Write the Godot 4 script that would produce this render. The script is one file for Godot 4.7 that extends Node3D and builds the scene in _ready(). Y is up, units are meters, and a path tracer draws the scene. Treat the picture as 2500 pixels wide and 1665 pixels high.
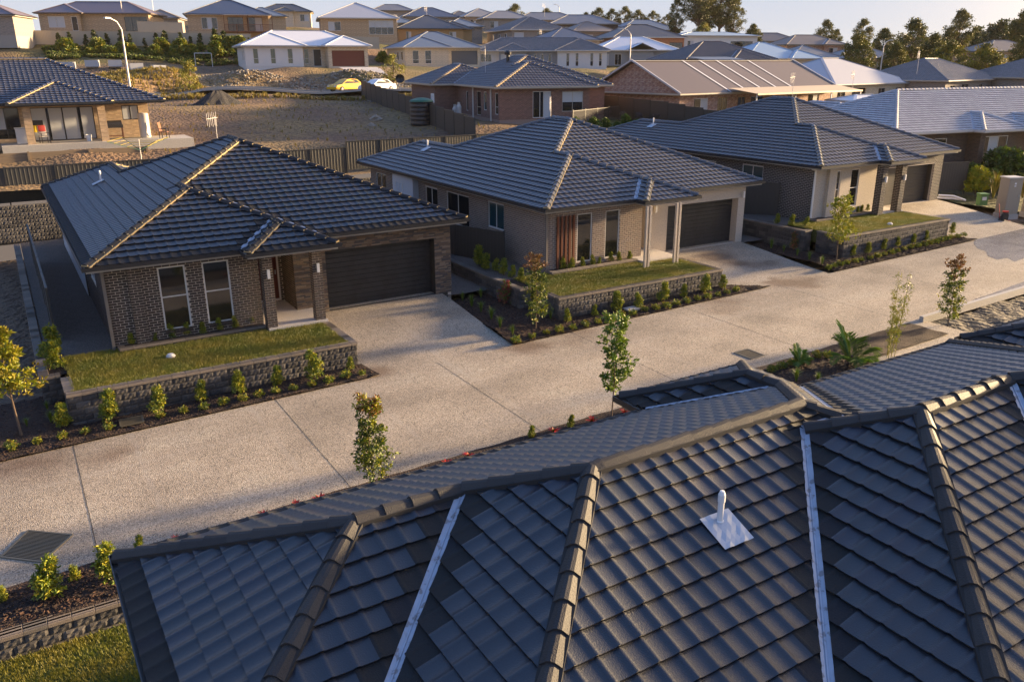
extends Node3D

const CAM := Vector3(0, 9.5, 0)
var rng := RandomNumberGenerator.new()
var M := {}
var mesh_cache := {}

# ------------------------------------------------------------------ mesh collector
class MB:
	var v := PackedVector3Array()
	var n := PackedVector3Array()
	var c := PackedColorArray()
	var uv := PackedVector2Array()
	var use_c := false
	var use_uv := false
	var col := Color.WHITE
	# corners counter-clockwise seen from outside
	func tri(a: Vector3, b: Vector3, d: Vector3) -> void:
		var nn := (b - a).cross(d - a)
		if nn.length_squared() < 1e-16: return
		nn = nn.normalized()
		v.append(a); v.append(d); v.append(b)
		for i in 3: n.append(nn)
		if use_c:
			for i in 3: c.append(col)
		if use_uv:
			for i in 3: uv.append(Vector2.ZERO)
	func trin(a: Vector3, b: Vector3, d: Vector3, na: Vector3, nb: Vector3, nd: Vector3) -> void:
		v.append(a); v.append(d); v.append(b)
		n.append(na); n.append(nd); n.append(nb)
		if use_c:
			for i in 3: c.append(col)
		if use_uv:
			for i in 3: uv.append(Vector2.ZERO)
	func quad(a: Vector3, b: Vector3, d: Vector3, e: Vector3) -> void:
		tri(a, b, d); tri(a, d, e)
	func quaduv(a: Vector3, b: Vector3, d: Vector3, e: Vector3, r: Rect2) -> void:
		var nn := (b - a).cross(d - a).normalized()
		var p := r.position; var q := r.end
		for k in [[a, Vector2(p.x, q.y)], [d, Vector2(q.x, p.y)], [b, Vector2(q.x, q.y)], [a, Vector2(p.x, q.y)], [e, Vector2(p.x, p.y)], [d, Vector2(q.x, p.y)]]:
			v.append(k[0]); n.append(nn); uv.append(k[1])
			if use_c: c.append(col)
	func box(o: Vector3, s: Vector3, b := Basis()) -> void:
		var h := s * 0.5
		var p: Array[Vector3] = []
		for i in 8:
			p.append(o + b * Vector3(h.x if i & 1 else -h.x, h.y if i & 2 else -h.y, h.z if i & 4 else -h.z))
		quad(p[4], p[5], p[7], p[6]); quad(p[1], p[0], p[2], p[3])
		quad(p[5], p[1], p[3], p[7]); quad(p[0], p[4], p[6], p[2])
		quad(p[6], p[7], p[3], p[2]); quad(p[0], p[1], p[5], p[4])
	# box between two opposite corners
	func cbox(a: Vector3, b: Vector3) -> void:
		box((a + b) * 0.5, (b - a).abs())
	func bar(a: Vector3, b: Vector3, w: float, h: float) -> void:
		var d := b - a
		var l := d.length()
		if l < 1e-5: return
		var z := d / l
		var x := Vector3.UP.cross(z)
		if x.length() < 0.01: x = Vector3.RIGHT
		x = x.normalized()
		box((a + b) * 0.5, Vector3(w, h, l), Basis(x, z.cross(x), z))
	func tube(pts: Array, rad: Array, sides := 8, cap := true) -> void:
		var rings := []
		for i in pts.size():
			var d: Vector3 = (pts[min(i + 1, pts.size() - 1)] - pts[max(i - 1, 0)]).normalized()
			var x := d.cross(Vector3(0.31, 0.2, 0.93)).normalized()
			var y := d.cross(x)
			var ring := []
			for k in sides:
				var a := TAU * k / sides
				ring.append((x * cos(a) + y * sin(a)))
			rings.append(ring)
		for i in pts.size() - 1:
			for k in sides:
				var k2 := (k + 1) % sides
				var a: Vector3 = pts[i] + rings[i][k] * rad[i]
				var b: Vector3 = pts[i] + rings[i][k2] * rad[i]
				var cc: Vector3 = pts[i + 1] + rings[i + 1][k2] * rad[i + 1]
				var dd: Vector3 = pts[i + 1] + rings[i + 1][k] * rad[i + 1]
				trin(a, b, cc, rings[i][k], rings[i][k2], rings[i + 1][k2])
				trin(a, cc, dd, rings[i][k], rings[i + 1][k2], rings[i + 1][k])
		if cap:
			var e := pts.size() - 1
			var up: Vector3 = (pts[e] - pts[e - 1]).normalized()
			for k in sides:
				tri(pts[e] + rings[e][k] * rad[e], pts[e] + rings[e][(k + 1) % sides] * rad[e], pts[e] + up * 0.001)
	func lathe(o: Vector3, prof: Array, sides := 20) -> void:
		for i in prof.size() - 1:
			var p: Vector2 = prof[i]; var q: Vector2 = prof[i + 1]
			var t := (q - p).normalized()
			for k in sides:
				var a := TAU * k / sides; var b := TAU * (k + 1) / sides
				var da := Vector3(cos(a), 0, -sin(a)); var db := Vector3(cos(b), 0, -sin(b))
				var na := da * t.y + Vector3.UP * -t.x; var nb := db * t.y + Vector3.UP * -t.x
				var A := o + da * p.x + Vector3.UP * p.y; var B := o + db * p.x + Vector3.UP * p.y
				var C := o + db * q.x + Vector3.UP * q.y; var D := o + da * q.x + Vector3.UP * q.y
				if p.x > 1e-5: trin(A, B, C, na, nb, nb)
				if q.x > 1e-5: trin(A, C, D, na, nb, na)
	# a flat polygon (in plan) extruded between two heights
	func prism(poly: PackedVector2Array, y0: float, y1: float) -> void:
		var p := poly
		if Geometry2D.is_polygon_clockwise(p): p.reverse()
		var t := Geometry2D.triangulate_polygon(p)
		for i in range(0, t.size(), 3):
			var a := p[t[i]]; var b := p[t[i + 1]]; var d := p[t[i + 2]]
			var fl := (b - a).cross(d - a) > 0
			var A := Vector3(a.x, y1, a.y); var B := Vector3(b.x, y1, b.y); var D := Vector3(d.x, y1, d.y)
			if fl: tri(A, D, B)
			else: tri(A, B, D)
			var dn := Vector3(0, y0 - y1, 0)
			if fl: tri(A + dn, B + dn, D + dn)
			else: tri(A + dn, D + dn, B + dn)
		for i in p.size():
			var a := p[i]; var b := p[(i + 1) % p.size()]
			quad(Vector3(b.x, y0, b.y), Vector3(a.x, y0, a.y), Vector3(a.x, y1, a.y), Vector3(b.x, y1, b.y))
	func add(o: MB, xf: Transform3D, tint := Color.WHITE) -> void:
		v.append_array(xf * o.v)
		n.append_array(Transform3D(xf.basis.orthonormalized(), Vector3.ZERO) * o.n)
		if use_c:
			if o.use_c and tint == Color.WHITE: c.append_array(o.c)
			else:
				var cc := PackedColorArray(); cc.resize(o.v.size()); cc.fill(tint); c.append_array(cc)
		if use_uv: uv.append_array(o.uv)
	func mesh(m: Material, into: ArrayMesh = null) -> ArrayMesh:
		var am := into if into else ArrayMesh.new()
		if v.is_empty(): return am
		var a := []; a.resize(Mesh.ARRAY_MAX)
		a[Mesh.ARRAY_VERTEX] = v; a[Mesh.ARRAY_NORMAL] = n
		if use_c: a[Mesh.ARRAY_COLOR] = c
		if use_uv: a[Mesh.ARRAY_TEX_UV] = uv
		am.add_surface_from_arrays(Mesh.PRIMITIVE_TRIANGLES, a)
		am.surface_set_material(am.get_surface_count() - 1, m)
		return am

func cmb() -> MB:
	var b := MB.new(); b.use_c = true; return b
func umb() -> MB:
	var b := MB.new(); b.use_uv = true; return b

# ------------------------------------------------------------------ nodes
var taken := {}
func numbered(s: String) -> String:
	if not taken.has(s):
		taken[s] = 0
		return s
	taken[s] += 1
	return "%s_%03d" % [s, taken[s]]
func thing(called: String, label: String, category: String, at := Vector3.ZERO, turn := 0.0, group := "") -> Node3D:
	var o := Node3D.new(); o.name = numbered(called); add_child(o)
	o.position = at; o.rotation_degrees.y = turn
	o.set_meta("label", label); o.set_meta("category", category)
	if group: o.set_meta("group", group)
	return o
func part(parent: Node, called: String, mesh: Mesh, xf := Transform3D(), mat: Material = null) -> MeshInstance3D:
	var o := MeshInstance3D.new(); o.name = called; o.mesh = mesh; o.transform = xf
	if mat: o.material_override = mat
	parent.add_child(o, true)
	return o
func piece(parent: Node, called: String) -> Node3D:
	var o := Node3D.new(); o.name = called; parent.add_child(o, true); return o
func struct(called: String, mesh: Mesh) -> MeshInstance3D:
	var o := MeshInstance3D.new(); o.name = numbered(called); o.mesh = mesh; add_child(o); o.set_meta("kind", "structure"); return o
func tag(o: Node, label: String, category: String, group := "", kind := "") -> void:
	o.set_meta("label", label); o.set_meta("category", category)
	if group: o.set_meta("group", group)
	if kind: o.set_meta("kind", kind)

# ------------------------------------------------------------------ materials
func lin(r: float, g: float, b: float) -> Color:
	return Color(r, g, b).linear_to_srgb()
func mat(key: String, c: Color, rough := 0.8, metal := 0.0, spec := 0.5) -> StandardMaterial3D:
	var m := StandardMaterial3D.new()
	m.albedo_color = c.linear_to_srgb(); m.roughness = rough; m.metallic = metal; m.metallic_specular = spec
	M[key] = m
	return m
func noise_tex(freq: float, kind: int, cols: Array, offs: Array, size := 512, oct := 3, sd := 1, as_normal := 0.0) -> NoiseTexture2D:
	var f := FastNoiseLite.new(); f.noise_type = kind; f.frequency = freq; f.seed = sd; f.fractal_octaves = oct
	if kind == FastNoiseLite.TYPE_CELLULAR:
		f.cellular_return_type = FastNoiseLite.RETURN_CELL_VALUE if as_normal == 0.0 else FastNoiseLite.RETURN_DISTANCE
		if oct <= 1: f.fractal_type = FastNoiseLite.FRACTAL_NONE
	var t := NoiseTexture2D.new(); t.width = size; t.height = size; t.seamless = true; t.noise = f
	if as_normal > 0.0:
		t.as_normal_map = true; t.bump_strength = as_normal
	else:
		var g := Gradient.new(); g.offsets = PackedFloat32Array(offs)
		var pc := PackedColorArray()
		for c in cols: pc.append((c as Color).linear_to_srgb())
		g.colors = pc
		t.color_ramp = g
	return t
func tri_tex(m: StandardMaterial3D, t: Texture2D, scale: float, nrm: Texture2D = null, ns := 1.0) -> StandardMaterial3D:
	m.uv1_triplanar = true; m.uv1_world_triplanar = true; m.uv1_scale = Vector3.ONE * scale
	if t: m.albedo_texture = t
	if nrm:
		m.normal_enabled = true; m.normal_texture = nrm; m.normal_scale = ns
	return m
func vcol(m: StandardMaterial3D) -> StandardMaterial3D:
	m.vertex_color_use_as_albedo = true
	return m
func variants(key: String, cols: Array, rough: float, t: Texture2D = null, scale := 1.0, nrm: Texture2D = null, ns := 1.0, spec := 0.5) -> void:
	var a := []
	for i in cols.size():
		var m := mat(key + str(i), cols[i], rough, 0.0, spec)
		if t or nrm: tri_tex(m, t, scale, nrm, ns)
		a.append(m)
	M[key + "_list"] = a
	M[key + "_cols"] = cols
	var mv := mat(key + "_v", Color.WHITE, rough, 0.0, spec)
	if t or nrm: tri_tex(mv, t, scale, nrm, ns)
	M[key + "_v"] = vcol(mv)

func ys(x: float) -> float:
	return 0.02 * (x - 5.0)

# ------------------------------------------------------------------ pieces: the nearest 300 are parts, the rest one joined part
func flush(parent: Node3D, called: String, rest_name: String, base: MB, list: Array, key: String, most := 300) -> void:
	# list of [Transform3D, variant, own MB or null]
	var gx := parent.global_transform
	for e in list:
		var o: Vector3 = gx * (e[0] as Transform3D).origin
		e.append(o.distance_squared_to(CAM))
	list.sort_custom(func(a, b): return a[3] < b[3])
	var mats: Array = M[key + "_list"]; var cols: Array = M[key + "_cols"]
	var shared := base.mesh(null) if base else null
	var rest := cmb()
	for i in list.size():
		var e: Array = list[i]
		if i < most:
			part(parent, called, (e[2] as MB).mesh(null) if e[2] else shared, e[0], mats[e[1] % mats.size()])
		else:
			rest.add(e[2] if e[2] else base, e[0], cols[e[1] % cols.size()])
	if rest.v.size():
		var r := part(parent, rest_name, rest.mesh(M[key + "_v"]))
		r.set_meta("kind", "stuff")

# ------------------------------------------------------------------ roofs
const TW := 0.30
const TG := 0.335
var PROF := [Vector2(0, 0.012), Vector2(0.012, 0.003), Vector2(0.10, 0.0), Vector2(0.215, 0.002), Vector2(0.236, 0.013), Vector2(0.254, 0.021), Vector2(0.274, 0.021), Vector2(0.289, 0.017), Vector2(0.3, 0.012)]
func prof_h(u: float) -> float:
	for i in PROF.size() - 1:
		if u <= PROF[i + 1].x + 1e-6:
			return lerpf(PROF[i].y, PROF[i + 1].y, clampf((u - PROF[i].x) / (PROF[i + 1].x - PROF[i].x), 0, 1))
	return PROF[-1].y
func tile_h(u: float, w: float) -> float:
	return prof_h(u) + 0.046 * (1.0 - w / TG) + 0.006
func tile_n(u: float) -> Vector3:
	var d := (prof_h(minf(u + 0.008, TW)) - prof_h(maxf(u - 0.008, 0))) / 0.016
	return Vector3(-d, 1, 0.137).normalized()
func tile_mb(poly = null) -> MB:
	var b := MB.new()
	var P: PackedVector2Array = poly if poly != null else PackedVector2Array([Vector2(0, 0), Vector2(TW, 0), Vector2(TW, TG), Vector2(0, TG)])
	for i in PROF.size() - 1:
		var u0: float = PROF[i].x; var u1: float = PROF[i + 1].x
		var strip := PackedVector2Array([Vector2(u0, -1), Vector2(u1, -1), Vector2(u1, 1), Vector2(u0, 1)])
		for q in Geometry2D.intersect_polygons(P, strip):
			var idx := Geometry2D.triangulate_polygon(q)
			for k in range(0, idx.size(), 3):
				var a: Vector2 = q[idx[k]]; var c: Vector2 = q[idx[k + 1]]; var d: Vector2 = q[idx[k + 2]]
				if (c - a).cross(d - a) > 0:
					var t := c; c = d; d = t
				b.trin(Vector3(a.x, tile_h(a.x, a.y), a.y), Vector3(c.x, tile_h(c.x, c.y), c.y), Vector3(d.x, tile_h(d.x, d.y), d.y), tile_n(a.x), tile_n(c.x), tile_n(d.x))
			for k in q.size():
				var a: Vector2 = q[k]; var c: Vector2 = q[(k + 1) % q.size()]
				var mid := (a + c) * 0.5
				if absf(a.x - c.x) < 1e-4 and mid.x > 0.001 and mid.x < TW - 0.001: continue
				if a.y > TG - 0.001 and c.y > TG - 0.001: continue
				var ha := Vector3(a.x, tile_h(a.x, a.y), a.y); var hc := Vector3(c.x, tile_h(c.x, c.y), c.y)
				var dn := Vector3(0, -0.04 if mid.y > 0.002 else -0.02, 0)
				b.quad(ha, hc, hc + dn, ha + dn)
	return b

func clip_half(poly: PackedVector2Array, a: float, b: float, c: float) -> PackedVector2Array:
	var out := PackedVector2Array()
	for i in poly.size():
		var p := poly[i]; var q := poly[(i + 1) % poly.size()]
		var dp := a * p.x + b * p.y + c; var dq := a * q.x + b * q.y + c
		if dp <= 0: out.append(p)
		if (dp < 0 and dq > 0) or (dp > 0 and dq < 0): out.append(p.lerp(q, dp / (dp - dq)))
	return out
func rect_poly(r: Array) -> PackedVector2Array:
	return PackedVector2Array([Vector2(r[0], r[2]), Vector2(r[1], r[2]), Vector2(r[1], r[3]), Vector2(r[0], r[3])])
# planes of a hipped rectangle [x0, x1, z0, z1, gable sides]: 0 front(+z) 1 back 2 left 3 right; height = a x + b z + c (times tan pitch)
func rect_planes(r: Array) -> Array:
	var p := [[0.0, -1.0, r[3]], [0.0, 1.0, -r[2]], [1.0, 0.0, -r[0]], [-1.0, 0.0, r[1]]]
	var g: Array = r[4] if r.size() > 4 else []
	var out := []
	for i in 4: out.append(null if i in g else p[i])
	return out
func roof_faces(rects: Array) -> Array:
	var faces := []
	for i in rects.size():
		var pl := rect_planes(rects[i])
		for j in 4:
			if pl[j] == null: continue
			var poly := rect_poly(rects[i])
			for k in 4:
				if k == j or pl[k] == null: continue
				poly = clip_half(poly, pl[j][0] - pl[k][0], pl[j][1] - pl[k][1], pl[j][2] - pl[k][2])
			if poly.size() < 3: continue
			var polys := [poly]
			for k in rects.size():
				if k == i: continue
				var cut := rect_poly(rects[k])
				var eps := -0.001 if k < i else 0.001
				for q in rect_planes(rects[k]):
					if q == null: continue
					cut = clip_half(cut, pl[j][0] - q[0], pl[j][1] - q[1], pl[j][2] - q[2] + eps)
					if cut.size() < 3: break
				if cut.size() < 3: continue
				var nx := []
				for pp in polys:
					for res in Geometry2D.clip_polygons(pp, cut):
						if not Geometry2D.is_polygon_clockwise(res) and poly_area(res) > 0.01: nx.append(res)
				polys = nx
			for pp in polys: faces.append({"poly": pp, "side": j, "pl": pl[j]})
	# drop hair-thin slivers
	var kept := []
	for f in faces:
		for o in Geometry2D.offset_polygon(f.poly, -0.006, Geometry2D.JOIN_MITER):
			for q in Geometry2D.offset_polygon(o, 0.006, Geometry2D.JOIN_MITER):
				if poly_area(q) > 0.02 and not Geometry2D.is_polygon_clockwise(q): kept.append({"poly": q, "side": f.side, "pl": f.pl})
	faces = kept
	# join faces that lie in one plane
	var merged := true
	while merged:
		merged = false
		for a in faces.size():
			for b in range(a + 1, faces.size()):
				if faces[a].side != faces[b].side or absf(faces[a].pl[2] - faces[b].pl[2]) > 0.01: continue
				var pa := Geometry2D.offset_polygon(faces[a].poly, 0.004)
				var r := Geometry2D.merge_polygons(pa[0], faces[b].poly)
				if r.size() == 1:
					faces[a].poly = r[0]; faces.remove_at(b); merged = true; break
			if merged: break
	return faces
func poly_area(p: PackedVector2Array) -> float:
	var s := 0.0
	for i in p.size(): s += p[i].cross(p[(i + 1) % p.size()])
	return absf(s) * 0.5
func roof_height(rects: Array, p: Vector2) -> float:
	var h := -1e9
	for r in rects:
		var m := 1e9
		if p.x < r[0] - 0.001 or p.x > r[1] + 0.001 or p.y < r[2] - 0.001 or p.y > r[3] + 0.001: continue
		for q in rect_planes(r):
			if q: m = minf(m, q[0] * p.x + q[1] * p.y + q[2])
		h = maxf(h, m)
	return h
# edges of the faces: [a, b, kind] kind 1 hip or ridge, 2 valley, 0 eave
func roof_edges(rects: Array, faces: Array) -> Array:
	var out := []
	for f in faces:
		var p: PackedVector2Array = f.poly
		for i in p.size():
			var a := p[i]; var b := p[(i + 1) % p.size()]
			if a.distance_to(b) < 0.08: continue
			var m := (a + b) * 0.5
			var d := (b - a).normalized()
			var nr := Vector2(d.y, -d.x)
			if Geometry2D.is_point_in_polygon(m + nr * 0.02, p): nr = -nr
			var q := m + nr * 0.12
			var h := roof_height(rects, q)
			var mine: float = f.pl[0] * q.x + f.pl[1] * q.y + f.pl[2]
			var kind := 0
			if h > -1e8:
				if absf(h - mine) < 0.012: continue
				kind = 1 if h < mine else 2
			var dup := false
			if kind > 0:
				for e in out:
					if e[2] == kind and (((e[0] as Vector2).distance_to(a) < 0.1 and (e[1] as Vector2).distance_to(b) < 0.1) or ((e[0] as Vector2).distance_to(b) < 0.1 and (e[1] as Vector2).distance_to(a) < 0.1)):
						dup = true; break
					if e[2] == kind:
						var ea: Vector2 = e[0]; var eb: Vector2 = e[1]
						if Geometry2D.get_closest_point_to_segment(m, ea, eb).distance_to(m) < 0.05 and absf((eb - ea).normalized().dot(d)) > 0.99: dup = true; break
			if not dup: out.append([a, b, kind, f])
	return out
func cap_mb(w := 0.135, l := 0.46) -> MB:
	var b := MB.new()
	var pr := [Vector2(-w, -0.055), Vector2(-w * 0.92, -0.03), Vector2(-0.05, 0.042), Vector2(0, 0.055), Vector2(0.05, 0.042), Vector2(w * 0.92, -0.03), Vector2(w, -0.055)]
	for i in pr.size() - 1:
		var p: Vector2 = pr[i]; var q: Vector2 = pr[i + 1]
		var s := 0.86
		var a := Vector3(p.x, p.y + 0.03, 0); var c := Vector3(q.x, q.y + 0.03, 0)
		var d := Vector3(q.x * s, q.y * s, l); var e := Vector3(p.x * s, p.y * s, l)
		var tt := (q - p).normalized(); var nf := Vector3(-tt.y, tt.x, 0.05).normalized()
		b.trin(c, a, e, nf, nf, nf); b.trin(c, e, d, nf, nf, nf)
		b.tri(a, c, Vector3(0, -0.03, 0))
	return b

# opts: pitch, tiles(bool), key, dry_eaves, valley(bool), parts(int), mortar key, y(eave height)
func roof(house: Node3D, rects: Array, opts: Dictionary) -> Node3D:
	var t := tan(deg_to_rad(opts.pitch)); var cs := cos(deg_to_rad(opts.pitch))
	var ye: float = opts.y
	var R := piece(house, "roof")
	var faces := roof_faces(rects)
	var edges := roof_edges(rects, faces)
	var at3 := func(p: Vector2, f) -> Vector3: return Vector3(p.x, ye + t * (f.pl[0] * p.x + f.pl[1] * p.y + f.pl[2]), p.y)
	# sheathing or metal sheet
	var sh := MB.new()
	for f in faces:
		var p: PackedVector2Array = f.poly
		var idx := Geometry2D.triangulate_polygon(p)
		for k in range(0, idx.size(), 3):
			var a: Vector2 = p[idx[k]]; var b: Vector2 = p[idx[k + 1]]; var c: Vector2 = p[idx[k + 2]]
			if (b - a).cross(c - a) > 0:
				var s := b; b = c; c = s
			sh.tri(at3.call(a, f), at3.call(b, f), at3.call(c, f))
	var key: String = opts.key
	part(R, "sheathing" if opts.get("tiles", false) else "sheet", sh.mesh(M["sarking"] if opts.get("tiles", false) else M[key]))
	if opts.get("tiles", false):
		if not mesh_cache.has("tile"): mesh_cache["tile"] = tile_mb()
		var list := []; var dry := []
		var nvar: int = (M[key + "_list"] as Array).size()
		for f in faces:
			var outn: Vector2 = [Vector2(0, 1), Vector2(0, -1), Vector2(-1, 0), Vector2(1, 0)][f.side]
			var up3 := Vector3(-outn.x * cs, sin(deg_to_rad(opts.pitch)), -outn.y * cs)
			var nr := Vector3(outn.x * t, 1, outn.y * t).normalized()
			var ux := nr.cross(up3).normalized()
			var u2 := Vector2(ux.x, ux.z)
			var B := Basis(ux, nr, up3)
			# cut back from valleys
			var polys := [f.poly]
			for e in edges:
				if e[2] != 2: continue
				var d: Vector2 = (e[1] - e[0]).normalized(); var o := Vector2(d.y, -d.x) * float(opts.get("valley", 0.05))
				var cut := PackedVector2Array([e[0] + o - d * 0.06, e[1] + o + d * 0.3, e[1] - o + d * 0.3, e[0] - o - d * 0.06])
				var nx := []
				for pp in polys:
					for res in Geometry2D.clip_polygons(pp, cut):
						if not Geometry2D.is_polygon_clockwise(res): nx.append(res)
				polys = nx
			var eave_c: float = f.pl[2]
			for pp: PackedVector2Array in polys:
				var umin := 1e9; var umax := -1e9; var vmax := 0.0
				var loc := PackedVector2Array()
				for p in pp:
					var u := u2.dot(p); var w: float = (f.pl[0] * p.x + f.pl[1] * p.y + eave_c) / cs + 0.04
					loc.append(Vector2(u, w))
					umin = minf(umin, u); umax = maxf(umax, u); vmax = maxf(vmax, w)
				for iv in int(ceil(vmax / TG)):
					for iu in range(int(floor(umin / TW)), int(ceil(umax / TW))):
						var cell := PackedVector2Array([Vector2(iu * TW, iv * TG), Vector2((iu + 1) * TW, iv * TG), Vector2((iu + 1) * TW, (iv + 1) * TG), Vector2(iu * TW, (iv + 1) * TG)])
						var full := true
						for q in cell:
							if not Geometry2D.is_point_in_polygon(q, loc): full = false; break
						var own: MB = null
						if iv == 0 and not full:
							# eave course overhangs the gutter
							full = Geometry2D.is_point_in_polygon(cell[2], loc) and Geometry2D.is_point_in_polygon(cell[3], loc) and Geometry2D.is_point_in_polygon(cell[0] + Vector2(0, 0.08), loc) and Geometry2D.is_point_in_polygon(cell[1] + Vector2(0, 0.08), loc)
						if not full:
							var best := PackedVector2Array(); var ba := 0.002
							for res in Geometry2D.intersect_polygons(cell, loc):
								var ar := poly_area(res)
								if ar > ba: ba = ar; best = res
							if best.is_empty(): continue
							var lp := PackedVector2Array()
							for q in best: lp.append(q - cell[0])
							own = tile_mb(lp)
							if own.v.is_empty(): continue
						var cu := cell[0]
						# back from (u, w) to plan
						var pw: float = (cu.y - 0.04) * cs
						var pl2: Vector2
						# plan point: u2*u + outn*s where pl.p + c = pw
						var s := 0.0
						s = eave_c - pw
						pl2 = u2 * cu.x + outn * s
						var org := Vector3(pl2.x, ye + t * pw, pl2.y)
						var jit := Basis(ux, rng.randf_range(-0.006, 0.006)) * B
						var xf := Transform3D(jit, org)
						var is_dry := false
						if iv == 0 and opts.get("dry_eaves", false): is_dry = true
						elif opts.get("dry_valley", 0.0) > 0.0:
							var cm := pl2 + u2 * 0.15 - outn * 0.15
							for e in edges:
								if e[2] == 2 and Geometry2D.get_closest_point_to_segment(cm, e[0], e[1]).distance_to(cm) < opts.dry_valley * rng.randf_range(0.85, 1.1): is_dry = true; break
						(dry if is_dry else list).append([xf, rng.randi() % nvar, own])
		var most: int = opts.get("parts", 0)
		flush(R, "roof_tile", "roof_tiling", mesh_cache["tile"], list, key, most)
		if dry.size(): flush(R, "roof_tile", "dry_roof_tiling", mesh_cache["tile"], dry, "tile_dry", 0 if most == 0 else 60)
	# ridge caps, valley troughs
	var caps := []; var mort := MB.new(); var flash := MB.new()
	var ck: String = opts.get("cap", key)
	for e in edges:
		if e[2] == 0: continue
		var A: Vector3 = at3.call(e[0], e[3]); var Bq: Vector3 = at3.call(e[1], e[3])
		if e[2] == 1:
			if A.y > Bq.y:
				var s := A; A = Bq; Bq = s
			var d := (Bq - A); var l := d.length(); d /= l
			var x := Vector3.UP.cross(d).normalized(); var y := d.cross(x)
			if opts.get("tiles", false):
				var k := 0.0
				while k < l - 0.05:
					caps.append([Transform3D(Basis(x, y, d).scaled_local(Vector3(1, 1, minf(1.0, (l - k + 0.04) / 0.46))), A + d * k + y * 0.05 + x * rng.randf_range(-0.004, 0.004)), rng.randi() % (M[ck + "_list"] as Array).size(), null])
					if opts.has("mortar"):
						mort.box(A + d * (k + 0.012) + y * 0.066, Vector3(0.22, 0.05, 0.035), Basis(x, y, d))
					k += 0.4
				if opts.has("mortar"):
					var side := -1.0 if (x.x * 0.8 + x.z * 0.6) < 0 else 1.0
					k = 0.0
					while k < l:
						var kl := minf(rng.randf_range(0.1, 0.22), l - k)
						mort.box(A + d * (k + kl * 0.5) + x * side * (0.136 + rng.randf_range(-0.006, 0.008)) + y * rng.randf_range(0.012, 0.02), Vector3(0.034, 0.044, kl), Basis(x, y, d))
						k += kl
				elif opts.get("bed", false):
					for sd in [-1.0, 1.0]: mort.box(A + d * l * 0.5 + x * sd * 0.11 + y * 0.01, Vector3(0.05, 0.07, l), Basis(x, y, d))
			else:
				mort.box((A + Bq) * 0.5 + y * 0.02, Vector3(0.32, 0.035, l), Basis(x, y, d))
		else:
			if A.y > Bq.y:
				var s := A; A = Bq; Bq = s
			var d := (Bq - A); var l := d.length(); d /= l
			var x := Vector3.UP.cross(d).normalized(); var y := d.cross(x)
			var w: float = opts.get("trough", 0.09)
			for sd in [-1.0, 1.0]:
				flash.box((A + Bq) * 0.5 + x * sd * w * 0.5 + y * (0.03 + w * 0.12), Vector3(w, 0.006, l), Basis(d, sd * 0.3) * Basis(x, y, d))
			if opts.get("tiles", false): flash.box((A + Bq) * 0.5 + y * 0.036, Vector3(0.02, 0.02, l), Basis(x, y, d))
	if opts.get("tiles", false) and caps.size():
		if not mesh_cache.has("cap"): mesh_cache["cap"] = cap_mb()
		flush(R, "ridge_cap", "ridge_capping", mesh_cache["cap"], caps, ck, opts.get("cap_parts", 0))
		if mort.v.size(): part(R, "cap_mortar", mort.mesh(M[opts.get("mortar", "bedding")]))
	elif mort.v.size(): part(R, "ridge_capping", mort.mesh(M[opts.get("capmat", key)]))
	if flash.v.size(): part(R, "valley_flashing", flash.mesh(M[opts.get("flash", "flashing")]))
	return R

func union_poly(rects: Array, inset: float) -> PackedVector2Array:
	var u := rect_poly(rects[0])
	for i in range(1, rects.size()):
		var r := Geometry2D.merge_polygons(u, rect_poly(rects[i]))
		var best := 0.0
		for q in r:
			if poly_area(q) > best and not Geometry2D.is_polygon_clockwise(q): best = poly_area(q); u = q
	if inset > 0.0:
		var o := Geometry2D.offset_polygon(u, -inset, Geometry2D.JOIN_MITER)
		u = o[0]
	if Geometry2D.is_polygon_clockwise(u): u.reverse()
	var clean := PackedVector2Array()
	for i in u.size():
		var a := u[(i + u.size() - 1) % u.size()]; var b := u[i]; var c := u[(i + 1) % u.size()]
		if b.distance_to(c) < 0.03: continue
		if absf((b - a).normalized().cross((c - b).normalized())) < 0.001: continue
		clean.append(b)
	return clean

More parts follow.
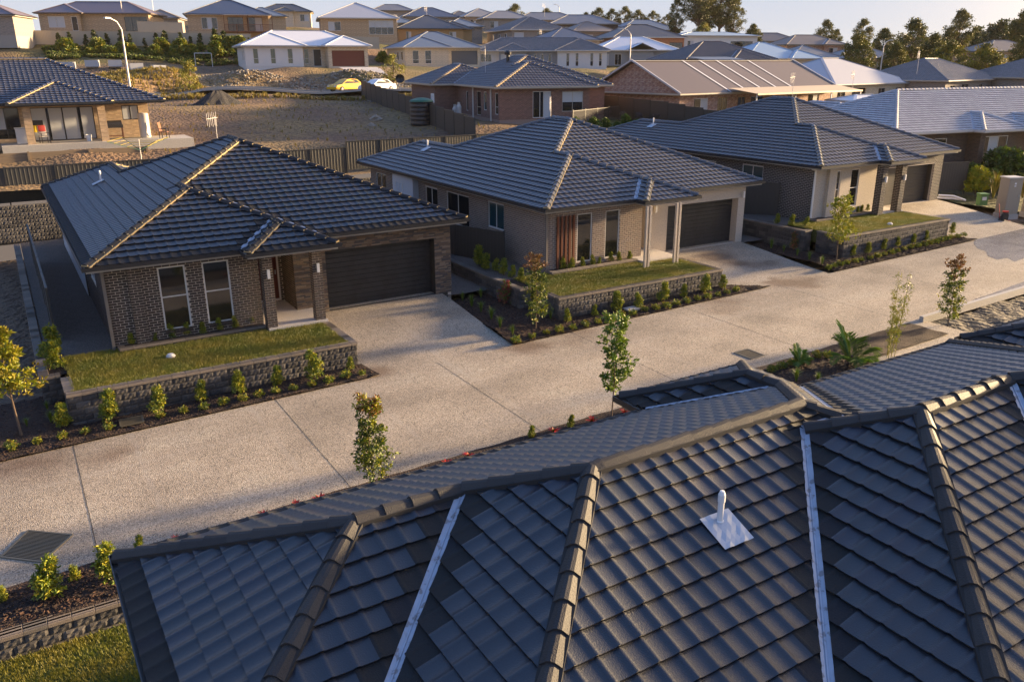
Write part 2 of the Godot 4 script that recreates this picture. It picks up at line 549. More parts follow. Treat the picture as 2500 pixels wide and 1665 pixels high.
# ------------------------------------------------------------------ walls
# o: outside bottom left corner, u: unit along the wall, l length, h height; openings [[u0, u1, v0, v1, type, opts]]
func frame_mesh(w: float, h: float, b: float, dep: float, m: Material, vs := [], hs := []) -> ArrayMesh:
	var k := MB.new()
	k.cbox(Vector3(0, 0, -dep), Vector3(b, h, 0)); k.cbox(Vector3(w - b, 0, -dep), Vector3(w, h, 0))
	k.cbox(Vector3(b, 0, -dep), Vector3(w - b, b, 0)); k.cbox(Vector3(b, h - b, -dep), Vector3(w - b, h, 0))
	for x in vs: k.cbox(Vector3(w * x - b * 0.4, b, -dep), Vector3(w * x + b * 0.4, h - b, -0.008))
	for y in hs: k.cbox(Vector3(b, h * y - b * 0.35, -dep), Vector3(w - b, h * y + b * 0.35, -0.006))
	return k.mesh(m)
func wall(house: Node3D, o: Vector3, u: Vector3, l: float, h: float, ops: Array, st: Dictionary, sink: Dictionary) -> void:
	var nrm := u.cross(Vector3.UP)
	var B := Basis(u, Vector3.UP, nrm)
	var X := Transform3D(B, o)
	var W := part(house, "wall", null, X)
	# body with openings cut out
	var body := umb()
	var xs := [0.0, l]
	for q in ops: xs.append(clampf(q[0], 0, l)); xs.append(clampf(q[1], 0, l))
	xs.sort()
	var th: float = st.get("thick", 0.14)
	var face: float = -0.012 if st.get("brick", "") != "" or st.get("stone", false) else 0.0
	for i in xs.size() - 1:
		var a: float = xs[i]; var b: float = xs[i + 1]
		if b - a < 0.002: continue
		var mid := (a + b) * 0.5
		var ysp := [[0.0, h]]
		for q in ops:
			if q[0] <= mid and q[1] >= mid:
				var nx := []
				for s in ysp:
					if q[2] > s[0] + 0.001: nx.append([s[0], minf(q[2], s[1])])
					if q[3] < s[1] - 0.001: nx.append([maxf(q[3], s[0]), s[1]])
				ysp = nx
		for s in ysp:
			var y0: float = s[0]; var y1: float = s[1]
			body.quaduv(Vector3(a, y0, face), Vector3(b, y0, face), Vector3(b, y1, face), Vector3(a, y1, face), Rect2(a, -y1, b - a, y1 - y0))
			body.quaduv(Vector3(b, y0, -th), Vector3(a, y0, -th), Vector3(a, y1, -th), Vector3(b, y1, -th), Rect2(a, -y1, b - a, y1 - y0))
			body.quaduv(Vector3(a, y1, face), Vector3(b, y1, face), Vector3(b, y1, -th), Vector3(a, y1, -th), Rect2(0, 0, b - a, th))
			body.quaduv(Vector3(a, y0, -th), Vector3(b, y0, -th), Vector3(b, y0, face), Vector3(a, y0, face), Rect2(0, 0, b - a, th))
	# reveals
	for q in ops:
		for e in [q[0], q[1]]:
			body.quaduv(Vector3(e, q[2], face), Vector3(e, q[2], -th), Vector3(e, q[3], -th), Vector3(e, q[3], face), Rect2(0, -q[3], th, q[3] - q[2]))
	W.mesh = body.mesh(M[st.mat])
	# bricks
	if st.get("brick", "") != "":
		var cr := 0.086
		var rows := int(h / cr)
		for r in rows:
			var y := r * cr
			var x := -0.24 + (0.12 if r % 2 else 0.0)
			while x < l:
				var spans := [[maxf(x, 0.0), minf(x + 0.23, l)]]
				for q in ops:
					if q[2] < y + 0.06 and q[3] > y + 0.02:
						var nx := []
						for s in spans:
							if q[0] > s[0] + 0.01: nx.append([s[0], minf(q[0], s[1])])
							if q[1] < s[1] - 0.01: nx.append([maxf(q[1], s[0]), s[1]])
						spans = nx
				for s in spans:
					var bl: float = s[1] - s[0]
					if bl < 0.03: continue
					sink[st.brick].append([Transform3D(B.scaled_local(Vector3(bl - 0.012 if bl > 0.2 else bl, 0.071, 0.05)), X * Vector3(s[0] + bl * 0.5, y + 0.043, -0.025 + rng.randf_range(-0.0025, 0.0015))), rng.randi() % (M[st.brick + "_list"] as Array).size(), null])
				x += 0.24
	elif st.get("siding", false):
		var y := 0.0
		var sm := MB.new()
		while y < h - 0.02:
			for i in xs.size() - 1:
				var mid: float = (xs[i] + xs[i + 1]) * 0.5
				var ok := true
				for q in ops:
					if q[0] <= mid and q[1] >= mid and q[2] < y + 0.17 and q[3] > y: ok = false
				if ok and xs[i + 1] - xs[i] > 0.01:
					var a: float = xs[i]; var b: float = xs[i + 1]; var y1 := minf(y + 0.18, h)
					sm.quad(Vector3(a, y, 0.022), Vector3(b, y, 0.022), Vector3(b, y1, 0.004), Vector3(a, y1, 0.004))
					sm.quad(Vector3(a, y, 0.0), Vector3(b, y, 0.0), Vector3(b, y, 0.022), Vector3(a, y, 0.022))
			y += 0.18
		part(house, "weatherboard", sm.mesh(M[st.mat]), X)
	elif st.get("stone", false):
		var y := 0.0
		while y < h - 0.01:
			var ch := minf(rng.randf_range(0.035, 0.06), h - y)
			var x := 0.0
			while x < l:
				var len := minf(rng.randf_range(0.12, 0.42), l - x)
				var spans := [[x, x + len]]
				for q in ops:
					if q[2] < y + ch - 0.01 and q[3] > y + 0.01:
						var nx := []
						for s in spans:
							if q[0] > s[0] + 0.01: nx.append([s[0], minf(q[0], s[1])])
							if q[1] < s[1] - 0.01: nx.append([maxf(q[1], s[0]), s[1]])
						spans = nx
				for s in spans:
					if s[1] - s[0] < 0.02: continue
					sink["stone"].append([Transform3D(B.scaled_local(Vector3(s[1] - s[0] - 0.003, ch - 0.003, 0.06)), X * Vector3((s[0] + s[1]) * 0.5, y + ch * 0.5, -0.03 + rng.randf_range(0.0, 0.022))), rng.randi() % 6, null])
				x += len
			y += ch
	# fill the openings
	for q in ops:
		var w: float = q[1] - q[0]; var hh: float = q[3] - q[2]
		var op: Dictionary = q[5] if q.size() > 5 else {}
		var at := Transform3D(B, X * Vector3(q[0], q[2], -0.035))
		if q[4] == "win":
			var wn := piece(house, "window"); wn.transform = at
			part(wn, "frame", frame_mesh(w, hh, op.get("b", 0.05), 0.05, M[op.get("fm", "white_frame")], op.get("v", []), op.get("h", [])))
			var g := MB.new(); g.cbox(Vector3(0.02, 0.02, -0.035), Vector3(w - 0.02, hh - 0.02, -0.027))
			part(wn, "pane", g.mesh(M[op.get("glass", "glass")]))
			if op.has("blind"):
				var bl := MB.new()
				for r in op.blind: bl.cbox(Vector3(w * r[0] + 0.04, hh * r[2] + 0.03, -0.026), Vector3(w * r[1] - 0.04, hh * r[3] - 0.03, -0.0265))
				part(wn, "blind", bl.mesh(M[op.get("bm", "blind")]))
			if op.get("sill", false):
				var s := MB.new()
				var n := int(w / 0.086)
				for i in n: s.box(Vector3((i + 0.5) * w / n, -0.055, 0.03), Vector3(w / n - 0.01, 0.11, 0.12), Basis(Vector3.RIGHT, 0.15))
				part(wn, "sill", s.mesh(M[op.get("sm", "brick_a0")]))
		elif q[4] == "garage":
			var gd := piece(house, "garage_door"); gd.transform = Transform3D(B, X * Vector3(q[0], q[2], -op.get("deep", 0.3)))
			var n: int = op.get("n", 12)
			var k := MB.new(); var ph := hh / n
			k.quad(Vector3(0, 0.006, 0), Vector3(w, 0.006, 0), Vector3(w, ph - 0.012, 0.004), Vector3(0, ph - 0.012, 0.004))
			k.quad(Vector3(0, ph - 0.012, 0.004), Vector3(w, ph - 0.012, 0.004), Vector3(w, ph, -0.012), Vector3(0, ph, -0.012))
			k.quad(Vector3(0, 0, -0.012), Vector3(w, 0, -0.012), Vector3(w, 0.006, 0), Vector3(0, 0.006, 0))
			k.cbox(Vector3(0, 0, -0.03), Vector3(w, ph, -0.0125))
			var km := k.mesh(M[op.get("m", "garage_dark")])
			for i in n: part(gd, "panel", km, Transform3D(Basis(), Vector3(0, ph * i, 0)))
			var sd := MB.new(); var dp: float = op.get("deep", 0.3)
			sd.cbox(Vector3(-0.1, 0, -0.06), Vector3(0, hh, dp - 0.14)); sd.cbox(Vector3(w, 0, -0.06), Vector3(w + 0.1, hh, dp - 0.14)); sd.cbox(Vector3(-0.1, hh, -0.06), Vector3(w + 0.1, hh + 0.1, dp - 0.14))
			part(gd, "jamb", sd.mesh(M[op.get("jm", "garage_dark")]))
		elif q[4] == "door":
			var d := piece(house, "door"); d.transform = at
			part(d, "frame", frame_mesh(w, hh, 0.06, 0.08, M[op.get("fm", "white_frame")]))
			var k := MB.new(); k.cbox(Vector3(0.06, 0.02, -0.06), Vector3(w - 0.06, hh - 0.06, -0.03))
			for i in 4: k.cbox(Vector3(w * 0.3, hh * (0.15 + 0.2 * i), -0.03), Vector3(w * 0.7, hh * (0.15 + 0.2 * i) + 0.03, -0.026))
			part(d, "leaf", k.mesh(M[op.get("m", "door_red")]))
			var hd := MB.new(); hd.cbox(Vector3(w - 0.16, 1.0, -0.03), Vector3(w - 0.12, 1.16, 0.02))
			part(d, "handle", hd.mesh(M["steel"]))

# house cfg: rects(eaves), eave(height of the fascia bottom over the floor), inset, sides of openings, style, roof opts, base depth
func house(called: String, label: String, at: Vector3, turn: float, cfg: Dictionary, category := "house", group := "") -> Node3D:
	var H := thing(called, label, category, at, turn, group)
	var rects: Array = cfg.rects
	var inset: float = cfg.get("inset", 0.5)
	var wr: Array = cfg.get("wall_rects", [])
	var ev: float = cfg.get("eave", 2.45)
	var foot: PackedVector2Array
	if wr.size(): foot = union_poly(wr, 0.0)
	else: foot = union_poly(rects, inset)
	var sink := {"stone": []}
	for k in ["brick_a", "brick_b", "brick_c"]: sink[k] = []
	var ops: Array = cfg.get("ops", [])
	var used := {}
	for i in foot.size():
		var a := foot[i]; var b := foot[(i + 1) % foot.size()]
		# counter-clockwise in (x, z): outside is to the right of a->b when z points down the page
		var d := (b - a).normalized()
		var outw := Vector2(d.y, -d.x)
		var side := "f" if outw.y > 0.7 else ("k" if outw.y < -0.7 else ("l" if outw.x < -0.7 else "r"))
		var p := a; var q := b
		# left end as seen from outside: u x up = outward
		var u := Vector3(d.x, 0, d.y)
		if u.cross(Vector3.UP).dot(Vector3(outw.x, 0, outw.y)) < 0:
			p = b; q = a; u = -u
		var L := a.distance_to(b)
		var mine := []
		for k in ops.size():
			var o: Array = ops[k]
			if o[0] != side or used.has(k): continue
			var lo: float; var hi: float; var along := 0.0
			if side == "f" or side == "k":
				along = p.y; lo = minf(p.x, q.x); hi = maxf(p.x, q.x)
			else:
				along = p.x; lo = minf(p.y, q.y); hi = maxf(p.y, q.y)
			if o[1] < lo - 0.02 or o[2] > hi + 0.02: continue
			if o.size() > 7 and absf(along - o[7]) > 0.4: continue
			used[k] = true
			var u0: float; var u1: float
			if side == "f" : u0 = o[1] - p.x; u1 = o[2] - p.x
			elif side == "k": u0 = p.x - o[2]; u1 = p.x - o[1]
			elif side == "l": u0 = o[1] - p.y; u1 = o[2] - p.y
			else: u0 = p.y - o[2]; u1 = p.y - o[1]
			mine.append([u0, u1, o[3], o[4], o[5], o[6] if o.size() > 6 else {}])
		var st: Dictionary = cfg.style
		for s in cfg.get("styles", []):
			if s[0] == side and (p.x + q.x) * 0.5 >= s[1] and (p.x + q.x) * 0.5 <= s[2] and (p.y + q.y) * 0.5 >= s[3] and (p.y + q.y) * 0.5 <= s[4]: st = s[5]
		if (side == "k" or side == "r") and st.has("plain"): st = st.plain
		var low: float = cfg.get("base", 0.0)
		wall(H, Vector3(p.x, 0, p.y), u, L, ev + 0.02, mine, st, sink)
		if low > 0.0:
			var bm := MB.new()
			var c := Vector3((p.x + q.x) * 0.5, -low * 0.5, (p.y + q.y) * 0.5) - u.cross(Vector3.UP) * 0.09
			bm.box(c, Vector3(L - 0.02, low, 0.14), Basis(u, Vector3.UP, u.cross(Vector3.UP)))
			part(H, "footing", bm.mesh(M[cfg.get("base_mat", st.mat)]))
	for pr in cfg.get("piers", []):
		var a := Vector3(pr[0], pr[4], pr[3]); var b := Vector3(pr[1], pr[4], pr[3]); var c := Vector3(pr[1], pr[4], pr[2]); var d := Vector3(pr[0], pr[4], pr[2])
		for e in [[a, b], [b, c], [c, d], [d, a]]:
			wall(H, e[0], ((e[1] - e[0]) as Vector3).normalized(), (e[1] - e[0] as Vector3).length(), pr[5], [], pr[6], sink)
	for k in ["brick_a", "brick_b", "brick_c"]:
		if (sink[k] as Array).size(): flush(H, "brick", "brickwork", unit_box(), sink[k], k)
	if (sink["stone"] as Array).size(): flush(H, "stone_strip", "stone_strips", unit_box(), sink["stone"], "stone")
	# soffit, fascia and gutter
	var out := union_poly(rects, 0.0)
	var so := MB.new()
	so.prism(out, ev + 0.01, ev + 0.03)
	part(H, "soffit", so.mesh(M[cfg.get("soffit", "white_frame")]))
	var fa := MB.new(); var gu := MB.new()
	var fh: float = cfg.get("fascia", 0.14)
	for i in out.size():
		var a := out[i]; var b := out[(i + 1) % out.size()]
		var d := (b - a).normalized(); var o := Vector2(d.y, -d.x)
		var c := (a + b) * 0.5
		var Bs := Basis(Vector3(d.x, 0, d.y), Vector3.UP, Vector3(-d.y, 0, d.x))
		fa.box(Vector3(c.x - o.x * 0.012, ev + fh * 0.5, c.y - o.y * 0.012), Vector3(a.distance_to(b) - 0.006, fh, 0.024), Bs)
		var l := a.distance_to(b) + 0.2
		gu.box(Vector3(c.x + o.x * 0.105, ev + fh - 0.01, c.y + o.y * 0.105), Vector3(l, 0.12, 0.008), Bs)
		gu.box(Vector3(c.x + o.x * 0.055, ev + fh - 0.066, c.y + o.y * 0.055), Vector3(l, 0.008, 0.1), Bs)
		gu.box(Vector3(c.x + o.x * 0.105, ev + fh + 0.052, c.y + o.y * 0.105), Vector3(l, 0.012, 0.016), Bs)
	part(H, "fascia", fa.mesh(M[cfg.get("fascia_mat", "white_frame")]))
	part(H, "gutter", gu.mesh(M[cfg.get("gutter", "gutter_dark")]))
	var ro: Dictionary = cfg.roof.duplicate(); ro["y"] = ev + fh + 0.04
	roof(H, rects, ro)
	return H
func unit_box() -> MB:
	if not mesh_cache.has("unit"):
		var b := MB.new(); var s := 0.5; var e := 0.06
		# box with a small chamfer on the outer (z) face
		var f := [Vector3(-s + e * 0.5, -s + e, s), Vector3(s - e * 0.5, -s + e, s), Vector3(s - e * 0.5, s - e, s), Vector3(-s + e * 0.5, s - e, s)]
		var m := [Vector3(-s, -s, s - 0.1), Vector3(s, -s, s - 0.1), Vector3(s, s, s - 0.1), Vector3(-s, s, s - 0.1)]
		var k := [Vector3(-s, -s, -s), Vector3(s, -s, -s), Vector3(s, s, -s), Vector3(-s, s, -s)]
		b.quad(f[0], f[1], f[2], f[3])
		for i in 4:
			var j := (i + 1) % 4
			b.quad(m[i], m[j], f[j], f[i]); b.quad(k[i], k[j], m[j], m[i])
		mesh_cache["unit"] = b
	return mesh_cache["unit"]

# ------------------------------------------------------------------ retaining walls of split-face blocks
func block_mb() -> MB:
	if mesh_cache.has("block"): return mesh_cache["block"]
	var b := MB.new(); var g := RandomNumberGenerator.new(); g.seed = 4
	var nx := 6; var ny := 4
	var h := []
	for j in ny + 1:
		var r := []
		for i in nx + 1:
			var e := i == 0 or j == 0 or i == nx or j == ny
			r.append(Vector3(float(i) / nx - 0.5, float(j) / ny - 0.5, 0.42 if e else 0.5 + g.randf_range(-0.05, 0.06)))
		h.append(r)
	for j in ny:
		for i in nx:
			b.quad(h[j][i], h[j][i + 1], h[j + 1][i + 1], h[j + 1][i])
	var f := [h[0][0], h[0][nx], h[ny][nx], h[ny][0]]
	for i in 4:
		var j := (i + 1) % 4
		var a: Vector3 = f[i]; var c: Vector3 = f[j]
		b.quad(Vector3(a.x, a.y, -0.5), Vector3(c.x, c.y, -0.5), c, a)
	mesh_cache["block"] = b
	return b
func cap_block() -> MB:
	if mesh_cache.has("capblock"): return mesh_cache["capblock"]
	var b := MB.new()
	var t := []; var m := []; var k := []
	for q in [[-1, -1], [1, -1], [1, 1], [-1, 1]]:
		t.append(Vector3(q[0] * 0.48, 0.5, -q[1] * 0.47)); m.append(Vector3(q[0] * 0.5, 0.35, -q[1] * 0.5)); k.append(Vector3(q[0] * 0.5, -0.5, -q[1] * 0.5))
	b.quad(t[3], t[2], t[1], t[0]); b.quad(t[0], t[1], t[2], t[3])
	for i in 4:
		var j := (i + 1) % 4
		b.quad(m[i], m[j], t[j], t[i]); b.quad(k[i], k[j], m[j], m[i])
	mesh_cache["capblock"] = b
	return b
# path: outer face line, from left to right as seen from outside; top y, base function (two ends)
func block_wall(W: Node3D, blocks: Array, caps: Array, a: Vector3, b: Vector3, base_a: float, base_b: float, cap := true, capw := 0.27) -> void:
	var u := (b - a); u.y = 0
	var L := u.length(); u /= L
	var nr := u.cross(Vector3.UP)
	var B := Basis(u, Vector3.UP, nr)
	var y := a.y - (0.08 if cap else 0.0)
	var r := 0
	while y > minf(base_a, base_b) - 0.02:
		var h := 0.19
		var x := -0.2 if r % 2 else 0.0
		while x < L:
			var x0 := maxf(x, 0.0); var x1 := minf(x + 0.39, L)
			var bs := lerpf(base_a, base_b, (x0 + x1) * 0.5 / L)
			if x1 - x0 > 0.03 and y > bs - 0.02:
				var o := a + u * (x0 + x1) * 0.5; o.y = y - h * 0.5
				blocks.append([Transform3D(B.scaled_local(Vector3(x1 - x0 - 0.008, h - 0.008, 0.2)), o - nr * (0.1 + rng.randf_range(0.0, 0.008))), rng.randi() % 5, null])
			x += 0.39
		y -= h; r += 1
	if cap:
		var x := 0.0
		while x < L - 0.02:
			var x1 := minf(x + 0.39, L)
			var o := a + u * (x + x1) * 0.5; o.y = a.y - 0.04
			caps.append([Transform3D(B.scaled_local(Vector3(x1 - x - 0.006, 0.08, capw)), o - nr * (capw * 0.5 - 0.025)), rng.randi() % 3, null])
			x += 0.39
	var core := MB.new()
	var c := (a + b) * 0.5
	core.box(Vector3(c.x, (a.y + minf(base_a, base_b)) * 0.5 - 0.12, c.z) - nr * 0.13, Vector3(L - 0.06, a.y - minf(base_a, base_b) + 0.05, 0.17), B)
	part(W, "core", core.mesh(M["block_core"]))

# corrugated steel fence: bays of sheet between posts; yb/yt heights at each end
func steel_fence(F: Node3D, a: Vector3, b: Vector3, h: float, key: String, plinth := 0.0, bay := 2.38) -> void:
	var d := b - a
	var L := Vector2(d.x, d.z).length()
	var n := maxi(1, int(round(L / bay)))
	var u := Vector3(d.x, 0, d.z) / L
	var nr := u.cross(Vector3.UP)
	var bl := L / n
	if not mesh_cache.has("sheet%.2f_%.2f" % [bl, h]):
		var s := MB.new(); var x := 0.0
		var pts := [Vector2(0, 0)]
		while x < bl - 0.02:
			for q in [[0.0, 0.0], [0.07, 0.0], [0.085, 0.007], [0.115, 0.007], [0.13, 0.0]]:
				if x + q[0] <= bl: pts.append(Vector2(x + q[0], q[1]))
			x += 0.2
		pts.append(Vector2(bl, 0))
		for i in pts.size() - 1:
			var p: Vector2 = pts[i]; var q: Vector2 = pts[i + 1]
			if q.x - p.x < 1e-4: continue
			s.quad(Vector3(p.x, 0, p.y), Vector3(q.x, 0, q.y), Vector3(q.x, h, q.y), Vector3(p.x, h, p.y))
		mesh_cache["sheet%.2f_%.2f" % [bl, h]] = s.mesh(null)
	var post := MB.new(); post.cbox(Vector3(-0.03, -0.3, -0.03), Vector3(0.03, h + 0.03, 0.035))
	var rail := MB.new(); rail.cbox(Vector3(0.03, h - 0.04, -0.025), Vector3(bl - 0.03, h + 0.01, 0.03)); rail.cbox(Vector3(0.03, -0.02, -0.025), Vector3(bl - 0.03, 0.03, 0.03))
	var pm := post.mesh(M[key]); var rm := rail.mesh(M[key])
	var pl := MB.new(); pl.cbox(Vector3(0, -plinth - 0.6, -0.05), Vector3(bl, -0.02, 0.05))
	var plm := pl.mesh(M["concrete"]) if plinth > 0 else null
	for i in n:
		var o := a + d * (float(i) / n)
		var y2: float = (a + d * (float(i + 1) / n)).y
		var X := Transform3D(Basis(u, Vector3.UP, nr), Vector3(o.x, (o.y + y2) * 0.5, o.z))
		part(F, "sheet", mesh_cache["sheet%.2f_%.2f" % [bl, h]], X, M[key])
		part(F, "post", pm, X)
		part(F, "rail", rm, X)
		if plm: part(F, "plinth", plm, X)
	part(F, "post", pm, Transform3D(Basis(u, Vector3.UP, nr), b))

# ------------------------------------------------------------------ plants
func leaf(b: MB, o: Vector3, dir: Vector3, side: Vector3, l: float, w: float, bend := 0.15) -> void:
	var up := dir.cross(side).normalized()
	if up.y < 0: up = -up
	var m := o + dir * l * 0.5 + up * l * bend * 0.5
	var t := o + dir * l - up * l * bend * 0.3
	var s := side * w * 0.5
	b.tri(o, m + s, t); b.tri(o, t, m - s)
func rdir(g: RandomNumberGenerator) -> Vector3:
	var z := g.randf_range(-1, 1); var a := g.randf() * TAU; var r := sqrt(1 - z * z)
	return Vector3(r * cos(a), z, r * sin(a))
# foliage filling an egg-shaped volume, as sprays of leaves round many twig ends
func foliage(g: RandomNumberGenerator, b: MB, c: Vector3, r: Vector3, twigs: int, per: int, l: float, w: float, cols: Array, spread := 0.14, core := 0.25) -> void:
	for i in twigs:
		var d := rdir(g)
		var k := pow(g.randf_range(core, 1.0), 0.6)
		var o := c + Vector3(d.x * r.x, d.y * r.y, d.z * r.z) * k
		b.col = cols[g.randi() % cols.size()] * g.randf_range(0.8, 1.2)
		var ax := (Vector3(d.x, d.y * 0.5 + 0.45, d.z) + rdir(g) * 0.4).normalized()
		for j in per:
			var ld := (ax * 0.6 + rdir(g)).normalized()
			var sd := ld.cross(rdir(g)).normalized()
			leaf(b, o + rdir(g) * spread * g.randf(), ld, sd, l * g.randf_range(0.7, 1.25), w * g.randf_range(0.8, 1.2))
func shrub_meshes(sd: int, h: float, wid: float, dens: int, l: float, w: float, cols: Array, lobes := 3) -> Array:
	var g := RandomNumberGenerator.new(); g.seed = sd
	var cr := cmb(); var st := MB.new()
	for i in lobes:
		var y := h * (0.3 + 0.55 * i / maxf(1, lobes - 1)) if lobes > 1 else h * 0.55
		var rr := wid * 0.5 * (1.0 - 0.45 * float(i) / maxf(1, lobes - 1))
		var o := Vector3(g.randf_range(-0.1, 0.1) * wid, y, g.randf_range(-0.1, 0.1) * wid)
		foliage(g, cr, o, Vector3(rr, h * 0.24, rr), dens, 7, l, w, cols, 0.05, 0.1)
		st.tube([Vector3(g.randf_range(-0.02, 0.02), -0.04, g.randf_range(-0.02, 0.02)), o * 0.6, o + Vector3(0, h * 0.1, 0)], [0.012, 0.008, 0.004], 5)
	return [cr.mesh(M["leaf"]), st.mesh(M["twig"])]
func low_meshes(sd: int, cols: Array) -> Array:
	var g := RandomNumberGenerator.new(); g.seed = sd
	var cr := cmb(); var st := MB.new()
	foliage(g, cr, Vector3(0, 0.1, 0), Vector3(0.15, 0.1, 0.15), 50, 7, 0.055, 0.024, cols, 0.03, 0.1)
	st.tube([Vector3(0, -0.03, 0), Vector3(0, 0.08, 0)], [0.008, 0.005], 5)
	return [cr.mesh(M["leaf"]), st.mesh(M["twig"])]
func tuft_mesh(sd: int, n: int, h: float, sp: float, cols: Array, wd := 0.012) -> ArrayMesh:
	var g := RandomNumberGenerator.new(); g.seed = sd
	var b := cmb()
	for i in n:
		b.col = cols[g.randi() % cols.size()] * g.randf_range(0.8, 1.2)
		var a := g.randf() * TAU
		var d := Vector3(cos(a), 0, sin(a)); var s := Vector3(-d.z, 0, d.x) * wd * 0.5
		var hh := h * g.randf_range(0.6, 1.1); var ln := sp * g.randf_range(0.15, 1.0)
		var p0 := d * 0.03 * g.randf() + Vector3(0, -0.03, 0)
		var p1 := p0 + d * ln * 0.3 + Vector3.UP * hh * 0.6; var p2 := p0 + d * ln + Vector3.UP * hh * (1.0 - 0.25 * ln / maxf(sp, 0.01))
		b.quad(p0 - s, p0 + s, p1 + s, p1 - s); b.tri(p1 - s, p1 + s, p2)
	return b.mesh(M["leaf"])
# slim young tree: trunk with short side branches carrying leaf sprays between y0 and h
func young_tree(sd: int, h: float, y0: float, r0: float, r1: float, twigs: int, l: float, w: float, cols: Array, top_cols := [], lean := Vector3.ZERO, tr := 0.022) -> Array:
	var g := RandomNumberGenerator.new(); g.seed = sd
	var cr := cmb(); var st := MB.new()
	var pts := []; var rad := []
	for i in 9:
		var k := i / 8.0
		pts.append(Vector3(sin(k * 5.0 + sd) * 0.03, h * k * 0.97, cos(k * 4.0) * 0.025) + lean * k * k)
		rad.append(lerpf(tr, 0.005, k))
	pts[0].y = -0.1
	st.tube(pts, rad, 7)
	var nb := maxi(14, twigs / 11)
	for i in nb:
		var k := clampf((i + g.randf_range(-0.4, 0.4)) / (nb - 1), 0, 1)
		var y := lerpf(y0, h * 0.97, k)
		var rr := lerpf(r0, r1, k) * g.randf_range(0.55, 1.25)
		var a := i * 2.4 + g.randf_range(-0.6, 0.6)
		var base: Vector3 = (pts[clampi(int(y / h * 8), 0, 7)] as Vector3).lerp(pts[clampi(int(y / h * 8) + 1, 0, 8)], fposmod(y / h * 8, 1.0))
		var out := Vector3(cos(a), g.randf_range(0.45, 1.1), sin(a))
		var tip := base + out.normalized() * rr * 1.25
		var bend := Vector3(0, -rr * 0.12, 0)
		st.tube([base, base.lerp(tip, 0.5) - bend, tip], [0.008, 0.005, 0.002], 4, false)
		var cc: Array = top_cols if top_cols.size() and k > 0.72 + g.randf_range(-0.15, 0.15) else cols
		for q in int(twigs / float(nb)):
			var t := pow(g.randf_range(0.12, 1.0), 0.7)
			var o := base.lerp(tip, t) - bend * sin(t * PI) + rdir(g) * rr * 0.22
			cr.col = cc[g.randi() % cc.size()] * g.randf_range(0.75, 1.25)
			for j in 6:
				var ld := (out * 0.5 + rdir(g)).normalized()
				leaf(cr, o + rdir(g) * 0.05, ld, ld.cross(rdir(g)).normalized(), l * g.randf_range(0.7, 1.2), w * g.randf_range(0.8, 1.2))
	return [cr.mesh(M["leaf"]), st.mesh(M["bark"])]
func plant(called: String, label: String, cat: String, at: Vector3, ms: Array, sc := 1.0, group := "", turn := -1.0, pn := ["foliage", "stem"]) -> Node3D:
	var t := thing(called, label, cat, at, rng.randf() * 360.0 if turn < 0 else turn, group)
	for i in ms.size(): part(t, pn[i], ms[i], Transform3D(Basis().scaled(Vector3.ONE * sc), Vector3.ZERO))
	return t
# a grown tree: trunk, limbs and clumps of leaves
func big_tree(sd: int, h: float, wid: float, y0: float, clumps: int, per: int, l: float, cols: Array, cl := 0.16, twiggy := false) -> Array:
	var g := RandomNumberGenerator.new(); g.seed = sd
	var cr := cmb(); var st := MB.new()
	var tr := h * 0.018 + 0.06
	st.tube([Vector3(0, -1.0, 0), Vector3(0.1, h * 0.3, 0.05), Vector3(-0.1, h * 0.6, 0.1), Vector3(0.05, h * 0.9, 0)], [tr, tr * 0.75, tr * 0.45, tr * 0.1], 8)
	for i in clumps:
		var k := g.randf()
		var y := lerpf(y0, h * 0.97, k)
		var env := sin(clampf((y - y0) / (h - y0) * 0.92 + 0.12, 0, 1) * PI)
		var a := g.randf() * TAU
		var r := wid * 0.5 * env * sqrt(g.randf_range(0.15, 1.0))
		var o := Vector3(cos(a) * r, y, sin(a) * r)
		var st0 := Vector3(0, maxf(y0 * 0.5, y - r * 0.9), 0)
		st.tube([st0, st0.lerp(o, 0.55) + Vector3(0, -r * 0.06, 0), o], [tr * 0.3 * (1.2 - k), tr * 0.18 * (1.2 - k), 0.012], 5, false)
		var base: Color = cols[g.randi() % cols.size()]
		var cs := h * cl * g.randf_range(0.6, 1.2)
		for j in per:
			cr.col = base * g.randf_range(0.75, 1.25)
			var d := rdir(g)
			var p := o + Vector3(d.x, d.y * 0.6, d.z) * cs * pow(g.randf(), 0.45)
			var ld := (rdir(g) + Vector3(0, -0.25, 0)).normalized()
			leaf(cr, p, ld, ld.cross(rdir(g)).normalized(), l * g.randf_range(0.6, 1.3), l * 0.5)
	return [cr.mesh(M["leaf_far"]), st.mesh(M["bark"])]
